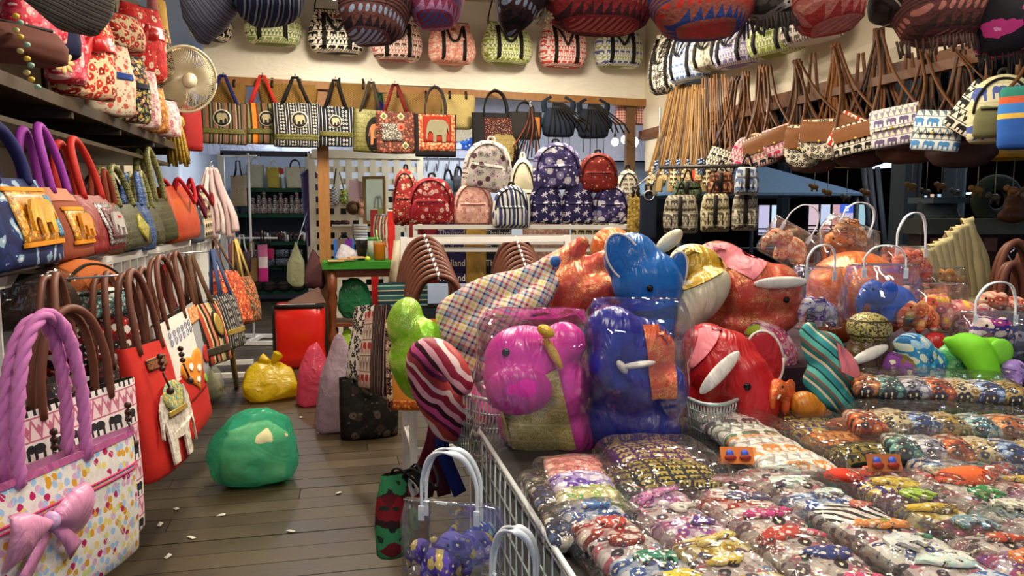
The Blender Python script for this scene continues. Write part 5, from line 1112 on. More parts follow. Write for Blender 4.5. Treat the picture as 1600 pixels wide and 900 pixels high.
for k in range(4):
    t = T('round_basket', 'dark lidded basket on the lowest green shelf', 'basket', (onY(400+k*22, 455, YS).x, YS, SZ[4]+.03), 0, 'dark baskets on the lowest green shelf')
    MB().lathe([(.08, 0), (.1, .03), (.1, .09), (.09, .1)], 14).build('body', weave('#3a2a20', '#1c1410', .02), t); MB().lathe([(.1, .1), (.1, .12), (.05, .15), (.0, .16)], 14).build('lid', weave('#4a3626', '#241a12', .02), t)
# bags hanging in the doorway
DS = at(392, 372, 8.75)
t = T('pouch_stand', 'slim white metal stand with low feet at the doorway', 'stand', (DS.x, DS.y, 0), -YAW)
MB().tube([V(0, 0, .04), V(0, 0, 2.15)], .014, 8).build('pole', WHT, t); MB().tube([V(-.3, 0, DS.z-CAMH+CAMH), V(.3, 0, DS.z)], .01, 8).build('cross_bar', WHT, t); MB().tube([V(-.3, 0, 2.12), V(.1, 0, 2.12)], .01, 8).build('upper_bar', WHT, t)
for y in (-.25, .25): MB().box((0, y, .03), (.6, .05, .04)).build('foot', WHT, t, False)
MB().box((0, 0, .03), (.05, .5, .04)).build('foot_bar', WHT, t, False)
GD = 'small bags hanging in the doorway'
for lb, x0, x1, y0, y1, d, mt, hm in (('beige straw bag with pink tassel hanging at the doorway', 362, 386, 275, 322, 8.9, weave('#b5a58a', '#857658', .016), KB), ('dark plum drawstring pouch with white cord', 366, 393, 392, 424, 8.6, satin('#2c1420', .5), cloth('#d8d4cc')), ('tan suede bag below the plum pouch', 384, 406, 402, 440, 8.75, cloth('#8a6a44'), cloth('#8a6a44')), ('pink bottle bag with a white middle hanging in the doorway', 405, 419, 382, 440, 8.7, stripes([(2, '#c02a80'), (1.6, '#d8c8c8'), (2, '#c86a94')], .44, 'z'), KB), ('magenta pouch beside the pink bottle bag', 412, 427, 388, 405, 9.0, cloth('#a81a50'), KB), ('mauve purse hanging at the end of the rack', 357, 373, 378, 410, 8.2, satin('#8a4a54', .5), cloth('#d8d4cc'))):
    p = at((x0+x1)/2, y1, d); k = d/F; tote('hanging_pouch', lb, p, -YAW+.2, (x1-x0)*k, (y1-y0)*k, .12, mt, ('A', .2, hm, .014, .5, 'flat'), .95, group=GD); tq = _lt[0]; hq = (y1-y0)*k; tether(tq, (0, 0, hq*.93+.19), (DS.x+((x0+x1)/2-392)*.0073, DS.y, 2.12 if y0 < 300 else DS.z))
# purple umbrella
t = T('umbrella', 'closed purple umbrella hanging on the lattice edge', 'umbrella', at(487, 402, 9.4)); k = 9.4/F
U = satin('#3a1a5a', .45)
m = MB(); rings = []
for z, r_ in ((0, .012), (.15, .045), (.6, .075), (.95, .085), (1.0, .095), (1.05, .05), (1.1, .02)):
    rings.append([V(r_*(1+.18*math.cos(8*a))*math.cos(a), r_*(1+.18*math.cos(8*a))*math.sin(a), z) for a in [2*PI*i/32 for i in range(32)]])
m.loft(rings).build('canopy', U, t); MB().tube([V(0, 0, 1.05), V(0, 0, 1.28)], .014, 8).build('handle', plain('#16121a', .4), t); MB().tube([V(0, 0, 0), V(0, 0, -.06)], .006, 6).build('tip', STEEL, t); MB().tube([V(.09*math.cos(2*PI*i/16), .09*math.sin(2*PI*i/16), .96) for i in range(17)], .008, 5).build('tie_band', U, t)
# sacks hanging by the doorway
_last = [None]
def sack(label, loc, yaw, prof, mt, wob=.03, seed=1, name='plastic_sack', inner=None, tie=None, group=None, rx=0, ry=0, hang=None, pts=46, pinch=0):
    t = T(name, label, 'plastic bag', loc, yaw, group, rx, ry)
    # taut crumpled film: hull of scattered points, subdivided and creased
    rs = random.Random(seed*17+3); B = Body(prof, 3.2, 40, 5); bm = bmesh.new()
    m = B.mb(0).wob(wob, 5.5, seed); pick = rs.sample(m.v, min(len(m.v), pts)); lo_ = [v for v in m.v if v.z < prof[1][0]*.6]
    for v in pick+rs.sample(lo_, min(len(lo_), 14)): bm.verts.new(v+V(rs.uniform(-1, 1), rs.uniform(-1, 1), rs.uniform(-.5, .5))*wob*.5)
    bmesh.ops.convex_hull(bm, input=bm.verts); bmesh.ops.delete(bm, geom=[v for v in bm.verts if not v.link_faces], context='VERTS')
    bmesh.ops.triangulate(bm, faces=bm.faces); bmesh.ops.subdivide_edges(bm, edges=bm.edges, cuts=4, use_grid_fill=True)
    for _ in range(2): bmesh.ops.smooth_vert(bm, verts=bm.verts, factor=.5, use_axis_x=True, use_axis_y=True, use_axis_z=True)
    hz = prof[-1][0]
    for v in bm.verts:
        rg = noise.ridged_multi_fractal(v.co*9+V(seed, 0, 0), .9, 2.1, 4, .9, 2)-1.1; nn = v.co-V(0, 0, hz*.4); v.co += nn.normalized()*rg*wob*.22
        if pinch: tz = max(0, v.co.z/hz-.55)/.45; v.co.x *= 1-pinch*tz; v.co.y *= 1-pinch*tz
    lo = min(v.co.z for v in bm.verts)
    for v in bm.verts: v.co.z -= lo
    me = bpy.data.meshes.new('sack'); bm.to_mesh(me); bm.free(); link('sack', me, mt, t)
    if inner:
        m2 = Body([(z*.8+.015, a*.78, b*.78) for z, a, b in prof], 2.4, 32, 4).mb(0); m2.wob(wob, 5.5, seed).wob(wob*.3, 17, seed); m2.v = [V(v.x, v.y, max(v.z, .012)) for v in m2.v]; m2.build('contents', inner, t)
    _last[0] = t
    if tie:
        h = prof[-1][0]; m3 = MB(); m3.tube(cr([V(0, 0, h-.03), V(.03, -.02, h+.04), V(.06, -.03, h+.09)], 4), [.012+.004*i for i in range(9)], 6); m3.tube(cr([V(0, 0, h-.03), V(-.03, -.02, h+.03), V(-.07, 0, h+.05)], 4), [.012+.004*i for i in range(9)], 6); m3.v = [v-V(0, 0, .03) for v in m3.v]; m3.wob(.01, 20, seed).build('knot', mt, t)
    return t
sack('pale yellow plastic sack hanging in the doorway', at(464, 448, 8.7), 0, [(0, .06, .05), (.06, .12, .1), (.25, .11, .1), (.4, .06, .06), (.5, .02, .02)], sackplastic('#c9c79a', .85), .012, 2, pinch=.6); tether(bpy.context.scene.collection.objects[-1] if False else _last[0], (0, 0, .45), (d2, 9.66, 1.55))
sack('maroon cloth sack hanging beside the counter', at(493, 452, 7.7), 0, [(0, .08, .07), (.05, .12, .1), (.2, .1, .09), (.34, .04, .04), (.42, .015, .015)], cloth('#4a2a2c'), .008, 3)
# ---------------------------------------------------------------- counter
cl_, cr_ = at(508, 412, 7.3), at(612, 412, 7.45); ct = cl_.z
cw = cr_.x-cl_.x+.15
t = T('counter', 'small wooden counter with bright green turf top and turned legs', 'table', (cl_.x+cw/2, cl_.y, 0), 0)
MB().box((0, .26, ct-.02), (cw+.06, .58, .07)).build('turf_top', TURF, t, False)
CW = wood('#7a3f1c', '#4c2410', 1, .35)
MB().box((0, .26, ct-.1), (cw-.04, .48, .07)).build('apron', CW, t, False)
for sx in (-1, 1):
    for y in (.04, .48):
        zt_ = ct-.08; MB().lathe([(.04, 0), (.04, .12), (.022, .15), (.045, .22), (.05, .3), (.025, .36), (.028, .5), (.048, .62), (.03, .7), (.045, .74), (.045, zt_)], 12).tf(Matrix.Translation((sx*(cw/2-.06), y, 0))).build('leg', CW, t)
MB().box((0, .27, .4), (cw-.1, .44, .03)).build('lower_shelf', CW, t, False)
cz = ct+.015; cx = cl_.x; cy = cl_.y
def cpos(px, dy=.2): q = onZ(px, 400, cz); return V(at(px, 405, 7.3+dy).x, cy+dy, cz)
t = T('tumbler', 'black insulated tumbler standing on the turf counter', 'cup', cpos(566)); k = 7.5/F
MB().lathe([(.038, 0), (.042, .01), (.05, .1), (.058, .12), (.06, .195), (.057, .2)], 20).build('body', plain('#0e0d0f', .3), t); MB().lathe([(.062, .2), (.062, .215), (.02, .22), (0, .22)], 20).build('lid', plain('#9aa4ac', .25), t)
t = T('tea_jar', 'plastic jar of orange tea standing on the turf counter', 'jar', cpos(594))
MB().lathe([(.05, 0), (.055, .01), (.055, .15), (.05, .17)], 18).build('tea', plain('#c87a1c', .3), t); MB().lathe([(.058, .0), (.06, .17), (.062, .21), (.058, .21)], 18).build('jar', film((.95, .9, .8), 12, .2), t); MB().tube([V(0, 0, .1), V(-.03, 0, .3)], .006, 6).build('straw', plain('#8ad06a', .4), t)
t = T('lunch_tub', 'stacked white tub with a green lid behind the tea jar', 'container', cpos(584, .42))
MB().lathe([(.06, 0), (.07, .18), (.07, .19)], 18).build('tub', plain('#d8dcc8', .4), t); MB().lathe([(.074, .19), (.074, .215), (0, .22)], 18).build('lid', plain('#3a8a2c', .4), t)
t = T('folded_bag', 'folded bag with purple, blue and brown panels on the counter', 'bag', cpos(538, .44))
MB().box((0, 0, .1), (.2, .05, .2)).build('panel', stripes([(1, '#5a1f7a'), (.8, '#2a5aa8'), (1.2, '#5a4a44')], .2, 'x'), t, False); MB().tube(cr([V(-.05, 0, .2), V(0, 0, .26), V(.05, 0, .2)], 4), .006, 6).build('handle', KB, t)
sack('crumpled white plastic bag lying on the counter', cpos(542, .18), .2, [(0, .1, .07), (.03, .13, .09), (.1, .09, .07), (.16, .03, .03)], sackplastic('#d4cfd4', .8), .02, 5)
for k, (dx, dy, rz) in enumerate(((-.12, .1, .1), (-.02, .08, -.15), (.07, .09, .3))):
    q = cpos(545, .02+.02*k); o = tag(MB().box((0, 0, .006), (.15, .09, .012)).build('paper_bag', plain(['#b8925a', '#a8804a', '#c49c64'][k], .8), None, False), 'flat brown paper bag at the front edge of the counter', 'paper bag', 'paper bags on the counter'); o.location = q+V(dx, -.02, .006+.013*k); o.rotation_euler = (0, 0, rz)
o = tag(MB().lathe([(.0, 0), (.025, .005), (.03, .025), (.02, .045), (0, .05)], 12).build('lime', plain('#a8b82c', .4)), 'small yellow green lime on the counter edge', 'fruit'); o.location = cpos(575, .04)
# under and beside the counter
sack('dark green plastic bag stuffed under the counter', V(cx+.28, cy+.2, .43), 0, [(0, .12, .1), (.06, .17, .14), (.25, .16, .13), (.36, .1, .08), (.4, .04, .03)], sackplastic('#2a7a4c', .9), .04, 8)
sack('lime green plastic bag on the floor under the counter', V(cx+.2, cy+.15, .0), 0, [(0, .1, .1), (.05, .14, .13), (.2, .12, .1), (.3, .05, .05), (.34, .02, .02)], sackplastic('#a8d03a', .9), .02, 9)
p = onZ(472, 572, 0)
t = T('zip_storage_bag', 'large glossy red zip storage bag with black edges on the floor', 'storage bag', (p.x, p.y, 0), -.05)
k = dep(p)/F; w = 76*k; h = 98*k
Body([(0, .48*w, .13), (.03, .5*w, .16), (h*.5, .49*w, .17), (h*.93, .5*w, .15), (h, .47*w, .12)], 6, 32).mb(.012, 6, 4).build('bag_body', M('red_vinyl', .18, 0, .6).color('#c81c0e', .1, 4).done(), t)
for sx in (-1, 1): MB().ribbon([V(sx*.485*w, -.10, z) for z in (.0, h*.3, h*.6, h)], (1, .5, 0), .05, .012).build('edge_binding', KB, t)
MB().ribbon([V(x*w, -.15, h*.985) for x in (-.48, 0, .48)], (0, 0, 1), .04, .012).build('zip_band', KB, t); MB().box((-.02, -.11, h*1.0), (w*.7, .04, .02)).build('label_strip', plain('#d8d4cc', .4), t, False)
t = T('paper_hat', 'brown cardboard sheet folded on top of the red storage bag', 'cardboard', (p.x+.08, p.y, h+.015))
MB().add([V(-.2, -.1, 0), V(.16, -.1, 0), V(.16, .1, 0), V(-.2, .1, 0), V(.08, 0, .14), V(.1, 0, .14)], [(0, 1, 5, 4), (2, 3, 4, 5), (0, 4, 3), (1, 2, 5), (3, 2, 1, 0)]).build('sheet', plain('#5c3c30', .7), t, False)
YEL = sackplastic('#e0c01a', .93, .22); PNK = sackplastic('#d8506c', .93, .25); LIL = sackplastic('#b8a0ac', .9, .3); GRN = sackplastic('#46cfa8', .42, .12)
p = onZ(425, 622, 0); sack('bright yellow plastic sack lying on the floor', p, .1, [(0, .2, .15), (.05, .235, .18), (.16, .225, .17), (.24, .15, .1), (.29, .07, .05), (.31, .03, .03)], YEL, .045, 11, tie=True)
p = onZ(492, 635, 0); sack('pink plastic sack on the floor before the red storage bag', p+V(0, .1, 0), 0, [(0, .1, .1), (.06, .15, .14), (.25, .14, .12), (.4, .09, .07), (.46, .04, .03)], PNK, .04, 12, pinch=.5)
p = onZ(535, 678, 0); sack('tall lilac grey plastic sack leaning on the dark printed bag', p+V(0, .1, 0), 0, [(0, .14, .14), (.06, .19, .17), (.3, .16, .15), (.55, .09, .09), (.66, .04, .04)], LIL, .035, 13, pinch=.4)
p = onZ(392, 768, 0); sack('translucent turquoise green plastic sack lying in the aisle', p+V(0, .15, 0), .12, [(0, .2, .13), (.04, .235, .16), (.18, .235, .16), (.3, .21, .14), (.36, .15, .08), (.38, .05, .03)], GRN, .05, 21, inner=cloth('#e0d8a8', .6), pts=30)
p = onZ(325, 632, 0); sack('clear plastic bag of yellow cloth on the floor under the heart tote', p+V(0, .1, 0), 0, [(0, .1, .08), (.05, .13, .1), (.2, .1, .08), (.3, .04, .03)], film((.95, .97, .9), 18, .8, .1, .1, .18), .03, 15, inner=cloth('#a8a860'))
p = onZ(578, 685, 0); k = dep(p)/F
t, B = tote('tote_bag', 'black tote with faint printed figures standing on the floor', p+V(0, .06, 0), .12, 92*k, 96*k, .2, floral('#16140f', ['#3a2a22', '#1f1c18', '#16140f', '#57453c'], 14, .34, '#2a241e'), ('flop', .12, KB, .02, .5, 'flat'), .98)
# red hardware on the lattice side
t = T('bead_rack', 'red wooden rack posts with hanging beads behind the counter', 'rack', (0, 0, 0))
for (px, y0, y1, d) in ((611, 330, 420, 7.6), (584, 328, 420, 8.3)):
    a, b = at(px, y0, d), at(px, y1, d); w_ = 11*d/F; MB().box((a.x, a.y, a.z/2), (w_, .05, a.z)).build('post', plain('#b01c14', .4), t, False); MB().box((a.x, a.y, a.z+.008), (w_*1.1, .06, .015)).build('post_cap', plain('#d8d0bc', .5), t, False)
a, b = at(584, 336, 8.3), at(611, 336, 7.6); MB().tube([a, b], .008, 6).build('rail', STEEL, t)
for k in range(9):
    q = a+(b-a)*(.1+.09*k); MB().tube(cr([q, q+V(-.02, 0, -.15), q+V(.0, 0, -.3-.03*(k % 3)), q+V(.02, 0, -.15), q], 4), .006, 5).build('necklace', plain(['#c9bfa0', '#5a4a3a', '#8a8a7a', '#b0341f'][k % 4], .5), t)
# ---------------------------------------------------------------- things on the lattice
YL = 9.55
t = T('mirror', 'mirror in a light wooden frame leaning on the lattice', 'mirror', onY(586, 350, YL-.12), -.42)
k = dep(t.location)/F; w, h = 36*k, 74*k
MB().box((0, 0, h/2), (w*.86, .01, h*.9)).build('glass', M('mirror_glass', .05, 0, .5, 1).color('#a8c0d0', 0).done(), t, False)
FRW = wood('#b08a4c', '#7a5a2a', 1)
for sx in (-1, 1): MB().box((sx*w*.46, -.012, h/2), (w*.1, .03, h)).build('frame_side', FRW, t, False)
for z in (h*.03, h*.97): MB().box((0, -.012, z), (w*.82, .03, h*.06)).build('frame_rail', FRW, t, False)
def onlat(name, label, cat, x0, x1, y0, y1, build):
    p = onY((x0+x1)/2, y1, YL-.05); k = dep(p)/F; t = T(name, label, cat, p); build(t, (x1-x0)*k, (y1-y0)*k); return t
onlat('paper_note', 'large pink paper sheet pinned on the lattice', 'paper', 545, 574, 281, 320, lambda t, w, h: (MB().add([V(-w/2, 0, h*.15), V(w*.4, -.01, 0), V(w/2, 0, h*.9), V(-w*.45, 0, h)], [(0, 1, 2, 3)]).build('sheet', plain('#d8b0b0', .8), t, False), MB().tube([V(w*.1, -.012, h*.3), V(w*.34, -.014, h*.27)], .004, 5).build('scribble', plain('#6a4a5a', .8), t)))
onlat('straw_hat', 'round brown straw hat hanging on the lattice', 'hat', 542, 562, 313, 337, lambda t, w, h: (MB().lathe([(w*.52, 0), (w*.54, .012), (w*.34, .03), (w*.3, .1), (w*.1, .13), (0, .13)], 18).tf(Matrix.Translation((0, 0, h/2)) @ Matrix.Rotation(PI/2, 4, 'X')).build('brim', weave('#7a5a34', '#4a3418', .016), t), MB().tube([V(w*.31*math.cos(2*PI*i/20), -.035, h/2+w*.31*math.sin(2*PI*i/20)) for i in range(21)], .012, 6).build('band', KB, t)))
onlat('coin_purse', 'green and yellow printed coin purse hanging on the lattice', 'purse', 531, 545, 296, 318, lambda t, w, h: (Body([(0, .2*w, .03), (.2*h, .5*w, .05), (.7*h, .42*w, .04), (h, .15*w, .02)], 2.2).mb(.004, 9, 2).build('purse_body', floral('#6a8a2c', ['#d8c83a', '#2c5a2a', '#e6e0c0'], 40), t), MB().tube([V(0, 0, h), V(-.05, 0, h+.2)], .008, 5).build('strap', cloth('#7a6a3a'), t)))
onlat('check_purse', 'black and white checked purse hanging on the lattice', 'purse', 514, 531, 290, 321, lambda t, w, h: (Body([(0, .3*w, .03), (.2*h, .5*w, .05), (.6*h, .4*w, .04), (h, .1*w, .02)], 2.2).mb(.004, 9, 2).build('purse_body', weave('#d8d4cc', '#14120f', .03), t), MB().tube([V(0, 0, h), V(.03, 0, h+.2)], .008, 5).build('strap', KB, t)))
onlat('sandal_pair', 'pair of dark sandals on a small lattice ledge', 'sandals', 519, 549, 342, 352, lambda t, w, h: (MB().box((0, 0, 0), (w, .12, .02)).build('ledge', plain('#d8d0bc', .5), t, False), MB().ell((-w*.22, -.02, .03), (w*.2, .05, .03)).build('sandal', plain('#2c1416', .5), t), MB().ell((w*.22, -.02, .03), (w*.2, .05, .03)).build('sandal', plain('#4a1a1c', .5), t)))
onlat('stacked_towels', 'stack of folded white cloths behind the counter', 'cloths', 553, 574, 350, 372, lambda t, w, h: [MB().box((0, 0, h*(.1+.2*i)), (w, .2, h*.17)).wob(.006, 8, i).build('cloth', cloth(['#d8d4cc', '#c8ccd4', '#e2ddd0', '#d0c0b0'][i % 4]), t) for i in range(5)])
onlat('plush_doll', 'small peach plush doll below the pink paper', 'plush', 558, 572, 316, 340, lambda t, w, h: (MB().ell((0, 0, h*.35), (w*.42, .06, h*.35)).ell((0, -.02, h*.8), (w*.32, .05, h*.22)).build('body', cloth('#d8a080'), t), MB().ell((-w*.25, -.02, h*1.0), (w*.1, .03, h*.14)).build('ear', cloth('#d8a080'), t), MB().ell((w*.25, -.02, h*1.0), (w*.1, .03, h*.14)).build('ear', cloth('#d8a080'), t)))
# hooks board on the pale wall
t = T('hook_board', 'row of steel wall hooks on the pale wall behind the backpacks', 'hooks', onY(690, 268, YT-.02))
for i in range(6): MB().tube(cr([V(-.35+.14*i, 0, .1), V(-.35+.14*i, -.08, .0), V(-.33+.14*i, -.1, .14), V(-.35+.14*i, -.12, .18)], 4), .01, 6).build('hook', plain('#8a8a92', .3), t)
for lb, px, y0, y1, c in (('small black handbag hanging from the wall hooks', 716, 275, 300, '#1c1c22'), ('small teal handbag hanging from the wall hooks', 700, 280, 305, '#2c4a54')):
    p = onY(px, y1, YT-.14); k = dep(p)/F; tote('tote_bag', lb, p, 0, 22*k, (y1-y0)*k, .1, plain(c, .5), ('arch', .14, KB, .01, .5, 'round'), .9); tether(_lt[0], (0, 0, (y1-y0)*k+.11), onY(px, 262, YT+.0))
# blue festival print and fan on the tarp
t = T('print_poster', 'bright blue and purple print hanging on the pale tarp', 'poster', onY(725, 232, YT-.03))
MB().box((0, 0, .2), (.5, .015, .42)).build('sheet', floral('#2a5ac0', ['#3a78d8', '#d8e0ea', '#1f4aa0'], 9, .4), t, False)
t = T('paper_fan', 'folding paper fan beside the blue print', 'fan', onY(716, 222, YT-.045))
for i in range(9):
    a = PI*(.15+.7*i/8); MB().add([V(0, -.006*(i % 2), 0), V(.3*math.cos(a-.13), 0, .3*math.sin(a-.13)), V(.3*math.cos(a+.13), -.012, .3*math.sin(a+.13))], [(0, 1, 2)]).build('fold', plain('#d8cba8', .7), t, False)
t = T('print_poster', 'green and violet print hanging behind the straw baskets', 'poster', onY(603, 172, YT-.03))
MB().box((0, 0, .15), (.32, .015, .45)).build('sheet', floral('#8ab0a0', ['#4a9a5a', '#6a3ab0', '#d8e0d8'], 7, .5), t, False)
# ================================================================ TOTES WITH BROWN HANDLES IN THE MIDDLE
t = T('tote_rack', 'white metal rail carrying the brown handled totes', 'rack', (0, 0, 0))
ra, rb = at(612, 452, 4.0), at(880, 452, 4.3); ra.z = rb.z = 1.08
for e in (ra, rb):
    MB().beam(V(e.x+.08, e.y+.2, 0), V(e.x+.08, e.y+.2, 1.36), .035, .035).build('leg', WHT, t, False); MB().beam(V(e.x+.08, e.y-.25, 0), V(e.x+.08, e.y-.25, 1.1), .035, .035).build('leg', WHT, t, False); MB().beam(V(e.x+.08, e.y-.25, .3), V(e.x+.08, e.y+.2, .3), .03, .03).build('cross_bar', WHT, t, False)
MB().beam(V(ra.x+.08, ra.y+.2, 1.34), V(rb.x+.08, rb.y+.2, 1.34), .03, .03).build('top_rail', WHT, t, False); MB().beam(V(ra.x+.08, ra.y-.25, .3), V(rb.x+.08, rb.y-.25, .3), .03, .03).build('low_rail', WHT, t, False)
BT = [cloth('#1f2c30'), floral('#23343a', ['#3a5a5c', '#8a7a5a'], 40), cloth('#2a1c18'), elephants('#3a2a24', '#8a7a6a', .05)]
def bundle(n, cx, y0, dx, dy, ytop, d0, d1, w, lb, g, labels=None):
    for k in range(n):
        f = k/(n-1); d = d0+(d1-d0)*f; kk = d/F; yt = ytop+6*f; p = at(cx+dx*k, yt+100, d); h = 100*kk
        t, B = tote('brown_handle_tote', lb, p, -YAW, w, h, .045, BT[k % 4], ('arch', (yt-y0-dy*k)*kk+.07*h, HND, .0125, .74-.16*f, 'round'), .96, group=g, wob=.003)
        zc = h*.93+(yt-y0-dy*k)*kk+.07*h
        MB().tube([V(0, -.01, zc-.02), V(0, -.016, zc+.008), V(0, .02, zc+.012)], .006, 6).build('hook', metal('#f2f2f2', .2), t)
bundle(9, 666, 371, 2.6, 7.4, 474, 4.25, 3.65, .40, 'dark tote with brown arched handles hung in a file beside the lime plush', 'file of brown handled totes by the lime plush')
bundle(7, 806, 373, 2.4, 7.0, 452, 4.5, 4.05, .37, 'dark tote with brown arched handles hung in a file behind the plaid plush', 'file of brown handled totes behind the plaid plush')
t, B, w, h = ftote('canvas_tote', 'cream canvas tote with its wide handles standing up beside the counter', (608, 440, 5.2), (640, 440, 5.1), (604, 520, 5.2), cloth('#cfc2a0'), .06, handle=('A', .3, cloth('#d4c8a8'), .07, .6, 'flat')); tether(t, (0, 0, h*.93+.28), (rk(655, 380).x, rk(655, 380).y, zr-.12))
# bags at the aisle end of that rail
t, B, w, h = ftote('tote_bag', 'orange tote with a blue swan print and flowered brown border', (602, 500, 3.55), (690, 498, 3.5), (606, 640, 3.55), cloth('#d8892e'), .06, bot=1.0, P=[('border_strip', 'rect', -.43, .5, .13, .98, floral('#2c1c18', ['#c8a888', '#8a5a48', '#d8bca0'], 46, .42, '#5a2a22')), ('lower_border', 'rect', .06, .06, .86, .1, floral('#b8541f', ['#8a3414', '#d8892e'], 60)), ('swan_body', 'disc', .1, .42, .34, .18, cloth('#2c4a5c')), ('swan_neck', 'disc', -.06, .6, .08, .3, cloth('#2c4a5c'))]); tether(t, (0, .02, h), V(ra.x+.1, ra.y-.25, 1.08))
t, B, w, h = ftote('tote_bag', 'teal folded tote with striped edge under the brown handles', (590, 442, 3.95), (668, 440, 3.9), (594, 560, 3.95), stripes([(1, '#2c5a5c'), (.4, '#8ab09a'), (1, '#1c3a44'), (.3, '#c8b890')], .05, 'z'), .06)
t, B, w, h = ftote('tote_bag', 'black and white crackle print tote hanging at the aisle end', (556, 480, 4.5), (584, 476, 4.3), (538, 590, 4.5), floral('#e0d8cc', ['#14120f', '#e0d8cc', '#2a2622'], 36, .55, '#e8e2d8'), .06, bot=1.15)
t, B, w, h = ftote('tote_bag', 'white tote with a band of red elephants hanging at the aisle end', (572, 488, 4.25), (596, 484, 4.0), (560, 604, 4.25), elephants('#d4c8bc', '#a82c20', .085, .075, '#8a6a5a', '#cfc2b4'), .06, bot=1.15)
t, B, w, h = ftote('tote_bag', 'dark plum striped tote between the red elephant and the orange totes', (586, 478, 4.0), (608, 476, 3.75), (580, 612, 4.0), stripes([(1, '#2c1a1c'), (.5, '#6a4a44'), (1, '#1a1416'), (.4, '#8a7a70')], .06, 'x'), .06)
# ================================================================ DISPLAY TABLE
ZT = .86
t = T('display_table', 'large display table with white wire grid sides', 'table', (0, 0, 0))
MB().box((1.72, 1.62, ZT-.02), (2.66, 2.0, .04)).build('table_top', plain('#2e2a28', .6), t, False)
MB().box((1.75, 2.66, ZT+.06), (2.3, .98, .16)).build('riser', cloth('#3a2430'), t, False)
for x in (.45, 3.0):
    for y in (.7, 2.55): MB().box((x, y, ZT/2-.02), (.05, .05, ZT-.04)).build('leg', WHT, t, False)
MB().box((1.72, 1.62, .35), (2.5, 1.85, .03)).build('lower_shelf', plain('#3c3a38', .7), t, False)
MB().box((.43, 1.62, .62), (.02, 1.8, .42)).build('side_board', plain('#8f969a', .6), t, False)
WIRE = metal('#c4cccf', .3, .5)
for k in range(24): MB().tube([V(.375, .66+k*.0605, .08), V(.375, .66+k*.0605, ZT+.02)], .0028, 5).build('wire', WIRE, t)
for k in range(13): MB().tube([V(.375, .62, .1+k*.0635), V(.375, 2.08, .1+k*.0635)], .0028, 5).build('wire', WIRE, t)
MB().tube([V(.375, .6, ZT+.02), V(.375, 2.1, ZT+.02)], .006, 8).build('top_wire', metal('#e0e4e4', .3), t)
# folded stock seen through the grid
for k in range(9):
    o = tag(MB().box((0, 0, .05), (.26, .17, .1)).wob(.01, 9, k).build('folded_cloth', floral(['#3a4a6a', '#8a3a3a', '#3a3a34', '#6a5a7a', '#2a4a3a'][k % 5], ['#c8c0b4', '#8a8a94', '#b0603a'], 40)), 'folded printed cloth stocked under the table top', 'cloth', 'folded cloths under the table'); o.location = (.62+.28*(k % 2), .75+.17*k, .37)
# ---------------------------------------------------------------- packets of pouches under clear film
PK_FILM = film((.99, .99, .99), 24, .9, .06, .07, .008)
_pk = [0]
def packet(label, A, B, w, n, mats, apps=None, z=ZT+.004, th=.045, name='pouch_packet', flip=0, group='film packets of pouches on the table', tilt=.1, filmw=1.12):
    _pk[0] += 1; rr = random.Random(_pk[0])
    a, b = onZ(A[0], A[1], z+th*.75), onZ(B[0], B[1], z+th*.75); a.z = b.z = z; L = (b-a).length; dv = b-a; yaw = math.atan2(dv.y, dv.x)+PI/2
    # local +Z of a lying piece runs from the near end (b) to the far end (a)
    t = T(name, label, 'packet', b, yaw, group)
    step = L/n; hl = step*1.22
    for i in range(n):
        mt = mats[i % len(mats)]
        Bd = Body([(0, .38*w, .3*th), (.08*hl, .42*w, .48*th), (.5*hl, .43*w, .58*th), (.9*hl, .41*w, .4*th), (hl, .36*w, .15*th)], 2.7, 24)
        o = Bd.mb(.005, 14, _pk[0]*7+i).build('pouch', mt, t)
        o.location = (rr.uniform(-.006, .006), step*i-.01, th*.55+.004); o.rotation_euler = (-PI/2+tilt*.4+rr.uniform(-.03, .03), 0, rr.uniform(-.04, .04)); o.rotation_mode = 'XYZ'
        if apps:
            ap = apps[i % len(apps)]
            for (kind, x, zz, sx, sz, c) in ap:
                q = patch(o, Bd, 'applique', kind, x*w, zz*hl, sx*w*rr.uniform(.7, 1.0), sz*hl*rr.uniform(.6, .9), floral(c, [c, '#e6e0d4', c, '#3a3438'], 70, .3), .006, .002, rr.uniform(-.5, .5))
                for v in q.data.vertices:
                    nn = noise.noise_vector(V(v.co.x*45+_pk[0], i*3, v.co.z*45))*.009; v.co.x += nn.x; v.co.z += nn.z
    fb = Body([(0, .46*w*filmw, .01), (.025*L, .5*w*filmw, .02), (.08*L, .5*w*filmw, .62*th+.012), (.5*L, .5*w*filmw, .72*th+.012), (.93*L, .5*w*filmw, .62*th+.012), (.98*L, .5*w*filmw, .018), (1.03*L, .47*w*filmw, .008)], 4.2, 36, 5)
    m = fb.mb(0); m.wob(.006, 16, _pk[0]).wob(.003, 40, _pk[0]); o = m.build('film', PK_FILM, t); o.location = (0, -.01, th*.62+.004); o.rotation_euler = (-PI/2, 0, 0)
    for v in o.data.vertices:
        if v.co.y > th*.6: v.co.y = th*.6
    return t
def E_(c, k='ele', x=.05, z=.5, sx=.6, sz=.7): return [(k, x, z, sx, sz, c)]
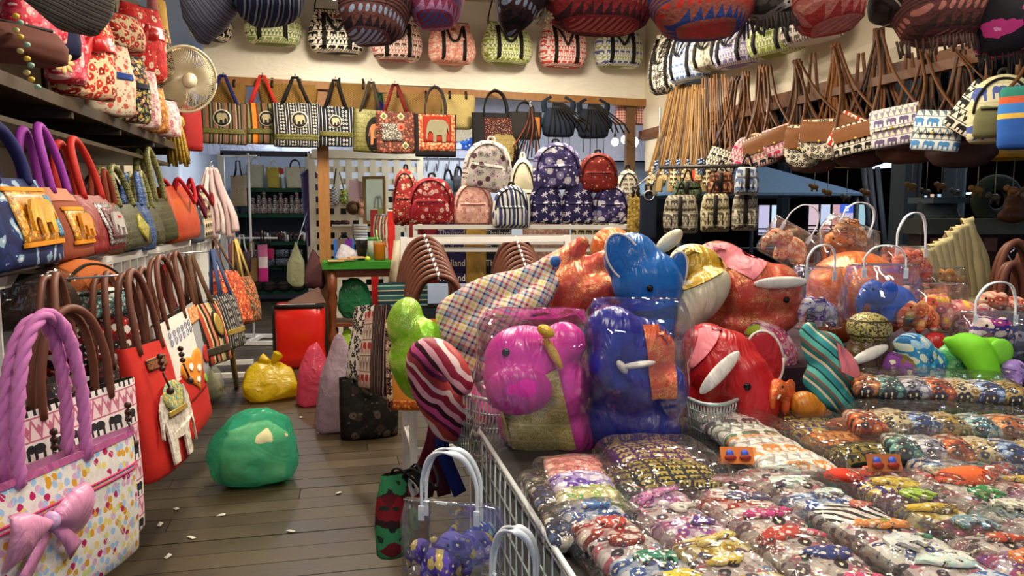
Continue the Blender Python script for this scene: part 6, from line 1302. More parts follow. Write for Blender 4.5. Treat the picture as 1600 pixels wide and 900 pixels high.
PW = floral('#b0a29e', ['#8a7470', '#2c2c38', '#c4bab6', '#6a7690', '#a85a68'], 40, .4, '#b0a4a0'); PB_ = floral('#94a2b4', ['#3a5a94', '#c0c0c4', '#23407a'], 36, .45); PR = floral('#b48880', ['#9a2c28', '#cabab2', '#6a2020'], 40, .45); PM = floral('#a88c9e', ['#7a3a8a', '#ccc0c6', '#a84a7a'], 40, .45); PY = floral('#bca654', ['#947620', '#d2c8a0', '#4a4a6a'], 40, .45); PBK = floral('#a89e98', ['#1c1a1e', '#c0b6ae', '#5a4a50', '#a0606e'], 40, .5); PZ = stripes([(1, '#e0dcd6'), (.8, '#1a181a')], .022, 'd', .7, .03); PGE = elephants('#17140f', '#a8923c', .026, .034); PVE = elephants('#4a1f5c', '#b09a58', .026, .034); PNE = elephants('#2c2a6a', '#c0a850', .04, .05, '#c0a850', '#2a2860'); POE = elephants('#c07a34', '#7a3a14', .04, .05, '#8a4a1c', '#cf8c44'); PGD = elephants('#6a5a20', '#17140f', .04, .05, '#17140f', '#8a7a30')
WEb = elephants('#e0d6d0', '#5a5458', .05, .06, '#b08a84', '#e6dcd6'); WEo = elephants('#e2dcd2', '#d8924a', .05, .06, '#a8a49c', '#e6e0d6'); WEg = elephants('#dedcd2', '#5a7a5a', .05, .06, '#8a8a84', '#e2e0d6')
packet('packet of pink, violet and green pouches at the wire grid corner', (890, 727), (938, 800), .165, 3, [floral('#b8b07a', ['#5a9a5a', '#e0dcc0', '#8aa84a'], 50), floral('#9a8ac0', ['#5a3aa0', '#d8d0e0', '#b8a8d0'], 40, .5), floral('#d88a80', ['#c05a58', '#e8b8a8'], 50)])
packet('packet of pastel pouches with blue, red, green and yellow animals', (912, 796), (1075, 950), .15, 5, [PW, PB_, PW, PR, PB_], [E_('#d8c43a'), E_('#2a8a6a', 'rele'), [('disc', .0, .5, .5, .5, '#8a2a1c'), ('disc', .0, .5, .26, .3, '#e8e0d4')], [('disc', .05, .5, .5, .5, '#c84a3c')], [('disc', .05, .55, .55, .5, '#3a7ab8'), ('disc', .15, .6, .18, .2, '#c85a78')]])
packet('packet of violet, pink and yellow scribbled pouches', (1012, 776), (1215, 950), .165, 6, [PY, PW, PY, PM, PW, PM], [[('rect', .1, .5, .3, .3, '#c9c2d8')], [('disc', -.1, .5, .5, .3, '#d8c050')], [('rect', .05, .6, .8, .2, '#e0cc6a')], [('disc', .1, .5, .5, .3, '#5a3a90')], [('rect', .15, .5, .4, .3, '#e6e2d8')], [('rect', .0, .5, .8, .3, '#d080b8')]])
packet('packet of black and white pouches with pink, red and navy flowers', (1108, 756), (1365, 950), .175, 6, [PBK, PBK, PBK, PBK, PR, PBK], [[('disc', .1, .5, .55, .5, '#d8507a')], [('disc', .05, .5, .6, .5, '#2a3a80')], [('disc', -.1, .5, .6, .5, '#b8382c'), ('disc', .25, .4, .2, .2, '#d04a6a')], [('disc', .05, .5, .65, .5, '#c83a86'), ('disc', .05, .55, .15, .2, '#4a8a3a')], [('disc', .1, .5, .6, .5, '#4a5a80'), ('disc', .1, .5, .2, .2, '#a85a7a')], [('rect', 0, .5, .7, .3, '#cf9aa0')]])
packet('long packet of leopard, zebra and cream animal pouches', (1192, 740), (1580, 950), .18, 8, [floral('#c4ccd8', ['#1c2440', '#4a6aa4', '#d0d8e0'], 44, .4, '#2a3458'), PW, floral('#c8c4ba', ['#2a3a70', '#d4d0c4', '#5a6a90'], 44, .4), PBK, PZ, PB_, PBK, PW], [[('disc', .2, .3, .2, .2, '#5a9a8a')], [('disc', .0, .5, .6, .5, '#c8e0d8'), ('ele', .1, .5, .5, .6, '#e6e2d8')], [('ele', -.1, .5, .6, .7, '#d8dcd8'), ('disc', .2, .6, .2, .2, '#4a8a6a')], [('disc', .0, .5, .6, .5, '#d8863a'), ('disc', .0, .55, .22, .2, '#4a8a3a')], [('disc', .15, .6, .4, .4, '#c85a50'), ('disc', .15, .6, .2, .2, '#d89a3a')], [('ele', .1, .5, .6, .6, '#c8d8d0')], [('ele', -.1, .5, .7, .7, '#c9dcd4'), ('disc', -.2, .4, .25, .3, '#2a3868')], [('rect', .1, .5, .5, .3, '#bcd0c4')]])
packet('packet of plum, yellow and green elephant pouches', (1345, 742), (1690, 940), .16, 8, [PY, PM, PBK, floral('#4a2434', ['#7a3a50', '#2a1420'], 40), PY, floral('#4a2a3c', ['#2a1a28', '#6a4a60'], 40), PNE, PM], [E_('#2f7a4a'), E_('#d8763a', 'disc'), [('disc', .1, .5, .6, .5, '#c04a30')], E_('#7a9aa8', 'rele'), [('disc', -.1, .5, .7, .5, '#d0b02c'), ('disc', .1, .4, .4, .3, '#6a5a20')], E_('#9ac02c'), E_('#c8b03a', 'rect'), E_('#c84a30', 'disc')])
packet('dark packet of black and green pouches tucked beside the purple one', (968, 742), (1008, 790), .1, 2, [floral('#1a1c18', ['#2f6a3a', '#0f1410', '#8a2a20'], 36, .4), PGE])
packet('packet of blue and cream pouches slipping down at the wire edge', (842, 745), (900, 850), .1, 4, [floral('#2a3046', ['#4a5a80', '#c8c0b0', '#1c2030'], 36, .4), floral('#3a3a34', ['#8a8474', '#1f1f1c'], 36, .4)], None, ZT+.002, .03)
packet('packet of purple and black pouches with rows of gold elephants', (1000, 700), (1072, 768), .235, 2, [PGE, PVE], th=.06)
packet('packet of white pouches with grey, green and orange elephants', (1126, 652), (1262, 742), .2, 4, [WEo, WEo, WEg, WEb], th=.055)
packet('packet of gold, navy and orange zip pouches with elephant rows', (1228, 650), (1372, 722), .21, 4, [PGD, POE, PNE, PGE], th=.045)
packet('packet of green and cream elephant pouches at the hall side', (1445, 742), (1760, 900), .17, 7, [PW, PR, PW, floral('#7a8a8a', ['#3a4a5a', '#b8b8b0'], 40), PW, PBK, PR], [E_('#3a9a5a'), E_('#d84a2a', 'disc'), E_('#5ab07a', 'rele'), E_('#e2dcc8'), E_('#2f8a4a'), [('disc', .0, .5, .6, .5, '#c8402c')], E_('#d8cfa0', 'rele')])
packet('packet of teal and coral elephant pouches beyond the green ones', (1535, 742), (1860, 880), .17, 7, [PW, PB_, PR, PW, PM, PR, PW], [E_('#6ac0a0', 'rele'), E_('#d86a3a', 'disc'), E_('#3a8a5a'), E_('#a87a9a', 'disc'), E_('#4aa07a', 'rele'), E_('#d8b02c', 'disc'), E_('#c84a3a')])
# rows lying across, further back
def rowpack(label, A, B, w, n, mats, z, th=.05): return packet(label, A, B, w, n, mats, None, z, th, 'pouch_row', 0, 'rows of pouches lying across the table')
SA = [floral(c, [d, '#a89c8c', '#2c2a34', d], 40, .4) for c, d in (('#9a5a34', '#d88a4a'), ('#2a4a4c', '#6a9a90'), ('#7a7a8a', '#c8c4cc'), ('#8a3a24', '#c86a3a'), ('#c8b890', '#8a6a3a'), ('#2a3a6a', '#8aa4c8'), ('#a88a3a', '#5a4a2a'), ('#3a6a7a', '#a8c4c0'))]
rowpack('top row of folded pouches in brown, teal and mustard below the green plush', (1600, 612), (1335, 598), .2, 7, SA, ZT+.10)
rowpack('row of folded pouches with an orange one leading it', (1640, 668), (1330, 655), .17, 7, SA[3:]+SA[:3], ZT+.05)
rowpack('row of teal and grey folded pouches over a dark tray edge', (1640, 708), (1390, 695), .17, 6, SA[1:]+SA[:1], ZT+.03)
rowpack('lowest row of dark blue and violet folded pouches', (1640, 742), (1440, 738), .14, 5, [SA[5], SA[2], SA[1], SA[5], SA[7]], ZT+.004)
for z, A, B, c in ((ZT+.07, (1325, 628), (1620, 650), '#1c1c22'), (ZT+.03, (1330, 678), (1640, 694), '#2a2620')):
    a, b = onZ(A[0], A[1], z), onZ(B[0], B[1], z); o = tag(MB().box((0, 0, 0), ((b-a).length, .2, .03)).build('tray', plain(c, .25, .6), None, False), 'shallow glossy black tray under the top pouch row' if z > .9 else 'shallow dark brown tray under the orange led pouch row', 'tray'); mid = (a+b)/2; o.location = mid+V(.05, .08, -.025); o.rotation_euler = (0, 0, math.atan2(b.y-a.y, b.x-a.x))
# small googly eyed tags
for lb, px, py, c in (('orange elephant face tag with blue eyes beside the white elephant pouches', 1153, 716, '#d8762a'), ('brown elephant face tag with blue eyes beside the plum packet', 1384, 728, '#a8602c')):
    p = onZ(px, py+8, ZT+.07); t = T('face_tag', lb, 'tag', p, -YAW, None, -.5)
    MB().box((0, 0, .018), (.075, .004, .038)).build('card', plain(c, .6), t, False)
    for sx in (-.017, .017): MB().ell((sx, -.004, .022), (.009, .004, .009), None, 10, 6).build('eye', plain('#3a5ac8', .3), t); MB().ell((sx, -.006, .012), (.014, .004, .007), None, 10, 6).build('cheek', plain('#8a1f14', .5), t)
for lb, px, py, c, s in (('red round cloth applique lying among the packets', 1318, 742, '#d83a20', .035), ('orange folded pouch lying on the packets', 1508, 746, '#e0602c', .05), ('orange striped triangle pouch tip in front of the teal plush', 1275, 645, '#e07a44', .035), ('brown leather oval purse at the end of the orange row', 1325, 665, '#7a4a34', .05)):
    p = onZ(px, py, ZT+.06); o = tag(MB().ell((0, 0, 0), (s*1.4, s*.8, s*.45), None, 16, 10).wob(.006, 18, s*90).build('loose_pouch', floral(c, [c, '#8a2a18'], 40)), lb, 'pouch'); o.location = p
# ================================================================ PLUSH PILE
def px3(cx, cy, d):
    k = d/F; return lambda x, y, o=0: V((x-cx)*k, o, (cy-y)*k)
def plush(label, cx, cy, d, prims, mat, voxel=.011, smooth=5, name='elephant_plush', group=None, parts=(), wrap=None, lean=0):
    """prims in photo pixels at depth d: ('e',x,y,rx,ry,rot,thick,off) or ('t',[(x,y,off)..],r0,r1)"""
    p = at(cx, cy, d); k = d/F; L = px3(cx, cy, d); t = T(name, label, 'plush toy', p, -YAW, group, lean); P = []
    for q in prims:
        if q[0] == 'e': P.append(('e', L(q[1], q[2], q[7] if len(q) > 7 else 0), (q[3]*k, (q[6] if len(q) > 6 else min(q[3], q[4]))*k, q[4]*k), Euler((0, q[5] if len(q) > 5 else 0, 0))))
        else: P.append(('t', [L(*c) for c in q[1]], (q[2]*k, q[3]*k)))
    body = blob('body', P, mat, t, voxel, smooth)
    bv = BVHTree.FromPolygons([v.co for v in body.data.vertices], [p_.vertices for p_ in body.data.polygons])
    def hit(v, dflt):
        h_ = bv.ray_cast(V(v.x, -1, v.z), V(0, 1, 0))[0]; return h_.y if h_ else dflt
    def land(v, dflt):
        h_ = bv.ray_cast(V(v.x, -1, v.z), V(0, 1, 0))[0]
        if h_: return h_
        n_ = bv.find_nearest(V(v.x, dflt, v.z))[0]; return V(n_.x*.8+v.x*.2, n_.y, n_.z*.8+v.z*.2)
    for q in parts:
        kind = q[0]
        if kind == 'eye':
            e_ = L(q[1], q[2], 0); e_.y = hit(e_, q[3])-.002; MB().ell(e_, (.011, .008, .011), None, 12, 8).build('eye', plain('#0c0a0c', .15), t)
        elif kind == 'flat':   # soft flat piece: name,x,y,rx,ry,rot,off,mat,(piping)
            _, nm, x, y, rx, ry, rot, off, mt = q[:9]; m = MB(); m.ell((0, 0, 0), (rx*k, .014, ry*k), None, 24, 12).tf(Matrix.Translation(L(x, y, off)) @ Euler((0, rot, 0)).to_matrix().to_4x4()).build(nm, mt, t)
            if len(q) > 9: MB().tube([L(x, y, off)+Euler((0, rot, 0)).to_matrix() @ V(rx*k*1.01*math.cos(a), -.003, ry*k*1.01*math.sin(a)) for a in [2*PI*i/30 for i in range(31)]], .004, 6).build('piping', q[9], t)
        elif kind == 'puff':   # name, polygon centre etc as ellipsoid, thick
            _, nm, x, y, rx, ry, rot, off, th, mt = q; MB().ell((0, 0, 0), (rx*k, th, ry*k), None, 24, 14).tf(Matrix.Translation(L(x, y, off)) @ Euler((0, rot, 0)).to_matrix().to_4x4()).build(nm, mt, t)
        elif kind == 'quad':   # cloth panel from 4 px corners, bulged
            _, nm, pts, off, bul, mt = q; G = 14; a, b, c, e = [L(*w_, off) for w_ in pts]; m = MB(); vs = []
            for lay in (0, .006):
                for i in range(G+1):
                    for j in range(G+1):
                        u, v = i/G, j/G; w_ = a*(1-u)*(1-v)+b*u*(1-v)+c*u*v+e*(1-u)*v; y_ = land(w_, off); vs.append(V(y_.x, y_.y-.009+lay, y_.z))
            n = (G+1)**2; fs = [(s_*n+i*(G+1)+j, s_*n+i*(G+1)+j+1, s_*n+(i+1)*(G+1)+j+1, s_*n+(i+1)*(G+1)+j) for s_ in (0, 1) for i in range(G) for j in range(G)]
            m.add(vs, fs).build(nm, mt, t)
    if wrap:
        x0, y0, x1, y1, th, sk = wrap; m = MB(); a = L(x0, y1); w = (x1-x0)*k; h = (y1-y0)*k
        fb = Body([(0, .47*w, .012), (.03*h, .5*w, th*.6), (.15*h, .52*w, th), (.5*h, .52*w, th*1.1), (.85*h, .5*w, th), (.96*h, .48*w, th*.4), (1.03*h, .44*w, .012)], 3, 40, 5); m = fb.mb(0).wob(.012, 9, 3).wob(.006, 24, 4)
        m.v = [V(v.x+(x0+x1)/2*k-cx*k+sk*(v.z/h-.5), v.y, v.z+a.z) for v in m.v]; m.build('plastic_wrap', film((.99, .99, .99), 12, .9, .06, .05, .008), t)
    return t
LIME = satin('#7fc40c', .3, .08, '#f4ffa0', 20, .2, .52); CORAL = satin('#c84a3a', .32, .08, '#ffd890', 24, .2, .53); ORG = satin('#d8622c', .32, .08, '#ffd890', 24); SKY = satin('#0f66b8', .3, .05); NAV = satin('#16208c', .28, .08); PKS = satin('#c82c98', .3, .08); REDS = satin('#b0141a', .34, .06); CRS = satin('#d8d0b0', .3, .06); WSAT = satin('#e6e0d6', .35, .04); GLD = satin('#c89a1c', .35, .1, '#fff0a0', 60, .2, .5); PNKC = satin('#e07a84', .6, .05)
STRP = stripes([(1, '#c8508a'), (.8, '#3a1424'), (.8, '#d8a0ac'), (.9, '#8a1f38'), (.6, '#e0c8c4'), (1, '#a83c3c'), (.7, '#5a2040')], .11, 'd', .5, .05)
plush('lime green satin plush elephant lying on its side over the basket', 650, 610, 2.62, [('e', 634, 502, 28, 40, .25, 30), ('e', 668, 528, 28, 34, -.2, 28, -.03), ('e', 655, 560, 42, 44, 0, 44), ('t', [(640, 560, 0), (655, 600, .02), (690, 610, .05)], 34, 26)], LIME)
plush('wavy striped plum and pink plush elephant with a curled trunk in the basket', 720, 690, 2.3, [('t', [(700, 670, .08), (672, 605, .02), (664, 555, -.02), (690, 545, -.07), (716, 562, -.11), (728, 586, -.12)], 34, 17), ('e', 742, 655, 50, 44, 0, 45, .1), ('e', 712, 640, 36, 40, 0, 36, .06)], STRP)
plush('plaid cotton plush elephant with its legs stretched toward the handles', 760, 560, 2.62, [('t', [(712, 492, 0), (760, 456, -.02), (815, 438, 0), (862, 412, .0)], 32, 14), ('t', [(740, 520, -.05), (795, 486, -.09), (838, 462, -.07), (858, 440, -.03)], 31, 15), ('e', 716, 515, 36, 38, .3, 38), ('e', 735, 560, 40, 40, 0, 40)], plaid(), parts=[('puff', 'tail_tip', 866, 408, 8, 9, .6, -.02, .018, cloth('#3a6ab0'))])
plush('coral glitter plush elephant lying on its back at the top of the pile', 900, 520, 2.85, [('e', 885, 452, 66, 46, -.35, 50), ('e', 850, 480, 34, 34, 0, 34), ('t', [(862, 425, 0), (890, 400, 0), (908, 380, 0)], 28, 12), ('t', [(900, 440, -.03), (940, 410, -.02), (956, 412, 0)], 24, 16), ('t', [(890, 480, -.06), (925, 452, -.09), (962, 448, -.09), (968, 468, -.09)], 26, 19)], CORAL)
plush('orange glitter plush elephant peeping out behind the blue one', 955, 420, 3.15, [('e', 955, 388, 34, 34, 0, 34), ('e', 980, 395, 30, 28, 0, 30), ('e', 965, 440, 40, 44, 0, 40), ('e', 965, 500, 44, 50, 0, 40)], ORG)
plush('bright blue satin plush elephant with white piped ears', 1005, 540, 2.58, [('e', 985, 405, 44, 42, .2, 44), ('e', 1008, 440, 56, 52, .3, 52, -.02), ('t', [(1010, 450, -.03), (1020, 490, -.06), (1024, 525, -.06)], 42, 24)], SKY, parts=[('eye', 1003, 444, -.125), ('flat', 'ear', 1048, 432, 17, 40, .25, -.03, SKY, WSAT), ('flat', 'ear', 968, 400, 24, 38, -.5, -.07, SKY, WSAT), ('flat', 'brow_fold', 1006, 420, 30, 10, .3, -.095, SKY)])
plush('cream satin plush elephant with a gold saddle lying under the blue one', 1095, 540, 2.58, [('e', 1088, 468, 64, 34, -.78, 38), ('e', 1055, 500, 36, 32, 0, 36), ('e', 1100, 425, 50, 40, .5, 42, .12)], CRS, parts=[('quad', 'gold_saddle', [(1040, 404), (1072, 372), (1152, 408), (1060, 452)], .0, .05, GLD), ('puff', 'ear', 1048, 378, 26, 12, -.7, .06, .03, CRS)])
plush('coral glitter plush elephant with a white tusk and a pink saddle', 1175, 530, 2.68, [('e', 1168, 455, 58, 54, .2, 56), ('e', 1204, 452, 40, 42, 0, 40, -.03), ('t', [(1110, 502, 0), (1150, 505, -.05), (1200, 500, -.06), (1232, 478, -.03)], 20, 22), ('e', 1138, 420, 50, 40, .5, 46, .1)], CORAL, parts=[('eye', 1208, 462, -.13), ('flat', 'tusk', 1197, 436, 40, 9, -.05, -.125, WSAT), ('quad', 'pink_saddle', [(1086, 392), (1108, 366), (1192, 404), (1158, 432)], -.02, .04, PNKC)])
plush('red satin plush elephant with a long white tusk by the wire basket', 1140, 668, 2.3, [('e', 1128, 572, 58, 60, 0, 56), ('e', 1120, 610, 50, 46, 0, 48, .03), ('t', [(1150, 580, -.05), (1165, 615, -.08), (1155, 655, -.08)], 42, 32), ('e', 1105, 545, 40, 40, 0, 40, .03)], REDS, parts=[('eye', 1144, 587, -.128), ('flat', 'tusk', 1104, 567, 42, 11, -.85, -.125, WSAT), ('flat', 'ear', 1193, 563, 30, 46, -.15, .02, REDS, WSAT), ('quad', 'pink_saddle', [(1062, 590), (1088, 512), (1128, 500), (1080, 560)], -.02, .02, PNKC)])
plush('pink flowered cotton plush elephant between the red and teal ones', 1205, 625, 2.6, [('e', 1200, 555, 42, 52, -.3, 44), ('e', 1222, 600, 36, 34, 0, 36), ('e', 1185, 520, 26, 20, 0, 22)], floral('#d898a8', ['#c85a7a', '#8a4a8a', '#f0d8d8', '#b84a6a'], 34, .42), parts=[('puff', 'lime_leg', 1172, 514, 14, 9, -.4, -.02, .02, cloth('#a8c03a'))])
SMALLE = 'small plush elephants in front of the pile'
def small(label, cx, cy, d, s, mat, yaw=0, roll=0, group=SMALLE, eyes=True, tusk=None, earm=None, voxel=.008, lean=0):
    """a whole little elephant: body, head, trunk, legs in one skin; ears and eyes as parts"""
    p = at(cx, cy, d); t = T('elephant_plush', label, 'plush toy', p, -YAW+yaw, group, lean, roll)
    P = [('e', V(.35*s, 0, .5*s), (.5*s, .36*s, .38*s)), ('e', V(-.25*s, -.05*s, .72*s), (.32*s, .3*s, .3*s)), ('t', [V(-.45*s, -.05*s, .72*s), V(-.62*s, -.08*s, .5*s), V(-.62*s, -.1*s, .22*s)], (.16*s, .09*s))]
    for a in (.05, .66):
        for b in (-.2, .2): P.append(('t', [V(a*s, b*s, .45*s), V(a*s-.02*s, b*1.1*s, .12*s)], (.17*s, .14*s)))
    blob('body', P, mat, t, voxel*max(.6, s/.12), 4)
    for b in (-1, 1):
        MB().ell((-.08*s, b*.3*s-.05*s, .76*s), (.2*s, .06*s, .26*s), Euler((0, .2, b*.5))).build('ear', earm or mat, t)
        MB().ell((-.42*s, b*.2*s-.06*s, .82*s), (.035*s, .035*s, .04*s), None, 10, 8).build('eye', plain('#0c0a0c', .15), t)
    if tusk:
        for b in (-1, 1): MB().ell((-.48*s, b*.17*s-.05*s, .56*s), (.16*s, .03*s, .04*s), Euler((0, -.5, 0)), 12, 8).build('tusk', tusk, t)
    return t
small('small orange flowered plush elephant with a white tusk beside the red one', 1213, 645, 2.2, .1, satin('#c84a14', .35, .2, '#ffc070', 40), .9, .1, tusk=WSAT)
plush('mustard brown satin plush with a rounded back lying by the orange one', 1258, 652, 2.2, [('e', 1256, 632, 24, 22, 0, 24), ('e', 1275, 640, 16, 14, 0, 16)], satin('#b8701c', .3), .008, name='elephant_plush')
plush('teal striped plush elephant with a pink saddle', 1290, 640, 2.32, [('e', 1282, 545, 32, 30, .4, 30), ('e', 1300, 575, 42, 34, .6, 36), ('t', [(1270, 590, -.02), (1280, 612, -.04), (1310, 626, -.04)], 22, 18), ('t', [(1262, 532, 0), (1256, 515, 0), (1262, 506, 0)], 16, 8)], stripes([(1, '#3a9a9c'), (.4, '#d8d0b0'), (.6, '#2a6a64'), (.5, '#7a5a50'), (.9, '#5ab8a8'), (.3, '#1c3a3c')], .06, 'd', .6, .02), parts=[('quad', 'pink_saddle', [(1292, 530), (1318, 545), (1334, 590), (1296, 572)], -.06, .025, PNKC)])
plush('olive brown satin plush elephant with a gold patterned cap and white tusk', 1360, 590, 2.4, [('e', 1358, 548, 36, 34, .2, 34), ('t', [(1340, 555, -.03), (1338, 575, -.05), (1352, 584, -.05)], 24, 16)], satin('#4a3510', .34), parts=[('puff', 'cap', 1352, 512, 34, 26, .1, -.01, .062, brocade('#b8aa6a', '#3a3018', 70)), ('flat', 'tusk', 1340, 546, 30, 9, -.45, -.075, WSAT)])
plush('blue denim print plush elephant lying by the green ones', 1430, 600, 2.38, [('e', 1425, 548, 34, 28, .5, 30), ('e', 1448, 575, 26, 26, 0, 28), ('t', [(1420, 560, -.04), (1432, 590, -.05), (1448, 594, -.04)], 16, 12), ('t', [(1450, 545, 0), (1470, 555, 0), (1482, 568, 0)], 8, 4)], floral('#2a7aa8', ['#8ab0c8', '#c0c8b0', '#1c5a8c', '#2a9ac0'], 36, .45, '#b8c8c8'))
plush('purple and olive plush elephant half hidden behind the pouch row', 1400, 600, 2.34, [('e', 1392, 565, 16, 18, 0, 16), ('e', 1412, 580, 20, 26, 0, 20), ('e', 1378, 590, 22, 14, 0, 16)], floral('#7a6a2c', ['#8a4a9a', '#5a4a1c', '#6a3a80'], 22, .5))
plush('lime green tie dye plush elephant with a round ear', 1530, 605, 2.36, [('e', 1505, 540, 26, 22, 0, 24), ('e', 1540, 545, 22, 22, 0, 20, -.02), ('t', [(1512, 545, -.03), (1520, 575, -.06), (1526, 595, -.06)], 24, 18), ('e', 1485, 535, 18, 10, .4, 12)], M('tie_dye', .7, .1).color('#6ab81c', .3, 16).done(), parts=[('flat', 'ear', 1543, 546, 20, 22, .1, -.05, cloth('#7ac83a'))])
plush('mint green patterned plush elephant beside the lime one', 1490, 606, 2.4, [('t', [(1482, 555, 0), (1492, 580, 0), (1500, 598, 0)], 20, 18), ('e', 1470, 590, 24, 18, 0, 20)], floral('#5ab86a', ['#3a8a5a', '#8ad08a', '#4a9a4a'], 60, .45))
plush('dark navy plush with pale rings in clear film at the table end', 1590, 600, 2.5, [('e', 1588, 530, 46, 40, 0, 40), ('e', 1600, 570, 40, 36, 0, 36)], floral('#14183a', ['#14183a', '#8a8a9a', '#14183a', '#232850'], 20, .3, '#14183a'), wrap=(1540, 480, 1640, 596, .1, 0))
plush('lavender plush elephant head in front of the navy one', 1583, 602, 2.28, [('e', 1583, 580, 20, 20, 0, 20), ('t', [(1578, 588, -.03), (1576, 600, -.05)], 8, 6)], floral('#8a70b0', ['#7a60a0', '#a890c8', '#4a3a6a'], 50, .3))
plush('yellow cotton plush behind the lime elephant', 1558, 606, 2.42, [('e', 1555, 592, 16, 18, 0, 16)], cloth('#c8a83a'))
plush('red satin plush ear and head behind the denim one', 1460, 590, 2.5, [('e', 1455, 540, 20, 24, .6, 16), ('e', 1468, 560, 18, 20, 0, 16)], REDS, .009)
plush('orange glitter plush elephant in the middle of the clear bags', 1335, 545, 2.85, [('e', 1330, 450, 72, 58, 0, 60), ('e', 1300, 490, 50, 48, 0, 46), ('e', 1370, 480, 44, 44, 0, 44)], ORG)
for lb, x, y, d, s, c, yw in (('peach and orange print plush elephant under the clear bags', 1425, 520, 2.55, .11, floral('#d87a50', ['#e8a86a', '#c04a30', '#d89a9a'], 44, .42), .4), ('pink and yellow print plush elephant left of the white ring handle', 1475, 515, 2.6, .12, floral('#d88a7a', ['#e8b83a', '#c05a6a', '#e0a098'], 44, .42), -.5), ('rose print plush elephant behind the lime elephant', 1520, 530, 2.7, .13, floral('#d89a94', ['#c8607a', '#e8c8b8', '#c87a5a'], 44, .42), .2), ('brick print plush elephant beside the rose one', 1560, 510, 2.85, .13, floral('#c8806a', ['#a84a3a', '#e0b098'], 44, .42), -.3), ('salmon plush elephant deep in the pile behind the olive one', 1400, 500, 2.8, .13, floral('#d07a62', ['#b8503c', '#e8b09a'], 44, .42), .3)):
    small(lb, x, y, d, s, c, yw)
# ---------------------------------------------------------------- wrapped pink and navy elephants in front
plush('magenta satin plush elephant with a gold belly cloth in clear plastic', 828, 712, 2.08, [('e', 822, 560, 66, 54, .1, 50), ('e', 812, 585, 58, 40, 0, 52, -.02), ('e', 880, 535, 36, 34, 0, 34, .01), ('e', 880, 610, 40, 66, 0, 46, .03), ('e', 898, 682, 34, 42, 0, 40, .03), ('e', 838, 668, 62, 54, 0, 44, .05)], PKS, parts=[('eye', 791, 541, -.095), ('quad', 'gold_cloth', [(764, 606), (868, 566), (898, 694), (786, 718)], -.06, .05, brocade('#b8a450', '#d8cc90', 110, .4, .3)), ('puff', 'trunk', 810, 596, 50, 38, 0, -.085, .05, PKS), ('flat', 'tusk', 860, 540, 7, 30, -.5, -.075, GLD), ('flat', 'brow', 850, 508, 14, 9, .5, -.085, GLD)], wrap=(742, 490, 918, 720, .12, .02))
plush('royal blue satin plush elephant with an orange glitter saddle in clear plastic', 985, 696, 2.12, [('e', 955, 520, 46, 44, 0, 44), ('e', 985, 545, 70, 52, 0, 46, .02), ('e', 975, 605, 62, 44, 0, 46, .01), ('e', 950, 662, 46, 40, 0, 40), ('e', 1012, 672, 54, 36, 0, 36), ('e', 1045, 610, 28, 44, 0, 34), ('t', [(950, 530, -.04), (935, 565, -.07), (960, 590, -.08)], 26, 18)], NAV, parts=[('quad', 'orange_saddle', [(1012, 616), (998, 503), (1052, 506), (1048, 612)], -.09, .025, satin('#c8461c', .35, .1, '#ffd070', 40, .2, .5)), ('flat', 'tusk', 985, 556, 26, 5, -.15, -.105, WSAT), ('flat', 'tusk', 962, 560, 12, 6, .9, -.1, WSAT)], wrap=(908, 474, 1070, 700, .115, .02))
# ---------------------------------------------------------------- wire baskets under the pile
def wbasket(label, pts, z0, z1, n=20):
    t = T('wire_basket', label, 'basket', (0, 0, 0)); WG = metal('#aebcb8', .3, .4)
    def arc(z, s): return cr([V(p.x, p.y, z)*1 for p in pts], n//3)
    top = arc(z1, 1); low = arc(z0, 1)
    c = sum((p for p in top), V(0, 0, 0))/len(top); low = [V(c.x+(p.x-c.x)*.72, c.y+(p.y-c.y)*.72, p.z) for p in low]
    MB().tube(top, .006, 8).build('rim', WG, t)
    for f in (.0, .25, .5, .75): MB().tube([a*(1-f)+b*f for a, b in zip(low, top)], .0026, 5).build('ring_wire', WG, t)
    for a, b in zip(low, top): MB().tube([a, b], .0024, 5).build('rib_wire', WG, t)
b1 = [at(655, 588, 2.75), at(690, 620, 2.45), at(720, 636, 2.3), at(775, 640, 2.2), at(840, 640, 2.25)]
wbasket('rounded wire basket holding the striped and lime plush elephants', b1, .78, .96, 30)
b2 = [at(1072, 628, 2.2), at(1100, 634, 2.12), at(1132, 632, 2.12), at(1160, 628, 2.2)]
wbasket('small wire basket in front of the red plush elephant', b2, .86, .97, 18)
# maroon straps and printed bag hanging at the table corner
t = T('strap_bunch', 'maroon and blue cloth straps hanging under the wire basket', 'straps', at(690, 640, 2.5))
for i, (x, c) in enumerate(((-.05, '#5a1420'), (-.02, '#6a1a28'), (.01, '#4a1424'), (.035, '#23307a'))): MB().ribbon(cr([V(x*.3, 0, 0), V(x*.8-.01*i, -.02, -.12), V(x*1.3-.05+.02*i, -.02, -.28)], 5), (1, .2, 0), .045, .008).build('strap', cloth(c), t)
t, B, w, h = ftote('tote_bag', 'dark red, green and black flower print bag hanging at the table corner', (600, 742, 2.2), (662, 728, 2.45), (606, 872, 2.2), floral('#2a1416', ['#7a1420', '#2f7a4c', '#141a1c', '#c8c4c0', '#5a1018'], 16, .52, '#1c2a22'), .1, handle=('flop', .1, KB, .012, .5, 'flat'))
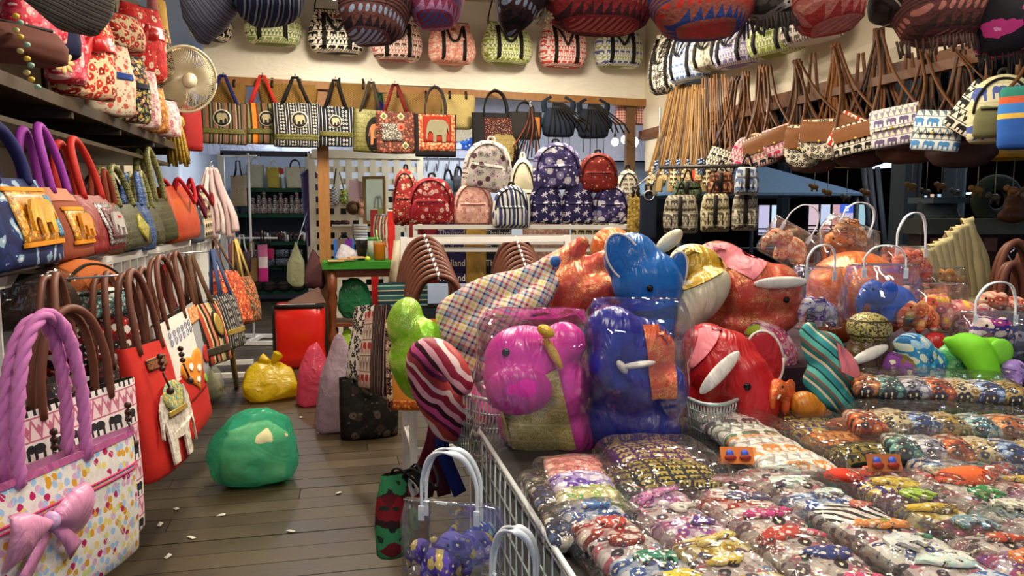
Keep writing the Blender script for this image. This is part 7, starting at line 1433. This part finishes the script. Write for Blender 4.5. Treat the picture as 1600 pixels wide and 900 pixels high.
# ---------------------------------------------------------------- clear vinyl bags with white handles
HWH = plain('#dfe6ee', .3, .5); VIN = film((.97, .985, 1), 9, .8, .08, .05, .02)
def vinyl(label, cx, y1, d, wpx, hpx, hh, yaw=0, roll=0, th=.06, group='clear vinyl bags with white handles', hn=2, hs=.28, lean=0):
    p = at(cx, y1, d); k = d/F; w, h = wpx*k, hpx*k; t = T('vinyl_bag', label, 'bag', p, -YAW+yaw, group, lean, roll); _sd[0] += 1
    B = Body([(0, .44*w, th*.7), (.04*h, .49*w, th*.95), (.4*h, .5*w, th), (.8*h, .5*w, th*.6), (h, .48*w, th*.18)], 3.4, 36, 4); B.mb(0).wob(.006, 10, _sd[0]).wob(.004, 26, _sd[0]).build('clear_body', VIN, t)
    MB().tube([V(x*w, -th*.2, h) for x in (-.47, -.2, .2, .47)], .003, 6).build('rim', film((.9, .95, 1), 10, .3, .35), t)
    for i in range(hn):
        y = (-1 if i == 0 else 1)*th*.25; s = hs*w; zt_ = h*.94
        pth = cr([V(-s, y, zt_-.02), V(-s, y, zt_+.02), V(-s*.95, y, zt_+hh*k*.5), V(-s*.6, y-.01, zt_+hh*k*.88), V(0, y-.015, zt_+hh*k), V(s*.6, y-.01, zt_+hh*k*.88), V(s*.95, y, zt_+hh*k*.5), V(s, y, zt_+.02), V(s, y, zt_-.02)], 5); n_ = len(pth)
        MB().ribbon(pth, (0, 1, 0) if hh < 60 else (1, .4, 0), [.006+.008*math.sin(PI*j/(n_-1))**2 for j in range(n_)], .004).build('handle', HWH, t)
        for sx in (-1, 1): MB().box((sx*s, y-.004, zt_-.015), (.013, .005, .034)).build('tab', HWH, t, False)
    return t
vinyl('clear vinyl bag of purple plush hanging on the wire grid', 706, 905, 1.78, 160, 125, 92, -.25, .0, .06)
small('purple flowered plush elephant inside the hanging vinyl bag', 720, 895, 1.79, .105, floral('#6a60b8', ['#8a80d0', '#3a2a90', '#b0a0d0', '#c8b040'], 40, .42), .5, group=None)
small('violet plush elephant with gold rings inside the hanging vinyl bag', 672, 905, 1.76, .09, floral('#5a48a8', ['#8a7ac8', '#c8b060', '#3a2a80'], 40, .42), -.6, group=None)
plush('cobalt blue starred plush lying in the hanging vinyl bag', 755, 850, 1.84, [('e', 756, 836, 24, 22, 0, 20), ('e', 735, 842, 20, 14, 0, 18)], floral('#23308c', ['#3a5ab0', '#7ab0a8', '#23308c'], 60, .4), .008, parts=[('puff', 'orange_nose', 722, 838, 8, 8, 0, -.03, .012, cloth('#c8642c'))])
vinyl('clear vinyl bag with white handles hanging lower on the wire grid', 800, 960, 1.5, 110, 60, 88, -.3, .05, .04, hs=.32)
for lb, cx, y1, d, w, h, hh, yw, ro, plb, c in (
 ('clear vinyl bag with a purple and white plush', 1270, 512, 2.62, 80, 96, 40, .1, .05, 'violet and white scroll plush elephant in a clear vinyl bag', floral('#b8b0c8', ['#5a3a9a', '#e4e0e8', '#7a60b0'], 50, .46)),
 ('clear vinyl bag with a cobalt blue plush', 1375, 505, 2.55, 110, 92, 36, -.1, 0, 'cobalt blue plush elephant in a clear vinyl bag', satin('#1a4ab0', .4, .1)),
 ('clear vinyl bag with coral plush under the tall white hoop', 1415, 445, 2.85, 90, 60, 56, .2, 0, 'coral plush elephant in a clear vinyl bag under the tall hoop', floral('#d86a50', ['#e8907a', '#b84a34'], 50, .4)),
 ('clear vinyl bag with orange plush at the back of the pile', 1310, 412, 3.1, 100, 46, 30, 0, -.1, 'orange plush elephant in a clear vinyl bag at the back', satin('#d8762c', .4, .1, '#ffd890')),
 ('clear vinyl bag with peach plush and straight white straps', 1215, 408, 3.1, 80, 60, 40, -.2, .5, 'peach print plush elephant in a clear vinyl bag', floral('#d89a78', ['#c86a4a', '#e8c8a0'], 50, .4)),
 ('clear vinyl bag with brown dotted plush behind the hoops', 1320, 386, 3.05, 90, 40, 34, .1, .35, 'brown dotted plush elephant in a clear vinyl bag', floral('#b87a4a', ['#8a4a2c', '#e0b080'], 50, .4)),
 ('clear vinyl bag with red orange plush in the middle', 1462, 512, 2.62, 84, 70, 0, 0, 0, 'tangerine flowered plush elephant in a clear vinyl bag', floral('#d85a2c', ['#e89a3a', '#c03a24', '#e0a0a0'], 44, .44)),
 ('clear vinyl bag with a golden brown plush before the cream straps', 1470, 462, 2.9, 70, 44, 0, .1, 0, 'golden brown plush elephant before the cream straps', floral('#a8703c', ['#c8904a', '#7a4a24'], 50, .4)),
 ('clear vinyl bag with a wide white ring handle at the table end', 1545, 560, 2.45, 110, 74, 52, 0, 0, 'indigo and magenta plush elephant under the wide ring handle', floral('#3a2a7a', ['#a83a8a', '#e0c8c0', '#2a2a6a'], 40, .4))):
    vinyl(lb, cx, y1, d, w, h, hh, yw, ro, .075, hn=1 if hh else 0)
    k = d/F; small(plb, cx, y1-2, d+.0, min(w*.8, h*1.4)*k*.74, c, yw+.3, ro*.5, 'plush elephants inside the clear vinyl bags')
# ================================================================ HALL OUTSIDE THE SHOP
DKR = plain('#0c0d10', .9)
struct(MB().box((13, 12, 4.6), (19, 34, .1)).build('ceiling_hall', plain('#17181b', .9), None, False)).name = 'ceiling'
for p in HALL:  # housings for the added hall fill lights
    t = T('hall_fill_light', 'added white fill light under the dark hall roof', 'lamp', p, 0, 'added fill lights under the hall roof'); MB().box((0, 0, .05), (.34, 1.5, .08)).build('housing', metal('#c8c8c4'), t, False); MB().box((0, 0, .005), (.28, 1.38, .01)).build('diffuser', glow('#e8f0ff', 3), t, False); MB().box((0, 0, .18), (.03, .03, .2)).build('hanger', metal('#555555'), t, False)
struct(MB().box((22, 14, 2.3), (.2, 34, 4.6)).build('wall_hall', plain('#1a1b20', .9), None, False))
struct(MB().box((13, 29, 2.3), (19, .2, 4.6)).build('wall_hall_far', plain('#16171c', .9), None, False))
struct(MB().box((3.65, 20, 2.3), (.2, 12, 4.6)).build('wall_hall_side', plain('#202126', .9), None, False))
STL = plain('#3f474b', .5, .4, 0, .15, 3)
def column(label, x0, x1, d, ytop=236):
    p = onZ((x0+x1)/2, 330+1.5*F/d, 0); p = at((x0+x1)/2, 330, d); w = (x1-x0)*d/F
    t = T('steel_column', label, 'column', (p.x, p.y, 0), .15)
    MB().box((0, 0, 2.3), (w, w, 4.6)).build('shaft', STL, t, False); MB().box((0, 0, .02), (w*1.6, w*1.6, .04)).build('base_plate', STL, t, False)
    MB().tube([V(w*.6, -w*.5, .3), V(w*.6, -w*.5, 2.0), V(w*.75, -w*.5, 2.2), V(w*.75, -w*.5, 4.5)], .02, 6).build('conduit', plain('#5a6468', .4), t)
column('thick grey steel column in the hall behind the white hoops', 1397, 1424, 8.0)
column('thinner blue grey steel column in the hall with a conduit', 1477, 1497, 10.5)
column('far dark steel column beside the blue canopy', 1216, 1228, 14)
# blue canopy
a, b, c, e = at(1172, 302, 9.0), at(1314, 302, 9.0), at(1282, 268, 10.2), at(1186, 262, 10.2)
t = T('market_canopy', 'dusty blue market canopy in the hall', 'canopy', (b.x-.6, b.y+.6, 0))
o0 = t.location; BC = cloth('#7e9cba', .8)
m = MB(); wv = 1.3; zc0 = a.z; zc1 = at(1235, 258, 9.8).z+.06
rr_ = [V(-1.55, -.8, 0), V(.75, -.8, 0), V(.75, 1.6, 0), V(-1.55, 1.6, 0)]
m.loft([[v+V(0, 0, zc0-.03) for v in rr_], [v+V(0, 0, zc0) for v in rr_], [V(v.x*.12-.35, v.y*.12+.35, zc1) for v in rr_]]).build('canopy_top', BC, t, False)
for x, y in ((-1.5, -.75), (.7, -.75), (.7, 1.55), (-1.5, 1.55)): MB().tube([V(x, y, 0), V(x, y, zc0)], .03, 8).build('pole', STL, t)
# bright shop windows across the hall
_wn = [0]
def shopwin(x0, x1, y0, y1, d, panes, lb, cols):
    p = at((x0+x1)/2, y1, d); k = d/F; w = (x1-x0)*k; h = (y1-y0)*k
    _wn[0] += 1; t = struct(MB().box((0, .05, h/2), (w, .05, h)).build('window_%d' % _wn[0], plain('#101114', .5), None, False)); t.location = p; t.rotation_euler = (0, 0, -YAW)
    for i in range(panes): MB().box((-w/2+w*(i+.5)/panes, 0, h/2), (w/panes*.94, .03, h*.96)).build('pane', glow(cols[i % len(cols)], .9), t, False)
    for i in range(panes+1): MB().box((-w/2+w*i/panes, -.03, h/2), (.05, .05, h)).build('mullion', plain('#101114', .5), t, False)
    MB().box((0, -.04, h*.22), (w, .04, .04)).build('rail', plain('#14363a', .5), t, False); MB().box((0, -.04, h*.08), (w, .04, .03)).build('rail', plain('#14363a', .5), t, False)
    return t
shopwin(1182, 1222, 320, 368, 20, 2, 'pale lit shop window beside the far column', ['#a8a4c0', '#b0c4d8'])
shopwin(1260, 1352, 319, 362, 20, 5, 'wide lit shop window with a small blue sign', ['#b8a0a8', '#a8b4cc', '#b08a8a', '#a8a0b0', '#8aa8b0'])
p = at(1323, 326, 19.8); t = T('window_sign', 'small blue and white sign in the lit shop window', 'sign', p, -YAW); MB().box((0, 0, 0), (.34, .02, .22)).build('board', glow('#3a5ac0', .8), t, False); MB().box((0, -.015, 0), (.08, .01, .12)).build('mark', glow('#e0e8f8', 1), t, False)
shopwin(1426, 1470, 303, 336, 16, 4, 'slanting lit louvres behind the thick column', ['#8aa8c0', '#a0b8cc', '#b89a84', '#9ab0c8'])
# daylight gaps under the hall roof
for lb, x0, x1, y0, y1, d in (('bright roof gap above the thick column', 1362, 1440, 251, 264, 18), ('bright roof gap beyond the thinner column', 1472, 1558, 243, 256, 18), ('small lit strip far down the hall', 1510, 1536, 299, 304, 22)):
    k = d/F; _wn[0] += 1; o = struct(MB().box((0, 0, 0), ((x1-x0)*k, .04, (y1-y0)*k*.6)).build('window_%d' % _wn[0], glow('#b8ccf0', 2.2), None, False)); o.location = at((x0+x1)/2, (y0+y1)/2, d); o.rotation_euler = (0, -.06, -YAW)
# lamps in the hall
def hall_tube(x0, y0, x1, y1, d, lb):
    a, b = at(x0, y0, d), at(x1, y1, d); t = T('tube_lamp', lb, 'lamp', a); L = b-a
    MB().tube([V(0, 0, 0), L], .03, 8).build('tube', glow('#fff0d0', 14), t); MB().beam(V(0, 0, .06), L+V(0, 0, .06), .16, .05).build('reflector', plain('#c8b48a', .4), t, False); MB().beam(V(0, 0, .06), V(0, 0, .8), .02, .02).build('hanger', plain('#3a342c', .5), t, False)
hall_tube(1268, 122, 1298, 116, 7, 'short bright tube lamp seen between the brown straps')
hall_tube(1318, 110, 1358, 100, 6.6, 'bright tube lamp in the middle of the strap gaps')
hall_tube(1392, 94, 1425, 86, 6.2, 'bright tube lamp close to the brown rail')
def bulb(x, y, d, r, lb, s=18):
    t = T('light_bulb', lb, 'lamp', at(x, y, d)); MB().ell((0, 0, 0), (r, r, r*1.15), None, 14, 10).build('bulb', glow('#fff2dc', s), t); MB().tube([V(0, 0, r), V(0, 0, r+.06)], .018, 8).build('socket', plain('#2a2622', .5), t); MB().tube([V(0, 0, r+.06), V(0, 0, (3.63 if x < 1060 else 4.56)-t.location.z)], .005, 5).build('cord', plain('#15120f', .5), t)
bulb(1105, 172, 8.2, .05, 'single bright bulb glowing among the thin straps', 30)
bulb(961, 222, 10.1, .045, 'small bulb at the left of the bright cluster behind the post')
bulb(947, 214, 10.9, .05, 'bulb in the bright cluster beside the navy sling bag')
bulb(990, 222, 9.3, .055, 'large bulb at the right of the bright cluster')
bulb(976, 218, 9.9, .045, 'small bulb next to the large bulb')
bulb(985, 252, 9.9, .05, 'low bulb under the bright cluster')
o = tag(MB().box((0, 0, 0), (1.3, 1.2, .06)).build('stall_roof', cloth('#8a94a8'), None, False), 'pale stall roof behind the corner below the bulbs', 'roof'); o.location = at(985, 272, 11); o.rotation_euler = (.3, 0, 0)
p = at(978, 300, 11.2); o = tag(MB().box((0, 0, 1.0), (2.4, .1, 2.2)).build('stall_board', plain('#2c2a2c', .8), None, False), 'dark stall board behind the rack end', 'board'); o.location = (p.x, p.y, 0)
# string mobiles
def mobile(x, y, d, n, lb, roof=None):
    t = T('string_mobile', lb, 'mobile', at(x, y, d), -YAW)
    MB().tube([V(0, 0, 0), V(0, 0, 4.54-t.location.z)], .004, 5).build('cord', plain('#8a8270', .6), t)
    if roof: MB().lathe([(.26, -.02), (.27, 0), (.12, .09), (.02, .1)], 6).build('roof', cloth(roof), t, False)
    else: MB().tube([V(-.16, 0, 0), V(.16, 0, 0)], .008, 6).build('bar', plain('#8a6a3a', .6), t)
    for i in range(n):
        xx = -.18+.36*i/max(1, n-1); L = .2+.05*(i % 2); MB().tube([V(xx, 0, -.02), V(xx, 0, -L)], .003, 5).build('thread', plain('#a89c84', .6), t)
        m = MB(); m.ell((xx, 0, -L-.03), (.042, .02, .026), None, 12, 8); m.ell((xx-.04, 0, -L-.015), (.022, .018, .022), None, 10, 8)
        for a in (-.04, .04): m.tube([V(xx+a*.6, 0, -L-.03), V(xx+a*.6, 0, -L-.075)], .009, 6)
        m.build('elephant', plain(['#8a6424', '#4a4232', '#8a5a2a', '#5a5a54'][i % 4], .5), t)
mobile(1303, 255, 7.5, 1, 'single yellow elephant mobile below the brown bags')
mobile(1325, 262, 7.2, 3, 'grey brown elephant mobile below the brown bags')
mobile(1462, 246, 6.2, 4, 'golden elephant mobile in front of the blue grey column')
mobile(1572, 244, 5.2, 4, 'elephant mobile with a yellow felt roof', '#c8962c')
# stone figures and ledge
t = T('stone_lion', 'grey stone guardian head statue behind the hoops', 'statue', V(at(1462, 380, 6.5).x, at(1462, 380, 6.5).y, 0), -YAW+.2)
SG = M('stone', .9).color('#55605f', .3, 14).done(); zt_ = at(1462, 380, 6.5).z
MB().box((0, 0, (zt_-.02)/2), (.5, .4, zt_-.02)).build('plinth', SG, t, False)
blob('head', [('e', V(0, 0, zt_+.16), (.2, .18, .18)), ('e', V(0, -.1, zt_+.1), (.13, .12, .09)), ('e', V(-.13, 0, zt_+.3), (.06, .06, .08)), ('e', V(.13, 0, zt_+.3), (.06, .06, .08))], SG, t, .02, 4)
for sx in (-.08, .08): MB().ell((sx, -.17, zt_+.2), (.035, .03, .03)).build('eye', plain('#2c3232', .7), t)
MB().box((0, 0, zt_+.36), (.34, .3, .05)).build('flat_cap', plain('#6a7a84', .7), t, False)
t = T('stone_ring', 'round mossy stone ring standing on the hall ledge', 'statue', at(1555, 345, 6.2), -YAW)
MB().tube([V(.14*math.cos(2*PI*i/24), 0, .17+.14*math.sin(2*PI*i/24)) for i in range(25)], .065, 10).build('ring', M('mossy_stone', .9).color('#3f4a3a', .35, 18).done(), t); MB().box((0, 0, -.02), (.3, .2, .06)).build('foot', plain('#3a4438', .9), t, False)
t = T('carved_log', 'orange brown carved wood piece at the hall ledge end', 'carving', at(1592, 345, 5.8), -YAW)
blob('wood', [('e', V(0, 0, .12), (.12, .08, .1)), ('e', V(.08, 0, .2), (.1, .08, .07)), ('e', V(-.06, -.02, .04), (.12, .07, .06))], wood('#7a4a24', '#2c180c', 2), t, .018, 3)
p = at(1535, 358, 5.9); t = T('display_ledge', 'grey green display ledge with small blocks under the stone ring', 'counter', (p.x+.3, p.y, 0), -YAW)
MB().box((0, .1, p.z+.02), (1.5, .3, .12)).build('top', plain('#5e6152', .7), t, False); MB().box((0, .15, p.z/2), (1.4, .2, p.z-.04)).build('front', plain('#3a1f18', .7), t, False)
for i in range(7): MB().box((-.6+.2*i, -.01, p.z-.12), (.1, .04, .1)).build('block', plain('#1c100c', .7) if i % 2 else plain('#7a4a40', .7), t, False)
o = tag(MB().box((0, 0, .5), (1.6, .05, 1.0)).build('slat_crate', stripes([(1, '#8a9aa8'), (1, '#4a5a68')], .08, 'x'), None, False), 'blue grey slatted crate far behind the white hoops', 'crate'); o.location = (at(1375, 390, 9.5).x, at(1375, 390, 9.5).y, 0); o.rotation_euler = (0, 0, -YAW)
for i, (px, d) in enumerate(((1352, 10), (1362, 10.2), (1374, 10.5))):
    a = at(px, 300, d); MB_ = MB().tube([V(0, 0, 0), V(-.35, 0, 2.1)], .035, 8).build('leaning_pole', plain('#4a4c50', .5)); tag(MB_, 'grey pole leaning in the dark hall beside the shop window', 'pole', 'leaning poles in the hall'); MB_.location = (a.x+.3, a.y, 0)
# cream straps and brown handled bags at the far table end
t = T('canvas_tote_stack', 'file of cream canvas totes with wide handles at the table end', 'bags', at(1530, 470, 2.9), -YAW)
k = 2.9/F
for i in range(8):
    x0 = (-82+i*17)*k; top = (80+i*6+R.uniform(-4, 4))*k; sl = R.uniform(.01, .05); y0 = .035*i
    MB().ribbon(cr([V(x0+sl+.02, y0-.03, -.02), V(x0+sl*.6, y0-.03, top*.5), V(x0-.005, y0-.015, top*.92), V(x0, y0+.01, top), V(x0+.02, y0+.03, top*.9), V(x0+.06+sl, y0+.05, top*.45), V(x0+.09+sl, y0+.06, -.02)], 6), (1, .35, .12), .05, .005).wob(.004, 20, i).build('handle', cloth('#c4b684'), t)
for i in range(4): Body([(0, .2, .02), (.02, .21, .03), (.12, .2, .02)], 3).mb(.004, 8, i).tf(Matrix.Translation((.02+.02*i, .04*i, -.12))).build('bag_body', cloth('#bfb48a'), t)
for i, (cx, yt, y0, d, w, lb) in enumerate(((1575, 470, 372, 3.0, .2, 'tall brown handled straw tote at the table end'), (1572, 475, 405, 2.9, .13, 'smaller brown handled straw tote on a steel hanger'), (1484, 430, 352, 3.3, .16, 'brown handled tote behind the cream canvas straps'), (1606, 470, 368, 3.1, .2, 'brown handled straw tote at the frame edge of the table'))):
    kk = d/F; p = at(cx, yt+70, d); zb = .945; hb = 70*kk+p.z-zb; p.z = zb; tote('brown_handle_tote', lb, p, -YAW, w*1.4, hb, .08, weave('#cbb49c', '#8a7460', .014), ('arch', (yt-y0)*kk, HND, .013, .5, 'round'), .96)
t = T('steel_hanger', 'bent steel hanger hooked between the brown handles', 'hanger', at(1578, 395, 2.95), -YAW)
MB().tube(cr([V(0, 0, 0), V(.015, 0, .015), V(0, 0, .035), V(-.015, 0, .012), V(.0, 0, -.02), V(.02, 0, -.05)], 5), .003, 6).build('wire', STEEL, t)
# scraps on the floor
for i, (px, py) in enumerate(((345, 805), (262, 870), (300, 840), (420, 645), (470, 652), (362, 560), (250, 820), (455, 830), (530, 770), (275, 795))):
    p = onZ(px, py, .004); o = tag(MB().add([V(-.02, -.006, 0), V(.018, -.012, .002), V(.024, .008, .006), V(-.012, .012, .001), V(0, 0, .008)], [(0, 1, 4), (1, 2, 4), (2, 3, 4), (3, 0, 4), (3, 2, 1, 0)]).build('paper_scrap', plain('#d8d2c4', .8), None, False), 'tiny white paper scrap lying on the floor boards', 'scrap', 'paper scraps on the floor'); o.location = p; o.rotation_euler = (0, 0, i*1.3)
